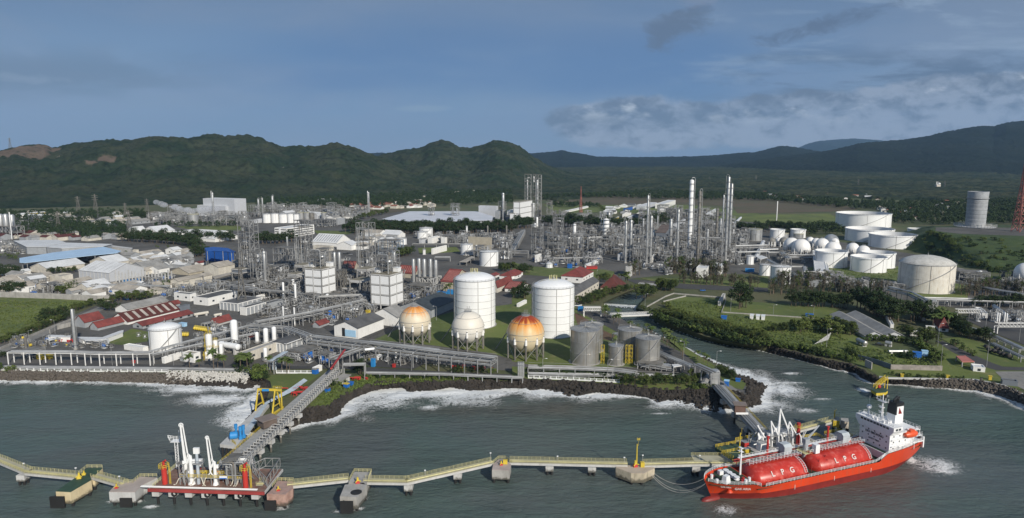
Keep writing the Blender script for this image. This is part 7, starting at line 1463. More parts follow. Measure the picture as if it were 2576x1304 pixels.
# buildings: crop xL xF yF xR yE roof rise wall roofmat ang win label
WM=dict(C=CRM,W=WHT,G=GWL,B=M('cobalt_cladding',(.015,.09,.36),.5,var=.1),T=M('tan_wall',(.42,.38,.30),.8,var=.12),P=M('pale_grey_cladding',(.50,.52,.55),.6,var=.06),K=CON2,S=SWL)
RM=dict(g=GRF,t=TRF,w=WRF,r=RRF,d=DRR,k=DGR,b=WM['B'],o=ORF,n=BRN,c=CON,s=M('dark_teal_roof',(.05,.06,.065),.6,var=.25,sc=.3))
HS='''A 780 1075 935 1412 845 ga 0 P w 0 0|large pale grey warehouse with wall ribs in the left works
A 1672 1750 1000 2078 925 gb 0 C t 0 0|long tan warehouse with stained front wall near the slate blocks
A 300 470 852 830 805 gb 0 C w 0 0|long white roofed shed left of the large grey warehouse
A 430 480 778 862 762 gb 0 G g 0 0|narrow grey roofed shed under the light blue canopy
A 880 1080 778 1262 748 gb 0 C w 0 0|low white roofed hall behind the large grey warehouse
A 725 762 715 826 662 flat 0 C t 0 0|small cream block on the edge of the light blue canopy
A 1300 1365 688 1578 660 gb 0 C t 0 0|cream building with long tan roof right of the light blue canopy
A 1300 1332 690 1362 625 flat 0 C t 0 0|square cream stair tower beside the long tan roof
A 1620 1702 668 1780 622 gb 0 W w 9 0|white two storey house with gable in the left works
A 1735 1790 660 1857 628 gb 0 W t 9 0|smaller white house attached right of the gabled white house
A 1770 1830 682 1915 665 gb 0 W w 0 0|low white roof below the two white houses
A 1480 1560 722 1662 702 gb 0 W w 0 0|low white roof left of the blue hall
A 1240 1320 742 1462 720 gb 0 C w 0 0|white roof between tan building and grey shed
A 2012 2262 745 2290 640 ga 0 B b 0 0|cobalt blue hall with blue walls and roof
A -120 130 882 150 800 ga 0 C t 0 8|cream building with sloping roof cut by the left edge
A 146 200 860 302 835 gb 0 W w 0 0|small white roofed shed by the cut cream building
A 215 282 915 508 890 gb 0 C t 0 0|cream house with tan roof, upper one of the cream cluster
A 285 395 960 482 930 gb 0 C t 0 0|cream house with tan roof, lower one of the cream cluster
A 540 610 945 718 880 flat 0 C t 0 0|tall plain cream block in the cream cluster
A 475 545 930 700 880 flat 0 C t 0 0|wide cream block behind the tall plain one
A 180 260 985 345 965 gb 0 C t 0 0|small cream shed at the front left of the cluster
A 600 700 985 848 950 gb 0 C t 0 0|low tan roof in front of the tall plain block
A 720 790 960 900 920 gb 0 G t 0 0|tan roofed annex beside the large grey warehouse
A -100 100 1035 128 985 ga 0 C o 0 0|orange roofed house cut by the left edge above the field
A 668 725 1068 832 1045 gb 0 W g 7 0|small white gabled house by the field wall
A 770 828 1040 935 1008 gb 0 W w 7 0|white house with bright roof behind the small gabled house
A 1212 1262 1085 1362 1062 gb 0 W g 0 0|small white grey roofed shed near the field corner
A 1165 1200 1010 1285 992 gb 0 C t 0 0|open tan roof by the rusty yard
A 930 1000 1012 1170 985 gb 0 T t 0 0|wide tan roof beside the conical tank
A 1450 1520 1052 1655 1030 gb 0 W t 0 0|low white building with tan roof beside the blue funnel
A 1705 1862 1125 1920 1060 flat 0 W k 8 0|white flat block, left of the two by the lower grey frame
A 1895 2040 1168 2330 1098 flat 0 W k 9 0|long white flat block, right of the two by the lower grey frame
A 2155 2330 1222 2560 1150 flat 0 G k 0 0|grey garage block with white frame and three doors
A 2355 2412 1262 2600 1188 flat 0 G k 0 0|grey block with white frame right of the garages
A 1660 1850 870 2050 850 gb 0 T t 0 0|tan roof behind the long tan warehouse
A 2000 2140 880 2300 790 gb 0 C t 0 0|high tan roofed hall below the blue hall
A 1250 1420 835 1605 795 gb 0 G g 0 0|grey shed right behind the large grey warehouse
A 1905 1950 772 2012 748 gb 0 W r 0 0|small building with red gable by the blue hall
A 1425 1600 800 1900 760 gb 0 G g 0 0|long dark grey shed left of the blue hall
A 20 75 640 130 590 flat 0 C t 0 0|cream block in front of the silos
A -300 -200 620 -100 560 gb 0 C t 0 0|tan roof outside left
A 1228 1300 372 1470 345 gb 0 G g 10 0|low grey office at the far left plant
A 1390 1540 490 1712 445 gb 7 W w 0 0|white warehouse with curved look roof, largest of the far white pair
A 1250 1310 480 1430 440 gb 6 W w 0 0|white warehouse left of the largest far white one
A 1640 1705 492 1915 462 gb 0 W w 14 0|white hall with flat ridge right of the far pair
A 1770 2105 545 2325 512 ga 9 W w 0 0|white ribbed twin roof warehouse behind the trees
A 944 1000 355 1050 335 hip 0 W w 0 0|small round white roofed house in the switch yard
A 1095 1130 360 1185 335 hip 0 W w 0 0|second small white house in the switch yard
A 258 275 300 445 262 gb 0 M w 0 0|yellow steel hall among the trees at the far left
A 160 200 310 262 275 gb 0 W w 0 0|grey white hall left of the yellow one
A 380 400 340 440 325 gb 0 C w 0 0|pale house with white gable below the yellow hall
A 330 345 338 375 325 gb 0 C o 0 0|small orange roofed house below the yellow hall
A 343 400 420 436 408 gb 0 W w 0 0|white roof at the back of the silos
A 430 440 440 560 420 gb 0 G w 0 0|pale blue grey roof by the back trees
A 1995 2300 300 2415 128 flat 0 P w 0 0|very large pale grey hall behind the steam
A 1935 2210 300 2412 195 flat 0 P w 0 0|lower pale step in front of the very large grey hall
B 185 300 505 572 412 flat 0 W w 0 0|white office block with dark window bands
B 550 790 590 932 552 ga 9 W w 0 0|white ribbed roof warehouse right of the striped office
B 790 935 625 1012 575 gb 0 W w 0 0|white shed with grey gable right of the ribbed warehouse
B 556 720 632 760 590 flat 0 C t 0 0|low cream wall block before the ribbed warehouse
B 842 850 735 890 705 gb 0 K g 0 0|small grey shed above the left red roof
B 848 960 862 1010 800 ga 6 T r 0 0|red roofed hall between the two lattice towers
B 1395 1560 900 1620 850 ga 6 T r 0 0|red roofed hall behind the five silos
B 1812 1925 1040 2100 935 ga 8 T r 0 0|red roofed hall with cream gable left of the tall white tank
B 2330 2360 1040 2504 975 gb 4 C r 0 0|red roof between the two tall white tanks
B 2380 2500 912 2610 880 hip 0 W r 10 0|white house with hipped red roof behind the tall tanks
B 2260 2330 900 2380 875 gb 0 W r 0 0|narrow red roof behind the left tall tank
B 2075 2300 640 2305 505 flat 0 T t 0 0|beige windowless hall on stilts near the chimneys
B 1680 1720 560 1800 505 flat 0 W w 0 0|left of two white containers on the pipe field
B 1810 1850 560 1938 502 flat 0 W w 0 0|right of two white containers on the pipe field
B 1718 1730 665 1868 612 flat 0 W w 0 0|long white container on the lawn
B 1595 1620 560 1668 515 gb 0 P g 0 0|small grey blue shed by the white tank pair
B 2178 2350 300 2370 195 flat 0 P w 0 0|ribbed pale grey hall at the end of the flat white halls
B 2340 2380 330 2440 240 flat 0 G g 0 0|dark grey block at the foot of the slender grey tower
B 2455 2480 280 2560 235 flat 0 W w 0 0|white block right of the slender grey tower
B 570 600 320 640 275 gb 0 P w 0 0|white curved shed in the far plant
B 785 800 375 870 315 flat 0 G g 0 0|grey box by the white cone silo
B 962 985 315 1020 275 flat 0 G g 0 0|grey box under the far thin stack
B -20 0 360 110 325 flat 0 P w 0 0|pale grey low block before the white silo row
B 600 640 150 745 130 gb 0 G g 0 0|grey warehouse alone at the foot of the hills
B 2150 2200 1290 2504 1250 gb 0 G g 0 0|x
C 480 690 1105 795 1045 hip 6 W r 8 0|large white building with hipped dark red roof right of the tank
C -60 40 1062 90 1030 hip 0 W r 8 0|white house with red hipped roof by the left tall tank
C -70 60 1195 160 1160 ga 4 W r 0 0|low bright red roof between the tall tanks
C 865 1045 1182 1112 1160 hip 9 T d 0 0|pavilion with peaked dark red roof on the river bank
C 1110 1155 1040 1198 945 flat 0 K c 0 0|tall plain concrete block at the refinery front
C 1365 1375 900 1405 840 flat 0 W w 0 0|white box cabinet at the foot of the middle pair
C 1035 1050 880 1085 825 flat 0 P w 0 0|pale blue box left of the front twin columns
C 720 730 960 850 925 gb 0 W w 0 0|long white hall roof beside the red bus
C 225 240 900 288 835 flat 0 W w 0 0|white block at the left refinery corner
C 1800 1900 1050 1925 960 flat 0 W w 0 0|white building half hidden by grey trees, left part
C 1940 2040 1020 2070 950 flat 0 W w 0 0|white building half hidden by grey trees, right part
C 500 530 415 825 400 gb 0 W w 0 0|long low white building behind the flare stack
C 1078 1090 460 1150 430 flat 0 W w 0 0|white box in the far yard
C 1215 1300 385 1420 350 flat 0 P w 0 0|far white hall with low roof left of the white topped frame
C 1400 1480 375 1640 330 flat 0 W w 0 0|far white building with rooftop units
C 1443 1490 452 1502 380 flat 0 W w 0 0|square white wall block behind the plain silver column
C 1895 1910 460 1995 425 flat 0 P w 0 0|pale box right of the large grey column
C 1050 1080 500 1220 480 gb 0 G w 0 0|grey white shed in front of the far yard
C 985 990 485 1045 470 gb 0 M w 0 0|small yellow shed in the far yard
C 920 940 385 985 365 gb 0 P w 0 0|pale shed in the far blue cluster
C 1090 1110 405 1180 370 gb 0 B k 0 0|blue walled shed with dark roof in the far yard
C 1215 1230 355 1265 340 hip 0 P w 0 0|small far house with pyramid roof
C 1405 1500 690 1600 610 ga 7 S n 0 0|dark brown hall hidden among the columns
C 1570 1590 620 1695 530 flat 0 P g 0 0|pale grey windowless hall between the columns
C 2150 2170 545 2265 530 gb 0 P w 0 0|long thin pale roof right of the tallest columns
C 2370 2400 880 2510 845 gb 0 P w 0 0|open white gabled shelter by the tank farm rack
K 480 608 165 848 75 gb 3 C k 8 0|long grey roofed hall with cream wall beside the right tall tank
K 62 70 190 145 165 flat 0 W w 0 0|small white container on the lawn between the tanks
K 1885 1900 978 1945 945 hip 0 W g 0 0|tiny white guard hut with pyramid roof at the right trestle
K 2028 2040 180 2085 140 flat 0 K c 0 0|small concrete hut at the corner of the pipe line
E 455 575 1055 675 995 flat 0 W w 0 0|left of two white boxes in the pump yard
E 575 600 1055 676 1005 flat 0 W w 0 0|right of two white boxes in the pump yard
E 400 520 1145 535 1085 flat 0 G g 0 0|blue grey box between the grey trees
F 1130 1255 248 1645 212 gb 3 W g 0 0|grey roofed hall with white gable above the dark red roofs
F 1085 1252 362 1755 340 gb 5 W d 0 0|white walled workshop with dark red roof and pale roof lights
F 1300 1400 402 1885 378 gb 2 G r 6 0|long low red roofed workshop with window row
F 1460 1500 235 1760 205 gb 2 G r 0 0|red roof strip behind the dark red roof
F 735 832 392 1015 335 gb 4 G r 0 0|red roofed workshop beside the tall silver chimney
F 885 960 420 1210 385 gb 3 G r 0 0|lower red roofed workshop in front of the first one
F 2060 2110 378 2262 345 gb 3 K r 0 0|small red roofed building with white wall near the tanks
F 1215 1400 632 1452 592 flat 0 W w 0 0|low white hut with rounded roof by the coast rack
F 1585 1612 742 1800 692 flat 0 W w 0 0|long white trailer beside the coast road
F 1790 1898 735 1965 655 flat 0 W t 9 0|white block with stained roof beside the long trailer
F 1760 1800 722 1862 700 hip 0 G g 0 0|small grey hipped hut before the white block
F 960 1010 562 1070 528 flat 0 P w 0 0|small blue grey cabin in the scrap yard
F 2332 2400 738 2720 650 flat 0 C c 10 0|grey white flat building behind the palms
F 1690 1720 240 1860 200 flat 0 S s 0 0|dark blue green container block behind the red roofs
J 768 1000 502 1250 395 gb 0 W k 0 0|white hall with black roof and light blue window wall
J 145 300 640 545 555 gb 1 G k 0 0|grey pump hall with dark roof and white frame
J 1120 1390 385 1500 290 gb 5 W g 0 0|white gable end of the shed left of the first sphere
J 1400 1715 295 1960 215 gb 5 G s 0 0|shed with dark teal roof behind the first sphere
J 55 120 215 270 160 flat 0 G k 0 0|grey flat building under the white capped poles
J 0 20 120 90 85 flat 0 W w 0 0|small white block at the pipe crossing
J 555 620 395 715 375 gb 2 G r 0 0|little red roof among the pipes
J 580 585 835 648 790 flat 0 W w 0 0|white cabin beside the head of the long trestle
J 765 830 958 918 925 shed 1 K g 0 0|shabby grey shack on the grass beside the trestle
L 945 1140 505 777 470 gb 2.6 P g -5 0|left one of two joined long grey roofed sheds on the meadow
L 1142 1335 507 936 475 gb 2.6 P g -5 0|right one of two joined long grey roofed sheds on the meadow
L 2005 2122 830 2150 790 flat 0 W w 3 0|small white cabin with two windows on the park lawn
L 1670 1765 432 1825 405 hip 7 W r 6 0|white house with dark red hipped roof behind the palms
L 1510 1540 325 1590 290 hip 4 W r 0 0|small red roof behind the big round tree
L 1205 1230 395 1290 365 flat 0 W w 0 0|low white wall building at the foot of the dark trees
L 2090 2150 300 2230 258 flat 0 W w 0 0|white block at the terminal beside the thin vessels
L 2350 2380 320 2560 290 gb 1 P w 0 0|blue grey long roof at the terminal right edge
L 2290 2440 968 2460 945 flat 0 S k 0 0|low black box shelter with pale roof on the apron'''
WM['M']=M('dull_yellow_wall',(.55,.42,.10),.7)
for ln in HS.split('\n'):
 a,lb_=ln.split('|')
 if lb_=='x' or 'outside' in lb_:continue
 a=a.split();xL,xF,yF,xR,yE=map(int,a[1:6]);st_=None;nb='warehouse' if('warehouse' in lb_ or 'hall' in lb_ or 'shed' in lb_)else 'container' if 'container' in lb_ else 'house' if('house ' in lb_ or 'hut' in lb_)else 'industrial_building'
 if 'roof lights' in lb_:st_=(7,2.2,M('pale_roof_light',(.42,.38,.34),.6))
 elif 'ribbed' in lb_ and 'roof' in lb_:st_=(10,1.5,M('grey_roof_rib',(.30,.31,.33),.6))
 elif a[9]=='r' and a[6]=='ga':st_=(9,.5,M('pink_roof_seam',(.42,.18,.15),.7))
 elif 'large pale grey warehouse' in lb_:st_=(6,.4,GRF)
 root,A_,B_,H_=house(a[0],xL,xF,yF,xR,yE,a[6],float(a[7]),WM[a[8]],RM[a[9]],lb_,nb,nb.replace('_',' ')if nb!='industrial_building' else 'building',float(a[10])or None if len(a)>11 and a[0]=='L' and float(a[10])<0 else None,win=int(a[10])if int(a[10])>0 else int(a[11]),strips=st_)
 if 'window bands' in lb_:
  for k in range(4):zz=H_*(k+.62)/4.2;MB().box((0,-B_/2-.04,zz),(A_*.92,.2,H_*.085)).build('window_band',DRK,root);MB().box((A_/2+.04,0,zz),(.2,B_*.92,H_*.085)).build('window_band',DRK,root)
  MB().box((-A_*.05,-B_/2-.2,H_/2),(A_*.16,.5,H_+1)).build('blank_pier',WHT2,root)
 if 'white frame' in lb_:
  mb=MB()
  for i in range(6):mb.box((-A_/2+A_*i/5,-B_/2-.05,H_/2),(.5,.5,H_));mb.box((A_/2+.05,-B_/2+B_*i/5,H_/2),(.5,.5,H_))
  mb.box((0,-B_/2-.05,H_+.2),(A_+.6,.55,.6)).box((A_/2+.05,0,H_+.2),(.55,B_+.6,.6));mb.build('white_frame',WHT,root)
 if 'wall ribs' in lb_:
  for i in range(9):MB().box((-A_/2+A_*i/8,-B_/2-.1,H_/2),(.5,.35,H_)).build('wall_rib',CON2,root)
 if 'light blue window wall' in lb_:MB().box((A_*.18,-B_/2-.08,H_*.45),(A_*.45,.2,H_*.6)).build('window_wall',LBL,root);MB().box((-A_*.1,-B_/2-.1,H_*.5),(A_*.12,.25,H_*.75)).build('doorway',DRK,root)
 if 'peaked' in lb_:MB().lathe((0,0,H_+2.5),[(min(A_,B_)*.28,0),(min(A_,B_)*.12,4),(.1,8)],4).build('peak',DRR,root)
def slabroof(tg,pts_,z,label,rm,name='open_shed',cat='canopy',posts=True,th=.4,tilt=0,wall=None):
 c=[P(tg,a,b,GZ+z)for a,b in pts_];o_=Vector((c[0].x,c[0].y,GZ));root=thing(name,label,cat,o_);pl=[(p.x-o_.x,p.y-o_.y)for p in c];MB().prism(pl,z-th,z).build('roof',rm,root);cx=sum(p[0]for p in pl)/len(pl);cy=sum(p[1]for p in pl)/len(pl)
 if wall:MB().prism([(cx+(a-cx)*.97,cy+(b-cy)*.97)for a,b in pl],0,z-th).build('wall',wall,root)
 elif posts:
  for i in range(len(pl)):
   a,b=pl[i],pl[(i+1)%len(pl)];n=max(1,int(math.hypot(b[0]-a[0],b[1]-a[1])/18))
   for k in range(n):x_=a[0]+(b[0]-a[0])*k/n;y_=a[1]+(b[1]-a[1])*k/n;MB().box((cx+(x_-cx)*.95,cy+(y_-cy)*.95,(z-th)/2),(.5,.5,z-th-.01)).build('post',STL,root)
 return root
for t_,pl,z,l,rm,wl in(('A',[(190,700),(520,645),(1010,588),(1185,630),(1150,648),(940,668),(240,745),(192,742)],10,'long light blue metal canopy roof on posts',M('light_blue_roof',(.45,.62,.80),.45,var=.1,sc=.1),None),('A',[(130,528),(560,520),(640,545),(450,590),(255,588)],9,'grey white flat factory roof behind the light blue canopy, left part',WRF,GWL),('A',[(450,592),(640,548),(1100,562),(1010,584),(600,604)],10,'grey white flat factory roof behind the light blue canopy, right part',WRF,GWL),('A',[(1060,570),(1300,600),(1290,610),(1020,582)],6,'thin pale wall roof right of the flat factory roofs',CON2,CON2),('A',[(2000,600),(2090,590),(2230,602),(2310,640),(2270,645),(2180,628),(2020,628)],19,'blue overhanging roof edge on the cobalt blue hall',WM['B'],None),('B',[(1230,318),(1500,242),(2160,242),(2320,292),(2310,330),(1900,340),(1530,345)],9,'vast low white hall roof before the hills',M('white_hall_roof',(.60,.62,.66),.6,var=.1,sc=.05),GWL),('F',[(465,458),(690,465),(690,482),(470,480)],3,'thin white shed roof in the scrap yard, upper left',WRF,WHT),('F',[(750,478),(1000,482),(1170,420),(1208,412),(1205,432),(1010,505),(800,500)],3,'long white bent wall roof in the scrap yard',WRF,WHT),('F',[(800,498),(960,508),(965,520),(830,512)],3,'narrow white lean to roof in the scrap yard',WRF,None),('F',[(450,500),(560,485),(570,492),(480,512)],2.5,'small white roof left of the chimney',WRF,None),('F',[(1965,345),(2080,320),(2110,328),(2000,350)],3.4,'grey lean to beside the small red roof',GRF,None),('L',[(1840,665),(1930,662),(2020,720),(1900,722)],3.2,'open shelter with pinkish red slatted roof on the lawn',M('pink_slats',(.45,.16,.13),.7),None),('C',[(2385,840),(2440,828),(2500,850),(2430,868)],6,'white open roof beside the small white tank',WRF,None),('K',[(1560,748),(1655,742),(1670,758),(1580,772)],4,'white open roof right of the silver tanks',WRF,None),('B',[(1990,735),(2110,680),(2140,690),(2060,740)],4,'rust streaked open roof with yellow ladder before the white tank',TRF,None),('F',[(2420,468),(2500,448),(2504,465),(2440,482)],4,'small red roof by the yellow capped vessel',RRF,None),('A',[(2075,880),(2290,830),(2290,850),(2100,900)],6,'thin brown roof strip by the slate block',TRF,None)):
 slabroof(t_,pl,z,l,rm,wall=wl,name='flat_roof_hall' if wl else 'open_shed',cat='hall' if wl else 'canopy')
random.seed(11)
def small_house(p,w,d,h,wm,rm,label,group,rz,name='house'):
 root=thing(name,label,'house',p,rz,group);r=w*.2;MB().add([(-w/2,-d/2,0),(w/2,-d/2,0),(w/2,d/2,0),(-w/2,d/2,0),(-w/2,-d/2,h),(w/2,-d/2,h),(w/2,d/2,h),(-w/2,d/2,h),(0,-d/2,h+r),(0,d/2,h+r)],[(0,1,5,8,4),(2,3,7,9,6),(1,2,6,5),(3,0,4,7)]).build('wall',wm,root);o=.5;MB().add([(-w/2-o,-d/2-o,h-.15),(0,-d/2-o,h+r+.1),(0,d/2+o,h+r+.1),(-w/2-o,d/2+o,h-.15),(w/2+o,-d/2-o,h-.15),(w/2+o,d/2+o,h-.15)],[(0,1,2,3),(1,4,5,2)]).build('roof',rm,root)
for t_,pg,n,lab_,wms,rms,s_ in(('A',[(150,880),(700,980),(1600,1000),(1650,1080),(1100,1090),(500,1060),(0,1040)],34,'small workshop roof in the crowded yards above the field wall',(CRM,GWL,WHT),(TRF,GRF,WRF,TRF),(6,14)),('A',[(1200,620),(2000,660),(1980,850),(1500,860),(1250,780)],20,'small workshop roof between the grey warehouse and the blue hall',(CRM,GWL,WHT),(TRF,GRF,WRF),(6,14)),('A',[(0,480),(600,470),(1200,500),(1180,540),(0,530)],22,'small roof among the trees behind the flat factory roofs',(CRM,GWL),(TRF,GRF,DRR,GRF),(8,16)),('A',[(200,270),(1200,260),(1450,330),(1200,400),(200,400)],30,'small building in the switch yard at the foot of the hills',(CRM,GWL),(TRF,GRF,WRF),(8,16)),('B',[(800,180),(1700,150),(1750,200),(900,235)],46,'village house with orange roof below the middle hills',(CRM,WHT),(ORF,ORF,RRF,TRF),(9,16)),('B',[(1400,20),(2400,0),(2420,80),(1600,110)],16,'village house scattered in the forest below the twin peaks',(CRM,WHT),(ORF,TRF,WRF),(9,15)),('C',[(1300,130),(2504,120),(2504,225),(1300,205)],26,'white house in the forest behind the refinery',(WHT,CRM),(WRF,ORF),(8,14)),('E',[(0,230),(1200,250),(1150,330),(0,300)],22,'house at the forest edge behind the dry field',(WHT,CRM),(WRF,ORF),(8,14)),('E',[(1100,380),(1300,375),(1340,430),(1120,420)],18,'village house beside the widest white tank',(CRM,WHT),(ORF,WRF,TRF),(8,13)),('E',[(1250,400),(1850,300),(1900,430),(1500,520),(1250,470)],20,'village house scattered in the trees behind the mound',(CRM,WHT),(ORF,WRF,TRF),(8,13)),('C',[(900,350),(1250,350),(1300,470),(950,460)],16,'small building in the far yard behind the refinery trees',(WHT,GWL),(WRF,GRF,DGR),(8,16)),('B',[(950,480),(1380,480),(1370,600),(1180,560),(1000,620)],16,'small building between the ribbed warehouse and the white tank pair',(WHT,GWL,CRM),(WRF,GRF,TRF),(8,18)),('B',[(200,260),(640,250),(1000,320),(700,330)],14,'small building in the far plant left of the tree belt',(WHT,GWL),(WRF,GRF),(8,18))):
 for k,p in enumerate(spots(t_,pg,n)):p.z=GZ+.1;w=random.uniform(*s_);small_house(p,w,w*random.uniform(1,1.9),random.uniform(3,6),random.choice(wms),random.choice(rms),lab_,lab_+'s',TH+random.choice((0,math.pi/2))+random.uniform(-.05,.05))
 # pipe racks  crop;height;width;n;levels;path;label
PR='''F|7|4.2|5|1|100,620 720,625 990,635 1480,630|long raised pipe rack on white posts beside the coast road
F|5|3|3|1|1480,620 1830,525 2200,430 2504,350|pipe rack passing behind the white storage tank up to the right
F|6|3.5|4|1|1480,650 1900,560 2300,480 2504,440|second pipe rack in front of the white storage tank
J|8|5|10|2|0,330 540,235 1060,115|wide double deck pipe rack climbing to the right past the poles
J|8|6|12|2|-60,360 300,385 540,470|dense pipe rack crossing under the two plain poles
J|9|9|14|2|540,480 1100,545 1700,620 2330,690|widest pipe rack running before the three spheres
J|8|4|8|1|1100,530 1560,580 1780,610|upper narrow rack joining before the first sphere
J|7|5|7|1|1160,545 880,640 750,690|angled pipe bundle coming down to the red pipe portal
K|4.5|5.5|7|1|160,765 620,778 1000,795 1210,822|covered pipe rack along the shore below the silver tanks
K|1.8|4|6|1|160,835 600,845 1200,850 1640,860|low pipe rack on the seaward side of the covered one
K|5|4|6|1|1010,440 1300,560 1560,680 1760,760|pipe run along the river road behind the silver tanks
K|8|5|8|1|1800,745 1990,830|pipe bridge carried to the tall portal at the point
C|7|6|10|2|0,770 110,580 60,620|thick pipe rack bending at the left of the refinery
C|8|5|8|2|160,790 0,785|pipe rack end by the left refinery corner
C|6|5|8|1|310,860 880,850|low beige pipe rack in front of the refinery
C|8|7|14|2|1090,640 2100,660|main pipe rack through the refinery, hidden among columns
C|8|7|14|2|2120,740 2504,730|main pipe rack from the columns to the tank farm, upper
C|7|6|10|1|2200,800 2504,790|main pipe rack from the columns to the tank farm, lower
C|6|4|6|1|330,600 560,660 880,650|pipe rack across the refinery left half
E|7|6|10|1|0,800 130,800 200,860|rack stair step at the tank farm front
E|7|6|10|2|200,825 460,830|rack behind the stair tank
E|6|4|6|1|0,870 110,930 330,1050|sloping covered conveyor left of the twin small tanks
E|7|4|7|1|160,940 360,940 370,990 520,990|pipe bridge beside the small white tank
E|5|4|6|1|1160,1110 1380,1120|short pipe bridge left of the domed tank
E|9|5|10|2|1180,1140 1400,1190 1560,1270|dark green covered pipe rack running down from the domed tank
L|6|5|7|1|1110,145 1510,170|white pipe bridge behind the dark trees
L|5|3|6|1|1530,95 2504,120|long row of white pipes behind the terminal
L|5|3|5|1|1540,110 2504,140|second row of white pipes behind the terminal
L|4|5|9|1|1900,370 2150,440 2504,600|pipe way running down the right edge past the palms
L|3|3|6|1|2200,540 2504,680|low pipe way beside the lawn at the right edge
E|7|5|10|1|1760,1060 2200,1160 2504,1210|dark pipe rack from the domed tank to the right edge
E|6|5|8|1|1770,985 1970,990|short pale rack joined to the domed tank
A|7|6|10|2|2190,960 2504,1000|multi deck rack in front of the left lattice tower
B|7|5|9|1|0,1010 300,1030 620,1080 1060,1060|long grey rack in front of the slate blocks
B|5|3|5|1|1530,560 2000,560|thin pipe rack behind the lawn container
B|5|4|6|1|1750,690 1900,690|pipe rack right of the five silos
B|6|4|7|1|2050,630 2504,635|pipe rack behind the plain white tank
A|6|4|6|1|1000,960 1650,975|yard pipe rack under the bare white posts
B|7|5|8|1|1160,540 1440,540|pipe rack carried on the blue grey trestle
K|4|3|5|1|700,190 870,190|pipe bridge over the river road gate'''
for i,ln in enumerate(PR.split('\n')):
 a=ln.split('|');pth=[tuple(map(int,s_.split(',')))for s_ in a[5].split()];cov='covered' in a[6]and 'shore' in a[6]
 pipe_rack(a[0],pth,float(a[1]),float(a[2]),int(a[3]),a[6],int(a[4]),8 if a[0]in 'FJKL' else 14,m=WHT if a[0]=='F' and i==0 else CON2 if i==0 else M('dark_green_steel',(.10,.13,.13),.6)if 'dark' in a[6]else STL,seed=i,rail=a[0]in 'JK',pr=(.14,.32)if a[0]in 'FJKL' else(.2,.45),deck=CON if cov else None)
pipe_rack('J',[(1075,825),(1800,838),(2504,868)],2.6,3.2,2,'grey decked pipe walkway following the shore in front of the spheres',1,8,deck=M('pale_deck',(.40,.40,.385),.7,var=.08),group=None);pipe_rack('K',[(0,870),(105,872)],2.6,3.2,2,'short end of the decked shore walkway by the portal',1,8,deck=MATS['pale_deck']);pipe_rack('J',[(855,745),(1065,742)],8,3.4,3,'raised decked bridge stepping over the shore road',1,14,deck=MATS['pale_deck'])
pipe_rack('F',[(-300,768),(0,770),(900,778),(1700,788),(2504,800)],1.5,3.5,6,'bundle of low pipes behind the white coastal fence',1,16,zz=GZ)
def portal(tg,x0,x1,yt,yb,label,n=6,m=PIP,hz=8.5):
 a,b=P(tg,x0,yb),P(tg,x1,yb);h=hgt(a,cv(tg,0,yt)[1]);root=thing('pipe_portal',label,'pipe portal',a);d=b-a
 for k in range(n):p=d*(k/(n-1));MB().tube([p,p+Vector((0,0,h-.6)),p+Vector((0,.8,h)),p+Vector((0,4,h))],.42,8).build('pipe',m,root)
 MB().bar((0,-.6,h*.5),d+Vector((0,-.6,h*.5)),.18).bar((0,-.6,h),d+Vector((0,-.6,h)),.18).build('cross_beam',STL,root)
portal('K',1955,2022,822,948,'tall bundle of grey pipes dropping to the right trestle',6);portal('K',62,112,750,880,'pipe bundle portal at the shore between spheres and silver tanks',4);portal('J',745,805,690,792,'pipe portal with red edge where the left trestle meets the shore',4);portal('J',140,195,720,800,'pale blue pipe portal behind the palms',3,MATS['pale_blue_pipe']);portal('L',1560,1640,130,270,'pale pipe portal behind the big round tree',6)
pipe_rack('J',[(140,715),(290,625)],7,3.5,4,'pale blue pipes sloping up to the pump hall',pm=MATS['pale_blue_pipe']);MB_r=tag(MB().bar(P('J',735,790,4),P('J',735,790,13),.5).bar(P('J',735,790,13),P('J',870,605,13),.5).build('red_beam',RED),'red bent beam framing the pipe bundle above the trestle','beam')
for i in range(18):x=1140+i*32;q=P('A',x,975-i*2);r_=thing('concrete_post','bare pale post of the unfinished frame in the left works','post',q,TH,'bare posts of the unfinished frame');h_=hgt(q,cv('A',0,815+(i%4)*12)[1]);MB().box((0,0,h_/2),(.8,.8,h_)).build('shaft',CON2,r_);MB().box((0,1.5,h_*.55),(.4,5,.4)).build('bracket',CON2,r_)
def bridge(tg,x0,y0,x1,y1,z,w,label,m=WHT2):
 a,b=P(tg,x0,y0,z),P(tg,x1,y1,z);d=b-a;root=thing('bridge',label,'bridge',a,math.atan2(d.y,d.x));L=d.length;MB().cb(0,-w/2,-1.2,L,w/2,0).build('deck',CON2,root)
 for s_ in(-w/2,w/2):mb=MB();rail_run(mb,[(0,s_,0),(L,s_,0)],1.2,3,.1,2);mb.bar((0,s_,-.5),(L,s_,-.5),.25);mb.build('girder',m,root)
bridge('K',968,268,1400,250,6.0,3.5,'white girder footbridge across the river below the weir');bridge('C',1240,1100,1460,1118,5,6,'low dark road bridge at the head of the river',STD)
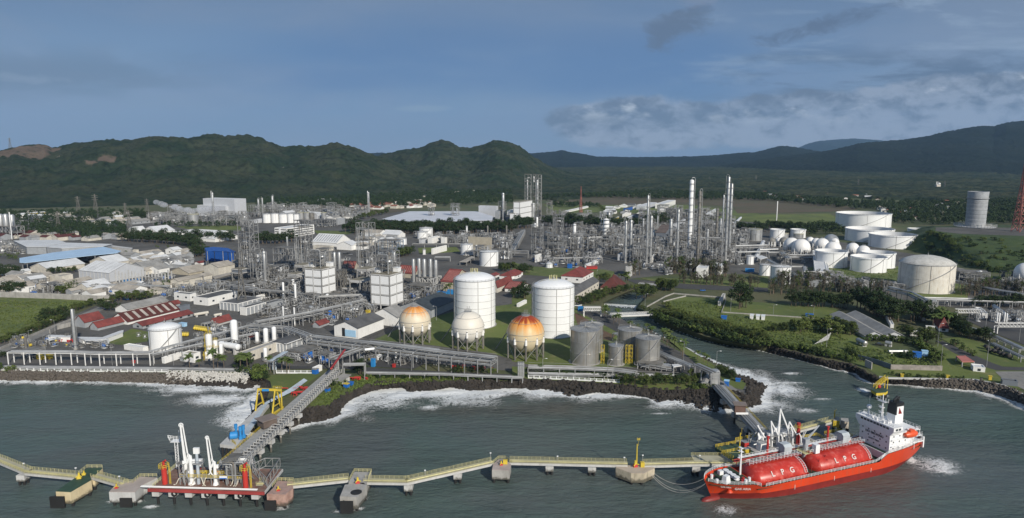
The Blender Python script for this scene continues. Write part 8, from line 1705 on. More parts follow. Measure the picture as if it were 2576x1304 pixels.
def gantry(tg,x0,x1,yb,yt,label):
 a,b=P(tg,x0,yb),P(tg,x1,yb);h=hgt(a,cv(tg,0,yt)[1]);root=thing('pipe_bridge',label,'gantry',a);d=b-a;mb=MB()
 for z_ in(h,h-2.2):mb.bar((0,0,z_),d+Vector((0,0,z_)),.2);mb.bar((0,3,z_),d+Vector((0,3,z_)),.2)
 n=9
 for k in range(n):p=d*(k/n);q=d*((k+1)/n);mb.bar(p+Vector((0,0,h)),q+Vector((0,0,h-2.2)),.12,3);mb.bar(p+Vector((0,0,h)),p+Vector((0,3,h)),.1,3)
 mb.build('truss',WHT,root)
 for p in(Vector(),d):
  for y_ in(0,3):MB().box((p.x,p.y+y_,h/2-1.2),(.45,.45,h-2.4)).build('leg',WHT,root)
gantry('L',1848,2070,305,215,'white truss gantry over the terminal road, farther one');gantry('L',2240,2560,450,350,'white truss gantry at the right edge, nearer one');gantry('K',705,870,285,195,'grey pipe gate over the river road')
def wall(tg,xy,h,th,m,label,name='wall',cat='wall'):
 pl=[P(tg,a,b)for a,b in xy];root=thing(name,label,cat,pl[0]);mb=MB();o_=pl[0]
 for a,b in zip(pl[:-1],pl[1:]):mb.box(((a+b)/2-o_+Vector((0,0,h/2)))[:],((b-a).length+.2,th,h),math.atan2((b-a).y,(b-a).x))
 mb.build('wall_panel',m,root)
wall('A',[(-400,1060),(0,1082),(500,1098),(960,1122),(1100,1118)],4.5,.5,CON,'long grey concrete wall along the back of the green field');wall('L',[(1200,800),(1700,812)],2.8,.3,M('stained_fence',(.30,.27,.25),.85,var=.3,sc=.4),'weathered grey pink fence across the lower meadow');wall('L',[(880,700),(1050,745),(1200,795)],2.8,.3,M('slate_blue_fence',(.14,.17,.20),.8),'slate blue sheet fence on the lower meadow');wall('L',[(950,770),(1012,800)],4,.5,CON,'short dark retaining wall above the landing');wall('F',[(490,452),(560,410),(690,378)],3,.3,CON,'stained grey wall beside the chimney yard')
wall('K',[(1320,190),(1500,90),(1580,60),(2090,102),(2085,150),(2050,245),(2504,275)],1.0,.4,CON,'grey concrete channel wall bending round the meadow','channel_wall');wall('L',[(-20,272),(400,300),(620,318)],.9,.4,CON,'pale low wall continuing across the meadow');wall('F',[(0,605),(500,395),(700,320)],1.4,.4,CON,'low kerb wall along the slanting field road');wall('K',[(1480,140),(1700,85)],1,.4,CON,'short inner arm of the channel wall')
wall('L',[(1090,878),(1160,890),(1500,896),(2030,908),(2300,962),(2504,1056)],.8,1.0,CON2,'pale concrete coping along the right sea wall','sea_wall')
def fence(tg,xy,label,step=3.2,h=1.7):
 pl=[P(tg,a,b)for a,b in xy];root=thing('fence',label,'fence',pl[0]);o_=pl[0];mb=MB();pm=MB().box((0,0,h/2),(.35,.35,h)).mesh('post',WHT2);n_=0
 for a,b in zip(pl[:-1],pl[1:]):
  L=(b-a).length;n=max(1,round(L/step));n_+=n
  for k in range(n):
   link('post',pm,root,a.lerp(b,k/n)-o_)
  for z_ in(h*.5,h*.92):mb.bar(a-o_+Vector((0,0,z_)),b-o_+Vector((0,0,z_)),.11)
  p=(a+b)/2-o_;mb.box((p.x,p.y,.25),(L,.5,.5),math.atan2((b-a).y,(b-a).x))
 mb.build('rails',WHT2,root)
fence('F',[(-300,800),(0,808),(600,820)],'white post and rail fence on the coast embankment, left stretch',3.6);fence('F',[(600,820),(1250,824),(1650,826)],'white post and rail fence on the coast embankment, middle stretch',3.6);fence('F',[(1650,812),(2504,828)],'white post and rail fence behind the palms',4);fence('K',[(160,885),(600,905),(1055,930)],'white post and rail fence on the shore below the silver tanks',3);fence('J',[(200,835),(560,838)],'short white fence near the trestle head',3)
# yard clutter, cars, kiosks
eq=[]
for k,(m_,m2)in enumerate(((STL,PIP),(STD,STL),(WHT2,STL),(PIP,STD),(BLU,STL),(YEL,STL))):
 r_=thing('equipment_skid','','equipment',(0,0,-500),0,'equipment');r2=random.Random(k);mb=MB().box((0,0,.2),(5,3,.4))
 for j in range(5):a,b=r2.uniform(-2.2,2.2),r2.uniform(-1.2,1.2);mb.tube([(a,b,.4),(a,b,r2.uniform(1.5,4)),(a+r2.uniform(-2,2),b,r2.uniform(1.5,4)),(a+1,b+1,.4)],.16,5)
 mb.build('pipework',m2,r_);MB().hcyl((-1.2,0,1.5),(1.0,.2,1.5),.75,10).build('vessel',m_,r_);fb=MB()
 for x_ in(-2.3,2.3):
  for y_ in(-1.3,1.3):fb.bar((x_,y_,0),(x_,y_,3.6),.12)
 fb.bar((-2.3,-1.3,3.6),(2.3,-1.3,3.6),.12).bar((-2.3,1.3,3.6),(2.3,1.3,3.6),.12).bar((-2.3,-1.3,3.6),(-2.3,1.3,3.6),.12).bar((2.3,-1.3,3.6),(2.3,1.3,3.6),.12);fb.build('frame',STL if k!=1 else STD,r_);eq.append(r_)
for t_,pg,n,lab_,ks,s_ in(('F',[(1800,480),(2500,380),(2500,640),(1900,620)],22,'small equipment skid near the white vessels by the coast road',(0,2,3),1),('J',[(0,150),(1000,130),(1100,240),(560,330),(0,330)],80,'small equipment skid in the yard crossed by the long pipe racks',(0,1,3,0,3),1.1),('J',[(560,260),(1000,250),(1150,330),(760,380),(560,340)],16,'small equipment skid near the little red roof',(0,4,5,1),1),('J',[(300,640),(760,620),(740,740),(320,740)],18,'small equipment skid in the coast yard behind the palms',(2,0,4),.9),('J',[(960,640),(1600,690),(1560,760),(1000,740)],14,'small equipment skid in the pump yard before the spheres',(0,5,3,2),.9),('J',[(1440,100),(1650,80),(1640,180),(1500,230)],8,'small equipment skid beside the teal roofed shed',(0,1),1),('C',[(180,780),(1050,770),(1050,840),(190,850)],34,'small equipment skid along the refinery front left',(0,1,3,4),1.5),('C',[(1050,780),(2280,760),(2280,930),(1060,900)],110,'small equipment skid along the refinery front right',(0,1,3,0),1.6),('C',[(560,560),(2200,560),(2280,740),(560,740)],130,'process equipment deep inside the refinery',(0,1,3),2.2),('C',[(400,440),(880,440),(880,500),(400,500)],26,'process equipment in the rear refinery block',(0,1),2.2),('C',[(1250,400),(2000,400),(2000,510),(1250,500)],60,'process equipment behind the refinery trees',(0,1,3),2.4),('C',[(200,890),(850,870),(850,950),(230,950)],24,'equipment beside the low beige pipe rack',(0,2,4),1.4),('C',[(1200,930),(1700,940),(1650,1030),(1220,1020)],16,'equipment beside the plain concrete block',(0,2),1.4),('B',[(0,960),(480,1000),(480,1120),(0,1080)],56,'small equipment skid below the left tower group',(0,1,3),1.3),('B',[(480,1080),(1130,1090),(1100,1180),(480,1180)],60,'small equipment skid below the two white panel towers',(0,1,3),1.2),('B',[(1440,980),(1850,1000),(1800,1120),(1440,1100)],24,'small equipment skid below the five silos',(0,1,4),1.2),('B',[(0,880),(950,820),(980,960),(0,960)],60,'equipment between the towers of the polymer plant',(0,1,3),1.8),('B',[(1500,480),(2504,500),(2504,640),(1900,560)],80,'equipment in the pipe field near the chimneys',(0,2,3),1.6),('A',[(1500,900),(2200,960),(2200,1090),(1100,1080)],60,'small equipment skid behind the white flat blocks',(0,1,4,3),1.2),('A',[(300,960),(1100,1000),(1100,1085),(300,1060)],24,'rusty equipment in the yards above the field wall',(1,4,0),1.2),('A',[(1470,300),(2400,270),(2400,370),(1470,370)],90,'equipment of the far plant under the hills',(0,1,3,2),2.6),('B',[(0,200),(1100,230),(1150,330),(440,300)],90,'equipment of the far plant left of the tree belt',(0,1,3,2),2.4),('A',[(0,560),(280,600),(280,680),(0,670)],16,'equipment before the silver silos at the left edge',(0,2,1),1.6),('E',[(560,1010),(900,1080),(1150,1150),(800,1220),(560,1130)],44,'equipment among the grey trees below the tank farm',(0,2,3),1.2),('E',[(0,760),(460,780),(460,900),(130,900)],24,'equipment at the tank farm front rack',(0,3,1),1.4),('E',[(2250,1050),(2700,1050),(2700,1180),(2250,1150)],14,'equipment at the right edge below the mound',(0,1),1.3),('L',[(1950,230),(2504,260),(2504,340),(2000,330)],18,'equipment of the terminal at the right edge',(2,0,3),1.2),('F',[(100,500),(700,500),(700,590),(120,600)],22,'scrap piece lying in the yard left of the chimney',(1,1,4,5),.7),('F',[(400,560),(1200,560),(1450,600),(700,600)],10,'scrap piece lying right of the chimney',(1,4),.7),('F',[(1250,420),(1480,470),(1480,500),(1300,520)],3,'crate on the grass plot by the white storage tank',(2,),.5)):
 for p in spots(t_,pg,n):
  k=random.choice(ks);p.z=GZ+.1;sc_=s_*random.uniform(.7,1.3);put('equipment_skid',eq[k],p,TH+random.choice((0,math.pi/2)),(sc_,sc_,sc_*random.uniform(.8,1.5)),lab_,lab_+' group','equipment',sc_)
if 1:
 car=[]
 for nm_,m_ in(('white',WHT2),('dark',BLK),('silver',ALU),('blue',BLU)):
  r_=thing('parked_car','','car',(0,0,-500),0,'parked cars');MB().add([(-2.2,-.9,.35),(2.2,-.9,.35),(2.2,.9,.35),(-2.2,.9,.35),(-2.2,-.9,.95),(2.2,-.9,.9),(2.2,.9,.9),(-2.2,.9,.95)],[(4,5,6,7),(0,1,5,4),(1,2,6,5),(2,3,7,6),(3,0,4,7),(3,2,1,0)]).build('body',m_,r_);MB().add([(-1.6,-.85,.95),(1.1,-.85,.92),(1.1,.85,.92),(-1.6,.85,.95),(-1.1,-.7,1.5),(.5,-.7,1.5),(.5,.7,1.5),(-1.1,.7,1.5)],[(4,5,6,7),(0,1,5,4),(1,2,6,5),(2,3,7,6),(3,0,4,7)]).build('cabin',GLS,r_);wm_=MB().lathe((0,0,0),[(.02,-.1),(.33,-.1),(.33,.1),(.02,.1)],10).mesh('wheel',BLK)
  for x_ in(-1.35,1.35):
   for y_ in(-.9,.9):link('wheel',wm_,r_,(x_,y_,.33)).rotation_euler[0]=math.pi/2
  car.append((nm_,r_))
 cu_=set()
 for t_,x,y,w_ in(('C',1865,1178,'on the main road behind the river meadow'),('B',870,660,'in the lot beside the white shed'),('B',905,655,'in the lot beside the white shed'),('B',925,670,'in the lot beside the white shed'),('B',60,465,'in the lot left of the striped office'),('B',85,470,'in the lot left of the striped office'),('F',1745,420,'behind the white storage tank'),('J',1290,330,'beside the black roofed hall'),('C',1160,1010,'before the plain concrete block'),('L',2110,250,'in the terminal yard'),('L',1090,560,'beside the grey sheds'),('K',640,180,'by the cream walled hall'),('K',655,175,'by the cream walled hall'),('J',1240,225,'under the right white tower')):
  nm_,r_=random.choice(car);q=P(t_,x,y,GZ+.3)
  if nm_ in cu_:r_=dup(r_,q,random.choice((0,TH,1.2)))
  else:cu_.add(nm_);r_.location=q
  r_['label']=nm_+' car parked '+w_;r_['group']='cars '+w_
 for nm_,r_ in car:
  if nm_ not in cu_:
   for c_ in list(r_.children):bpy.data.objects.remove(c_)
   bpy.data.objects.remove(r_)
def box_thing(tg,x,y,d,m,label,name,cat,roof=None,z=GZ+.1):
 d=tuple(q*.82 for q in d);r_=thing(name,label,cat,P(tg,x,y,z),TH);MB().box((0,0,d[2]/2),d).build('body',m,r_);MB().box((0,0,d[2]+.12),(d[0]+.4,d[1]+.4,.22)).build('top',roof or m,r_);return r_
for a in(('K',2345,300,(2.7,8,3),WHT2,'left one of three white containers on the meadow','container','container'),('K',2405,303,(2.7,8,3),WHT2,'middle one of three white containers on the meadow','container','container'),('K',2456,306,(2.7,8,3),WHT2,'right one of three white containers on the meadow','container','container'),('J',582,838,(3,3,3),BLU,'blue kiosk with grey roof beside the trestle head','kiosk','kiosk',GRF),('J',1148,770,(2.4,2,5),BL2,'bright blue upright cabinet in the pump yard','cabinet','cabinet'),('J',700,1018,(2.6,2.2,2.4),BLU,'blue box on yellow feet on the grass headland','box','box',DGR),('J',885,975,(2.8,2.4,2.4),BLU,'blue and yellow box near the shack','box','box',YEL),('J',930,955,(2.4,2,2),BLU,'small blue box right of the shack','box','box'),('K',2098,960,(2.6,2.6,3.4),BLU,'blue kiosk with pale roof on the right headland','kiosk','kiosk',LBL),('K',2210,915,(2.6,2,1.6),BLU,'blue tank box on the right headland grass','box','box'),('K',672,222,(4,3,3.4),BL2,'bright blue container by the river road gate','container','container'),('K',2073,305,(4.4,3,2.6),BLU,'blue tarpaulin crate on the meadow','crate','crate'),('L',1455,680,(5,3.4,3.6),BLU,'bright blue cabin on the lower meadow','cabin','cabin'),('L',1530,668,(3.6,3,3.8),LBL,'light blue cabin on the lower meadow','cabin','cabin'),('L',405,280,(6,4,2),BLU,'blue tarpaulin heap behind the round bush','tarpaulin','tarpaulin'),('L',1425,470,(6,1,4),WHT,'plain white board wall near the palm house','board','board'),('L',1582,435,(6,1,5),WHT,'white board beside the palm trunk','board','board'),('C',2325,990,(10,5,3.5),BL2,'bright blue container by the right white tanks','container','container'),('C',525,800,(14,5,7),BLU,'blue shelter box in the refinery left half','container','container'),('C',565,955,(5,4,5),BLU,'blue upright box beside the low beige rack','container','container'),('C',260,790,(8,4,6),BLU,'blue box inside the dark decked tower','container','container'),('B',1820,1068,(9,5,4),BL2,'heap of bright blue boxes before the cream gable','crate','crate'),('B',1910,1050,(7,4,4),BL2,'second bright blue heap beside the tall tank','crate','crate'),('A',1235,1105,(6,3,3),BLU,'blue crate by the field wall corner','crate','crate'),('A',1250,960,(8,4,5),BL2,'blue machine under the left bare posts','machine','machine'),('A',1320,950,(8,4,4),BL2,'blue machine under the middle bare posts','machine','machine'),('A',1385,945,(8,4,5),BL2,'blue machine under the right bare posts','machine','machine'),('A',330,1060,(5,3,3),BLU,'blue crate in the rusty frame','crate','crate'),('J',1098,275,(3,3,5),YEL,'yellow machine block in the pipe jumble','machine','machine'),('J',875,245,(4,3,4),BLU,'blue machine block in the pipe jumble','machine','machine'),('F',400,695,(6,2.4,2.4),YEL,'yellow container under the coast rack, left one','container','container'),('F',480,690,(5,2.4,2.2),YEL,'yellow machine under the coast rack, right one','machine','machine'),('F',1790,375,(6,3,2.6),LBL,'light blue container behind the white storage tank','container','container'),('F',1310,735,(1.6,1,1.6),RED,'red hydrant box by the coast road','hydrant','hydrant'),('J',1350,778,(1.6,1.6,2),RED,'red hydrant box in the pump yard','hydrant','hydrant'),('L',1310,875,(1.6,1.2,2),YEL,'left yellow mooring post box on the sea wall','bollard','bollard'),('L',1757,888,(1.6,1.2,2),YEL,'middle yellow mooring post box on the sea wall','bollard','bollard'),('L',2170,900,(1.6,1.2,2.4),YEL,'right yellow mooring post box on the sea wall','bollard','bollard')):box_thing(*a[:7],a[7],a[8]if len(a)>8 else None)
bus=thing('parked_bus','bright red bus parked before the long white hall roof','bus',P('C',780,965,GZ+.2));MB().box((0,0,1.9),(11,2.6,2.8)).build('body',M('signal_red',(.5,.045,.035)),bus);MB().box((0,0,2.5),(10,2.66,.8)).build('windows',GLS,bus)
for i,(a,b,w_)in enumerate((('J',(2000,790),'left'),('J',(2210,800),'right'),('F',(640,530),'first'),('J',(350,1050),'second'),('J',(420,1000),'third'),('J',(1000,905),'fourth'))):
 q=P(a,*b);r_=thing('red_pipe_stack',{'left':'red hydrant pipework on the shore lawn, left one before the middle sphere','right':'red hydrant pipework on the shore lawn, right one before the middle sphere','first':'red scrap frame in the yard left of the chimney','second':'small red frame between pipeline and trestle, lower one','third':'small red frame between pipeline and trestle, upper one','fourth':'red frame beside the shack on the headland'}[w_],'pipework',q);mb=MB()
 for k in range(10):x_,y_=random.uniform(-5,5),random.uniform(-1.5,1.5);mb.tube([(x_,y_,0),(x_,y_,1.4),(x_+random.uniform(-3,3),y_,1.4)],.28,6)
 mb.build('pipes',RED,r_)
for t_,x,y,h,l in(('L',1660,575,14,'tall curved lamp post by the access road bend'),('L',2137,775,14,'tall curved lamp post beside the small white cabin'),('L',572,580,11,'double lamp post on the meadow edge'),('L',1690,770,12,'thin bare pole by the weathered fence'),('L',2125,420,13,'lamp post by the pipe way at the right'),('L',2455,525,13,'lamp post at the right edge of the terminal'),('L',52,262,7,'lamp post on the far meadow path, left'),('L',445,270,7,'lamp post on the far meadow path, right'),('K',1675,770,14,'tall lamp post right of the silver tanks'),('K',1998,800,10,'lamp post by the right pipe portal'),('K',1300,175,9,'lamp post at the weir'),('K',2138,235,9,'lamp post by the small concrete hut'),('K',935,890,10,'thin lamp post behind the shore fence'),('K',300,860,9,'thin lamp post near the covered rack'),('F',1100,760,11,'lamp post by the coast road, left'),('F',1700,762,11,'lamp post by the coast road, right'),('F',540,450,9,'lamp post on the slanting field road'),('F',290,560,9,'lamp post at the stub stack'),('J',258,1190,10,'thin lamp post between gantry and trestle'),('J',1522,812,9,'thin lamp post in front of the pump yard'),('J',1765,320,10,'lamp post beside the teal roofed shed'),('C',830,1085,10,'lamp post before the hipped roof building'),('L',1715,270,10,'lamp post on the terminal road'),('L',1960,350,12,'lamp post under the farther gantry')):lamp_post(P(t_,x,y),h,l)
dsh=thing('tilted_dish','large white tilted panel dish standing on the meadow edge','dish',P('L',530,560));MB().add([(-5,0,.5),(5,0,8),(3.6,.3,3.2),(-5,0.2,.4)],[(0,1,2),(0,2,3),(2,1,0),(3,2,0)]).build('panel',WHT,dsh);MB().bar((0,1,0),(0,0.3,4),.15).build('strut',STL,dsh)
# rocks on the shore
random.seed(5)
def rock_mesh(s,m,k):
 r_=random.Random(s);mb=MB();mb.lathe((0,0,0),[(.02,-.55),(.8,-.35),(1,.1),(.6,.55),(.02,.7)],7);v=[(a*r_.uniform(.7,1.25),b*r_.uniform(.7,1.25),c*r_.uniform(.8,1.2))for a,b,c in mb.v];mb.v=v;return mb.mesh('boulder',m)
def tetra_mesh(m):
 mb=MB()
 for d in((0,0,1.3),(1.2,0,-.45),(-.6,1.05,-.45),(-.6,-1.05,-.45)):mb.bar((0,0,0),d,.48,6,.3)
 return mb.mesh('tetrapod',m)
def scatter(name,bank_,k0,k1,n,meshes,s0,s1,label,cat,group,tmin=.15,tmax=1.1,indiv=True):
 _,ra,rb=bank_;out_=[]
 for i in range(n):
  k=random.uniform(k0,k1)*(len(ra)-1);j=int(k);a=ra[j].lerp(ra[min(j+1,len(ra)-1)],k-j);b=rb[j].lerp(rb[min(j+1,len(ra)-1)],k-j);t_=random.uniform(tmin,tmax);p=a.lerp(b,t_);s_=random.uniform(s0,s1);p.z=max(-.3,GZ*(1-t_))+s_*random.uniform(.0,.5);out_.append((p,s_,(random.uniform(0,6),random.uniform(0,6),random.uniform(0,6))))
 if indiv:
  for p,s_,e in out_:o=link(name,random.choice(meshes),None,p);o.scale=(s_,)*3;o.rotation_euler=e;tag(o,label,cat,group)
 else:
  V_,F_=[],[];n_=0;src=[(np.array([v.co[:]for v in m.vertices]),[tuple(q.vertices)for q in m.polygons])for m in meshes]
  for p,s_,e in out_:
   vv,ff=random.choice(src);R=np.array(__import__('mathutils').Euler(e).to_matrix());V_.append(vv@R.T*s_+np.array(p));F_+=[tuple(i+n_ for i in f)for f in ff];n_+=len(vv)
  me=bpy.data.meshes.new(name);me.from_pydata(np.concatenate(V_).tolist(),[],F_);me.materials.append(meshes[0].materials[0]);stuff(link(name,me),label,cat)
RK=[rock_mesh(i,ROCK,0)for i in range(5)];TT=[tetra_mesh(TETD)];TW=[tetra_mesh(TETW)]
KA=.2
def frac(bk,q):ra=bk[1];return min(range(len(ra)),key=lambda i:(ra[i]-q).length)/(len(ra)-1)
f0,f1,f2,f3=frac(bankA,P('F',0,824)),frac(bankA,P('F',1650,838)),frac(bankA,P('F',2430,848)),frac(bankA,P('J',200,1330));f4=frac(bankA,P('J',900,1025));fk=frac(bankA,P('K',100,900));fe=1.0
scatter('tetrapod',bankA,f0-.02,f1+.02,150,TT,1.0,1.4,'grey concrete tetrapod on the left coast embankment','tetrapod','grey tetrapods of the left embankment',.1,.95);scatter('tetrapods',bankA,f0-.02,f1+.02,650,TT,.9,1.3,'mass of dark grey tetrapods filling the left embankment','tetrapods','',.1,1.0,False)
scatter('tetrapod',bankA,f1,f2,140,TW,1.0,1.3,'pale new concrete tetrapod on the embankment below the palms','tetrapod','pale tetrapods below the palms',.0,.6);scatter('pale_tetrapods',bankA,f1,f2,260,TW,.9,1.3,'mass of pale tetrapods below the palms','tetrapods','',.0,.65,False);scatter('boulders',bankA,f1,f3,420,RK,.6,1.3,'dark boulders at the foot of the left embankment and headland','boulders','',.3,1.2,False)
scatter('boulder',bankA,f3,f4,110,RK,.7,1.5,'black boulder on the curved headland shore','boulder','black boulders of the headland',.1,1.15);scatter('boulder',bankA,f4,.97,180,RK,.7,1.5,'dark boulder on the bay shore below the tanks','boulder','dark boulders of the bay shore',.1,1.2)
scatter('boulders',bankA,f3,fe,3300,RK,.4,1.2,'dark tumbled rock revetment around the bay','boulders','',.02,1.18,False);scatter('boulders',bankE,0,.5,900,RK,.5,1.3,'dark rocks along the right river mouth','boulders','',.1,1.15,False);scatter('tetrapods',bankE,.5,1,700,TT,1.0,1.6,'dark tetrapods stacked against the right sea wall','tetrapods','',.1,1.0,False)
scatter('boulders',bankC,.0,.35,160,RK,.4,.9,'small rocks on the left river bank','boulders','',.2,1.1,False)
# trees
random.seed(21)
for a in((('palm'),'F',[(1800,818),(2504,822)],7,8.5,'coconut palm behind the coastal fence by the pale tetrapods'),('palm','J',[(60,830),(400,820)],4,8.5,'coconut palm beside the pale blue pipe portal'),('palm','K',[(880,255),(1040,375),(1240,440),(1390,505)],14,6.5,'palm between the river road and the river'),('palm','K',[(1450,540),(1560,600),(1640,650),(1700,690)],7,8,'palm on the river bank right of the silver tanks'),('palm','K',[(1800,690),(1950,780)],4,5,'short palm near the right pipe portal'),('palm','L',[(1590,420),(1760,380)],5,10,'palm beside the dark red hipped house'),('palm','C',[(1090,1120),(1170,1120)],4,9,'bright palm by the peaked pavilion'),('palm','K',[(280,850),(300,830)],2,6,'lone small palm before the covered shore rack'),('palm','J',[(1850,95),(1880,90)],2,8,'palm before the bright blue heaps'),('bush','K',[(160,830),(420,860),(900,880),(1060,890)],16,3.4,'round shrub along the shore rack'),('broad','K',[(1080,940),(1300,955),(1500,950),(1700,950),(1850,900)],22,5.5,'dense green tree on the shore right of the white fence'),('bush','K',[(1750,985),(1900,990),(1960,1000)],6,3,'green bush beside the guard hut'),('broad','K',[(2020,830),(2100,870),(2180,900)],7,4.5,'green tree on the right headland'),('bush','J',[(1880,820),(2300,830)],5,4,'green bush on the shore lawn before the spheres'),('dark','J',[(1030,830),(1040,850)],2,6,'dark slim tree by the raised decked bridge'),('bush','J',[(20,870),(40,900),(0,850)],5,6,'big green bush where the embankment meets the headland'),('bush','F',[(2290,830),(2420,835)],3,4,'round green bush behind the pale tetrapods'),('bush','F',[(140,812),(20,810)],3,4,'green bush on the left embankment'),('bush','F',[(2380,745),(2400,740)],2,6,'round green tree before the grey white flat building'),('broad','F',[(0,560),(150,500),(400,400),(640,310)],26,5,'green tree along the slanting field road'),('dark','F',[(420,330),(560,290),(680,300)],12,6.5,'dark tree in the clump at the field edge'),('broad','F',[(720,230),(900,170),(1100,150)],14,5,'green tree behind the chimney'),('dark','F',[(1000,220),(1150,230)],5,6,'dark tree left of the white gable hall'),('broad','F',[(30,690),(10,670)],2,4,'small tree at the left coast road'),('broad','K',[(660,170),(800,150),(900,90),(1100,30)],22,6.5,'green tree on the left bank above the weir'),('bright','C',[(900,1230),(1100,1180),(1250,1150)],18,5,'bright green bush on the upper river bank'),('broad','C',[(730,1290),(860,1250)],8,7,'green tree beside the cream walled hall'),('dark','C',[(0,1250),(100,1230),(150,1260)],7,9,'large dark tree between the two tall white tanks'),('dark','C',[(60,1010),(160,1010)],6,9,'tree behind the right tall white tank'),('broad','C',[(860,1100),(950,1080)],4,8,'tree near the peaked pavilion'),('grey','C',[(1140,1030),(1250,1020)],5,13,'sparse tall tree beside the concrete block'),('grey','C',[(1520,1010),(1700,1000),(1850,1010),(2100,1040)],30,14,'sparse grey green tree before the half hidden white building'),('broad','C',[(1400,1160),(1600,1180)],12,9,'leafy tree by the head of the river'),('broad','C',[(1240,1250),(1400,1220)],8,9,'leafy tree at the right end of the weir'),('grey','C',[(1650,1100),(2000,1120),(2400,1140)],26,11,'sparse tree along the main road'),('dark','K',[(2180,200),(2300,190)],4,15,'big round dark tree on the meadow corner'),('bush','K',[(1370,270),(1500,340),(1700,400),(1900,450),(2100,510),(2300,550),(2504,580)],60,5,'green shrub lining the right river bank'),('bright','K',[(1500,180),(1580,240),(1760,300),(1960,350),(2200,410),(2504,470)],44,5,'bright green tree in the thicket above the right river bank'),('broad','K',[(1420,260),(1650,330),(1900,400),(2150,460),(2504,530)],44,5.5,'green tree in the thicket above the right river bank'),('broad','K',[(1250,210),(1310,225),(1360,230)],5,3,'shrub at the right end of the white footbridge'),('bright','L',[(280,440),(420,400),(560,420),(640,470)],14,12,'tree of the big round bright clump on the meadow'),('broad','L',[(0,430),(180,420)],8,5,'small tree on the meadow left of the bright clump'),('broad','L',[(690,420),(780,450),(850,480)],8,8,'tree left of the long grey sheds'),('bush','L',[(960,520),(1300,530),(1450,560),(1600,640),(1660,740)],30,4.5,'shrub in front of the grey sheds'),('bush','L',[(0,570),(230,600),(420,640),(640,690),(800,720)],30,4,'shrub above the right rocky shore'),('bush','L',[(760,610),(900,700),(1100,740)],14,3.6,'shrub by the slate blue fence'),('bush','L',[(1280,680),(1400,690)],6,4,'shrub beside the blue cabin'),('dark','L',[(880,200),(1000,230),(1100,290),(1200,340),(1280,330)],22,13,'dark rain tree behind the long grey sheds'),('dark','L',[(1380,320),(1450,330),(1500,300)],7,13,'tree of the round dark clump by the pipe portal'),('dark','L',[(240,180),(350,185),(500,190),(640,195),(800,210)],18,10,'dark tree in the row along the far meadow wall'),('broad','L',[(1330,470),(1400,480)],4,7,'tree right of the grey sheds'),('dark','L',[(1830,420),(1900,470),(2000,500),(2150,530)],14,8,'dark tree along the right pipe way'),('broad','L',[(1480,520),(1600,540)],7,8,'tree by the tall curved lamp post'),('bush','L',[(2040,680),(1800,560)],3,4,'lone conical shrub on the park lawn'),('dark','L',[(1550,340),(1650,350),(1850,390)],9,9,'dark tree around the hipped house'),('bush','L',[(1200,860),(1500,880),(1900,890)],16,2.2,'low bush along the sea wall'),('grey','L',[(0,60),(300,60),(600,40),(900,60),(1150,60)],30,12,'sparse grey tree below the tank farm'),('grey','L',[(1900,80),(2100,70),(2300,60),(2504,100)],22,13,'sparse tree right of the domed tank'),('grey','E',[(80,1120),(300,1140),(600,1120)],18,13,'sparse grey tree before the twin white tanks'),('dark','L',[(2000,180),(2504,190)],14,8,'dark tree behind the terminal gantry'),('broad','E',[(550,560),(760,610)],6,9,'tree left of the second white open top tank'),('dark','E',[(0,580),(200,600),(420,620)],20,13,'dark tree around the small open top tanks'),('dark','C',[(2200,590),(2504,600)],16,12,'dark tree behind the silver tank'),('dark','B',[(870,450),(1000,442),(1500,448),(2000,452),(2504,452)],62,16,'tall dark tree of the belt before the flat white halls'),('dark','B',[(950,462),(1500,466),(2100,466)],40,13,'dark tree at the front of the belt'),('dark','C',[(0,570),(180,560)],14,17,'dark tree left of the refinery'),('dark','C',[(330,540),(560,560),(700,570)],18,17,'dark tree glimpsed between the refinery towers'),('dark','C',[(700,560),(900,570),(1300,560),(1500,540)],30,16,'dark tree behind the refinery columns'),('dark','B',[(0,560),(200,560),(350,540)],22,12,'dark tree below the striped office'),('broad','B',[(1000,330),(1300,260)],16,11,'slim tree in the row along the far road'),('broad','B',[(1400,690),(1500,670)],12,10,'tree left of the five silos'),('dark','A',[(1200,535),(1500,550),(1800,575),(1950,610)],44,12,'dark tree in the belt before the white warehouses'),('dark','A',[(1300,510),(1700,530),(2300,540)],26,12,'dark tree at the back of the belt before the white warehouses'),('dark','A',[(1900,690),(2010,680)],8,10,'dark tree left of the cobalt blue hall'),('dark','A',[(0,880),(190,900)],10,9,'dark tree by the cream building at the left edge'),('dark','A',[(50,1050),(240,1040)],10,8,'dark tree behind the field wall'),('broad','A',[(560,1050),(640,1060)],4,8,'round tree at the field wall middle'),('broad','A',[(500,850),(760,840)],8,6,'tree beside the long white roofed shed'),('broad','A',[(1100,1130),(1200,1120),(1440,1110),(1500,1100)],12,7,'tree by the field corner crates'),('dark','A',[(1270,320),(1450,320)],10,14,'tree before the far left plant'),('broad','C',[(850,350),(900,400)],10,8,'small tree by the far blue cluster'),('broad','B',[(2380,830),(2504,830)],8,9,'tree behind the tall white tanks'),('bush','J',[(680,960),(760,950),(850,960)],6,3,'low bush on the headland'),('bush','J',[(1070,880),(1500,890),(2100,900),(2480,900)],22,2.6,'low shrub along the bay shore')):trees_line(a[0],a[1],a[2],int(a[3]*(1.5 if a[0]in('grey','dark','broad')else 1)),a[4],a[5],a[5].replace(' tree',' trees',1)if ' tree' in a[5]else a[5]+'s',3.0 if a[4]>6 else 1.6)
random.seed(31)
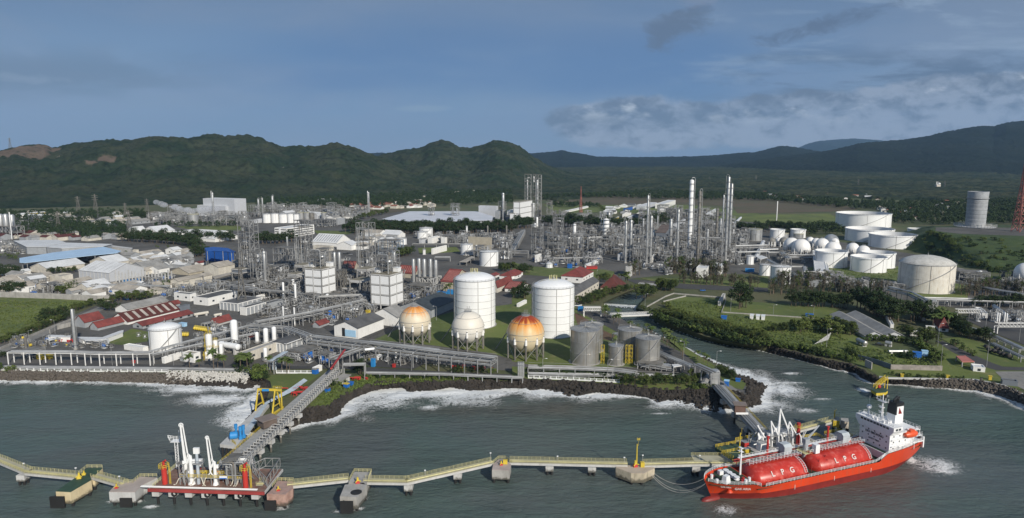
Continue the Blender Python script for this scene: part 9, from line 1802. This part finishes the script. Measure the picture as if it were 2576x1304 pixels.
for i in range(420):
 k=random.randrange(1,K_-1);j=random.randrange(0,Xg.shape[1]-1)
 if Yg[k,j]>PI_[4].y+20:continue
 x_,y_,z_=Xg[k,j]+random.uniform(-4,4),Yg[k,j]+random.uniform(-4,4),Zg[k,j];plant('bush',Vector((x_,y_,z_-.4)),random.uniform(2.5,5.5),'green bush on the slope of the mound','bushes on the mound')
wood('A',(([(0,400),(400,370),(1240,380),(1250,480),(900,540),(500,500),(0,480)],420),([(-300,270),(0,262),(1450,250),(1450,330),(0,380)],380),([(1500,400),(2300,380),(2300,400),(1700,410)],30)),'dark mixed woodland between the works and the hills at the left',LF2,(7,12),'left_woodland',3)
wood('A',(([(1950,560),(2010,600),(1990,700),(1500,600)],16),([(0,690),(180,690),(180,730),(0,730)],12),([(850,820),(1240,640),(1280,650),(900,840)],10),([(1640,860),(1700,1000),(1500,1090),(1450,960)],8),([(700,985),(900,1010),(600,1030)],10)),'scattered small trees between the left works buildings',LF1,(4,7),'yard_trees',9,leaf=.5)
wood('B',(([(700,110),(1700,60),(2504,40),(2504,170),(1700,200),(800,220),(200,200),(0,190),(0,130)],1500),([(900,415),(2504,410),(2504,445),(1000,445)],260)),'dense woodland at the foot of the middle hills',LF2,(8,14),'hill_foot_woodland',4,leaf=1.3)
wood('E',(([(-1800,250),(0,250),(900,330),(1500,330),(2504,300),(3200,300),(3200,540),(1700,540),(1200,520),(1180,400),(700,370),(0,300),(-1800,270)],2600),([(200,570),(700,560),(760,640),(300,650)],60)),'dense woodland behind the tank farm and the mound',LF2,(8,15),'right_woodland',5,leaf=1.3)
wood('C',(([(300,270),(1300,215),(2504,245),(2504,262),(1300,235),(300,290)],500),([(400,345),(850,345),(830,365),(400,365)],60)),'tree line at the edge of the dry fields',LF2,(8,14),'field_edge_trees',6,leaf=1.2)
def tufts(tg,xy,n,lab,lf,h=(.6,1.6),seed=0):
 r_=random.Random(seed);cl=[(p.x,p.y,GZ+.2,r_.uniform(*h))for p in spots(tg,xy,n,r_)];stuff(link('undergrowth',leaf_mesh('undergrowth',cl,9,.5,lf,seed)),lab,'undergrowth')
tufts('L',[(0,330),(600,400),(900,600),(1500,620),(1680,780),(1200,770),(700,690),(0,560),(-400,500),(-400,380)],1500,'rough grass and scrub on the right meadow',LF3,seed=1);tufts('K',[(1480,140),(2040,130),(2080,260),(2504,330),(2504,560),(1700,400)],1100,'rough grass on the meadow above the river',LF3,seed=2);tufts('J',[(650,950),(850,900),(1050,870),(2480,890),(1600,920),(1050,960),(700,1150),(560,1150)],600,'rough grass on the headland and bay shore',LF3,(.4,1.1),3);tufts('F',[(-100,120),(900,140),(400,330),(100,470),(-300,600)],900,'tall grass in the left field',LF3,(.4,1.0),4);tufts('E',[(400,960),(1290,960),(1290,1080),(1000,1080)],300,'grass around the tank farm tanks',LF3,(.4,1),5)
# pylons, steam, haze
for t_,x,yb,yt,l in(('A',770,262,95,'brown pylon, left one of the row at the hill foot'),('A',940,262,75,'tall grey pylon of the row at the hill foot'),('A',1230,290,160,'brown pylon behind the switch yard'),('A',1445,270,120,'grey pylon left of the white steam'),('A',1275,490,230,'near pylon by the left far white warehouse'),('A',575,430,240,'brown pylon above the left woodland'),('A',2370,1180,700,'slender lattice mast by the garages'),('B',640,270,170,'small far pylon in the dry field'),('E',880,180,85,'far pylon in the forest right'),('E',1725,190,100,'far pylon beside the white mosque'),('C',1345,120,60,'far pylon in the forest, middle'),('C',1930,130,60,'far pylon in the forest behind the white column'),('C',2385,130,50,'far pylon in the forest left of the thin flare stack')):pylon(t_,x,yb,yt,l,w=None if yb-yt<300 else 6,arms='mast' not in l)
def hillpylon(u_,v0,v1,Yd,label):
 a=(u_-1288)/F;z=skyH(Yd,v0)-3;q=Vector((a*(Yd*CP-(z-H)*SP),Yd,z));pylon('D',0,0,v1,label,base=q)
hillpylon(153,430,392,2300,'pylon below the quarry scar on the left hill');hillpylon(480,445,405,2250,'pylon on the slope of the left hill, middle');hillpylon(715,452,420,2300,'pylon on the slope of the left hill, right');hillpylon(26,372,347,2500,'pylon on the crest at the far left');hillpylon(898,463,442,2400,'small pylon on the saddle of the hills')
ms=thing('mosque','small white mosque with twin minarets in the far forest','mosque',P('E',1660,160,30));MB().box((0,0,4),(12,9,6)).build('hall',CRM,ms);MB().lathe((4,0,8),[(3.5,0),(3.5,1.5),(2.4,4),(.1,5)],12).build('dome',WHT,ms)
for x_ in(-5,-1):MB().cyl((x_,0,0),1,16,8).build('minaret',WHT,ms)
sm,st_,sb_=mk('steam');st_.nodes.remove(sb_);pv=nd(st_,'ShaderNodeVolumePrincipled');pv.inputs['Density'].default_value=.12;pv.inputs['Color'].default_value=(.95,.96,1,1);st_.links.new(pv.outputs[0],st_.nodes['Material Output'].inputs['Volume'])
for i,pl in enumerate(([(1545,150,190),(1580,165,186),(1630,180,180)],[(1720,205,175),(1800,222,172),(1880,240,168),(1960,225,168),(2060,212,172),(2140,215,176)])):
 q0=P('A',pl[0][0],330);mb=MB();r2=random.Random(i)
 for a,b in zip(pl[:-1],pl[1:]):
  for k in range(5):
   x_=a[0]+(b[0]-a[0])*k/5;y_=a[1]+(b[1]-a[1])*k/5;q=P('A',x_,345);h_=hgt(q,cv('A',0,y_+r2.uniform(-5,5))[1]);rr=r2.uniform(3.5,7.5)*(1 if i else .9);mb.lathe((q.x,q.y,q.z+h_),[(rr*math.sin(t_)+.01,-rr*.75*math.cos(t_))for t_ in(0,.5,1,1.57,2.1,2.6,3.14)],10)
 stuff(mb.build('steam_plume',sm),['small white steam puff at the far left plant','long white steam plume drifting across the far plant'][i],'steam')
hm_,ht,hb2=mk('haze_air');ht.nodes.remove(hb2);pv=nd(ht,'ShaderNodeVolumePrincipled');pv.inputs['Density'].default_value=2.6e-5;pv.inputs['Color'].default_value=(.38,.64,1.0,1);ht.links.new(pv.outputs[0],ht.nodes['Material Output'].inputs['Volume'])
hz_=MB().cb(-15500,-1500,-2.5,15500,19500,1400).build('haze',hm_);hz_['kind']='stuff'
flush()
US_={r_[1].name for L in INST.values()for r_ in L};PRUNE+=[o for v_ in list(TREES.values())+[eq]for o in v_ if o.name not in US_]
for o in PRUNE:
 for c in list(o.children):bpy.data.objects.remove(c)
 bpy.data.objects.remove(o)
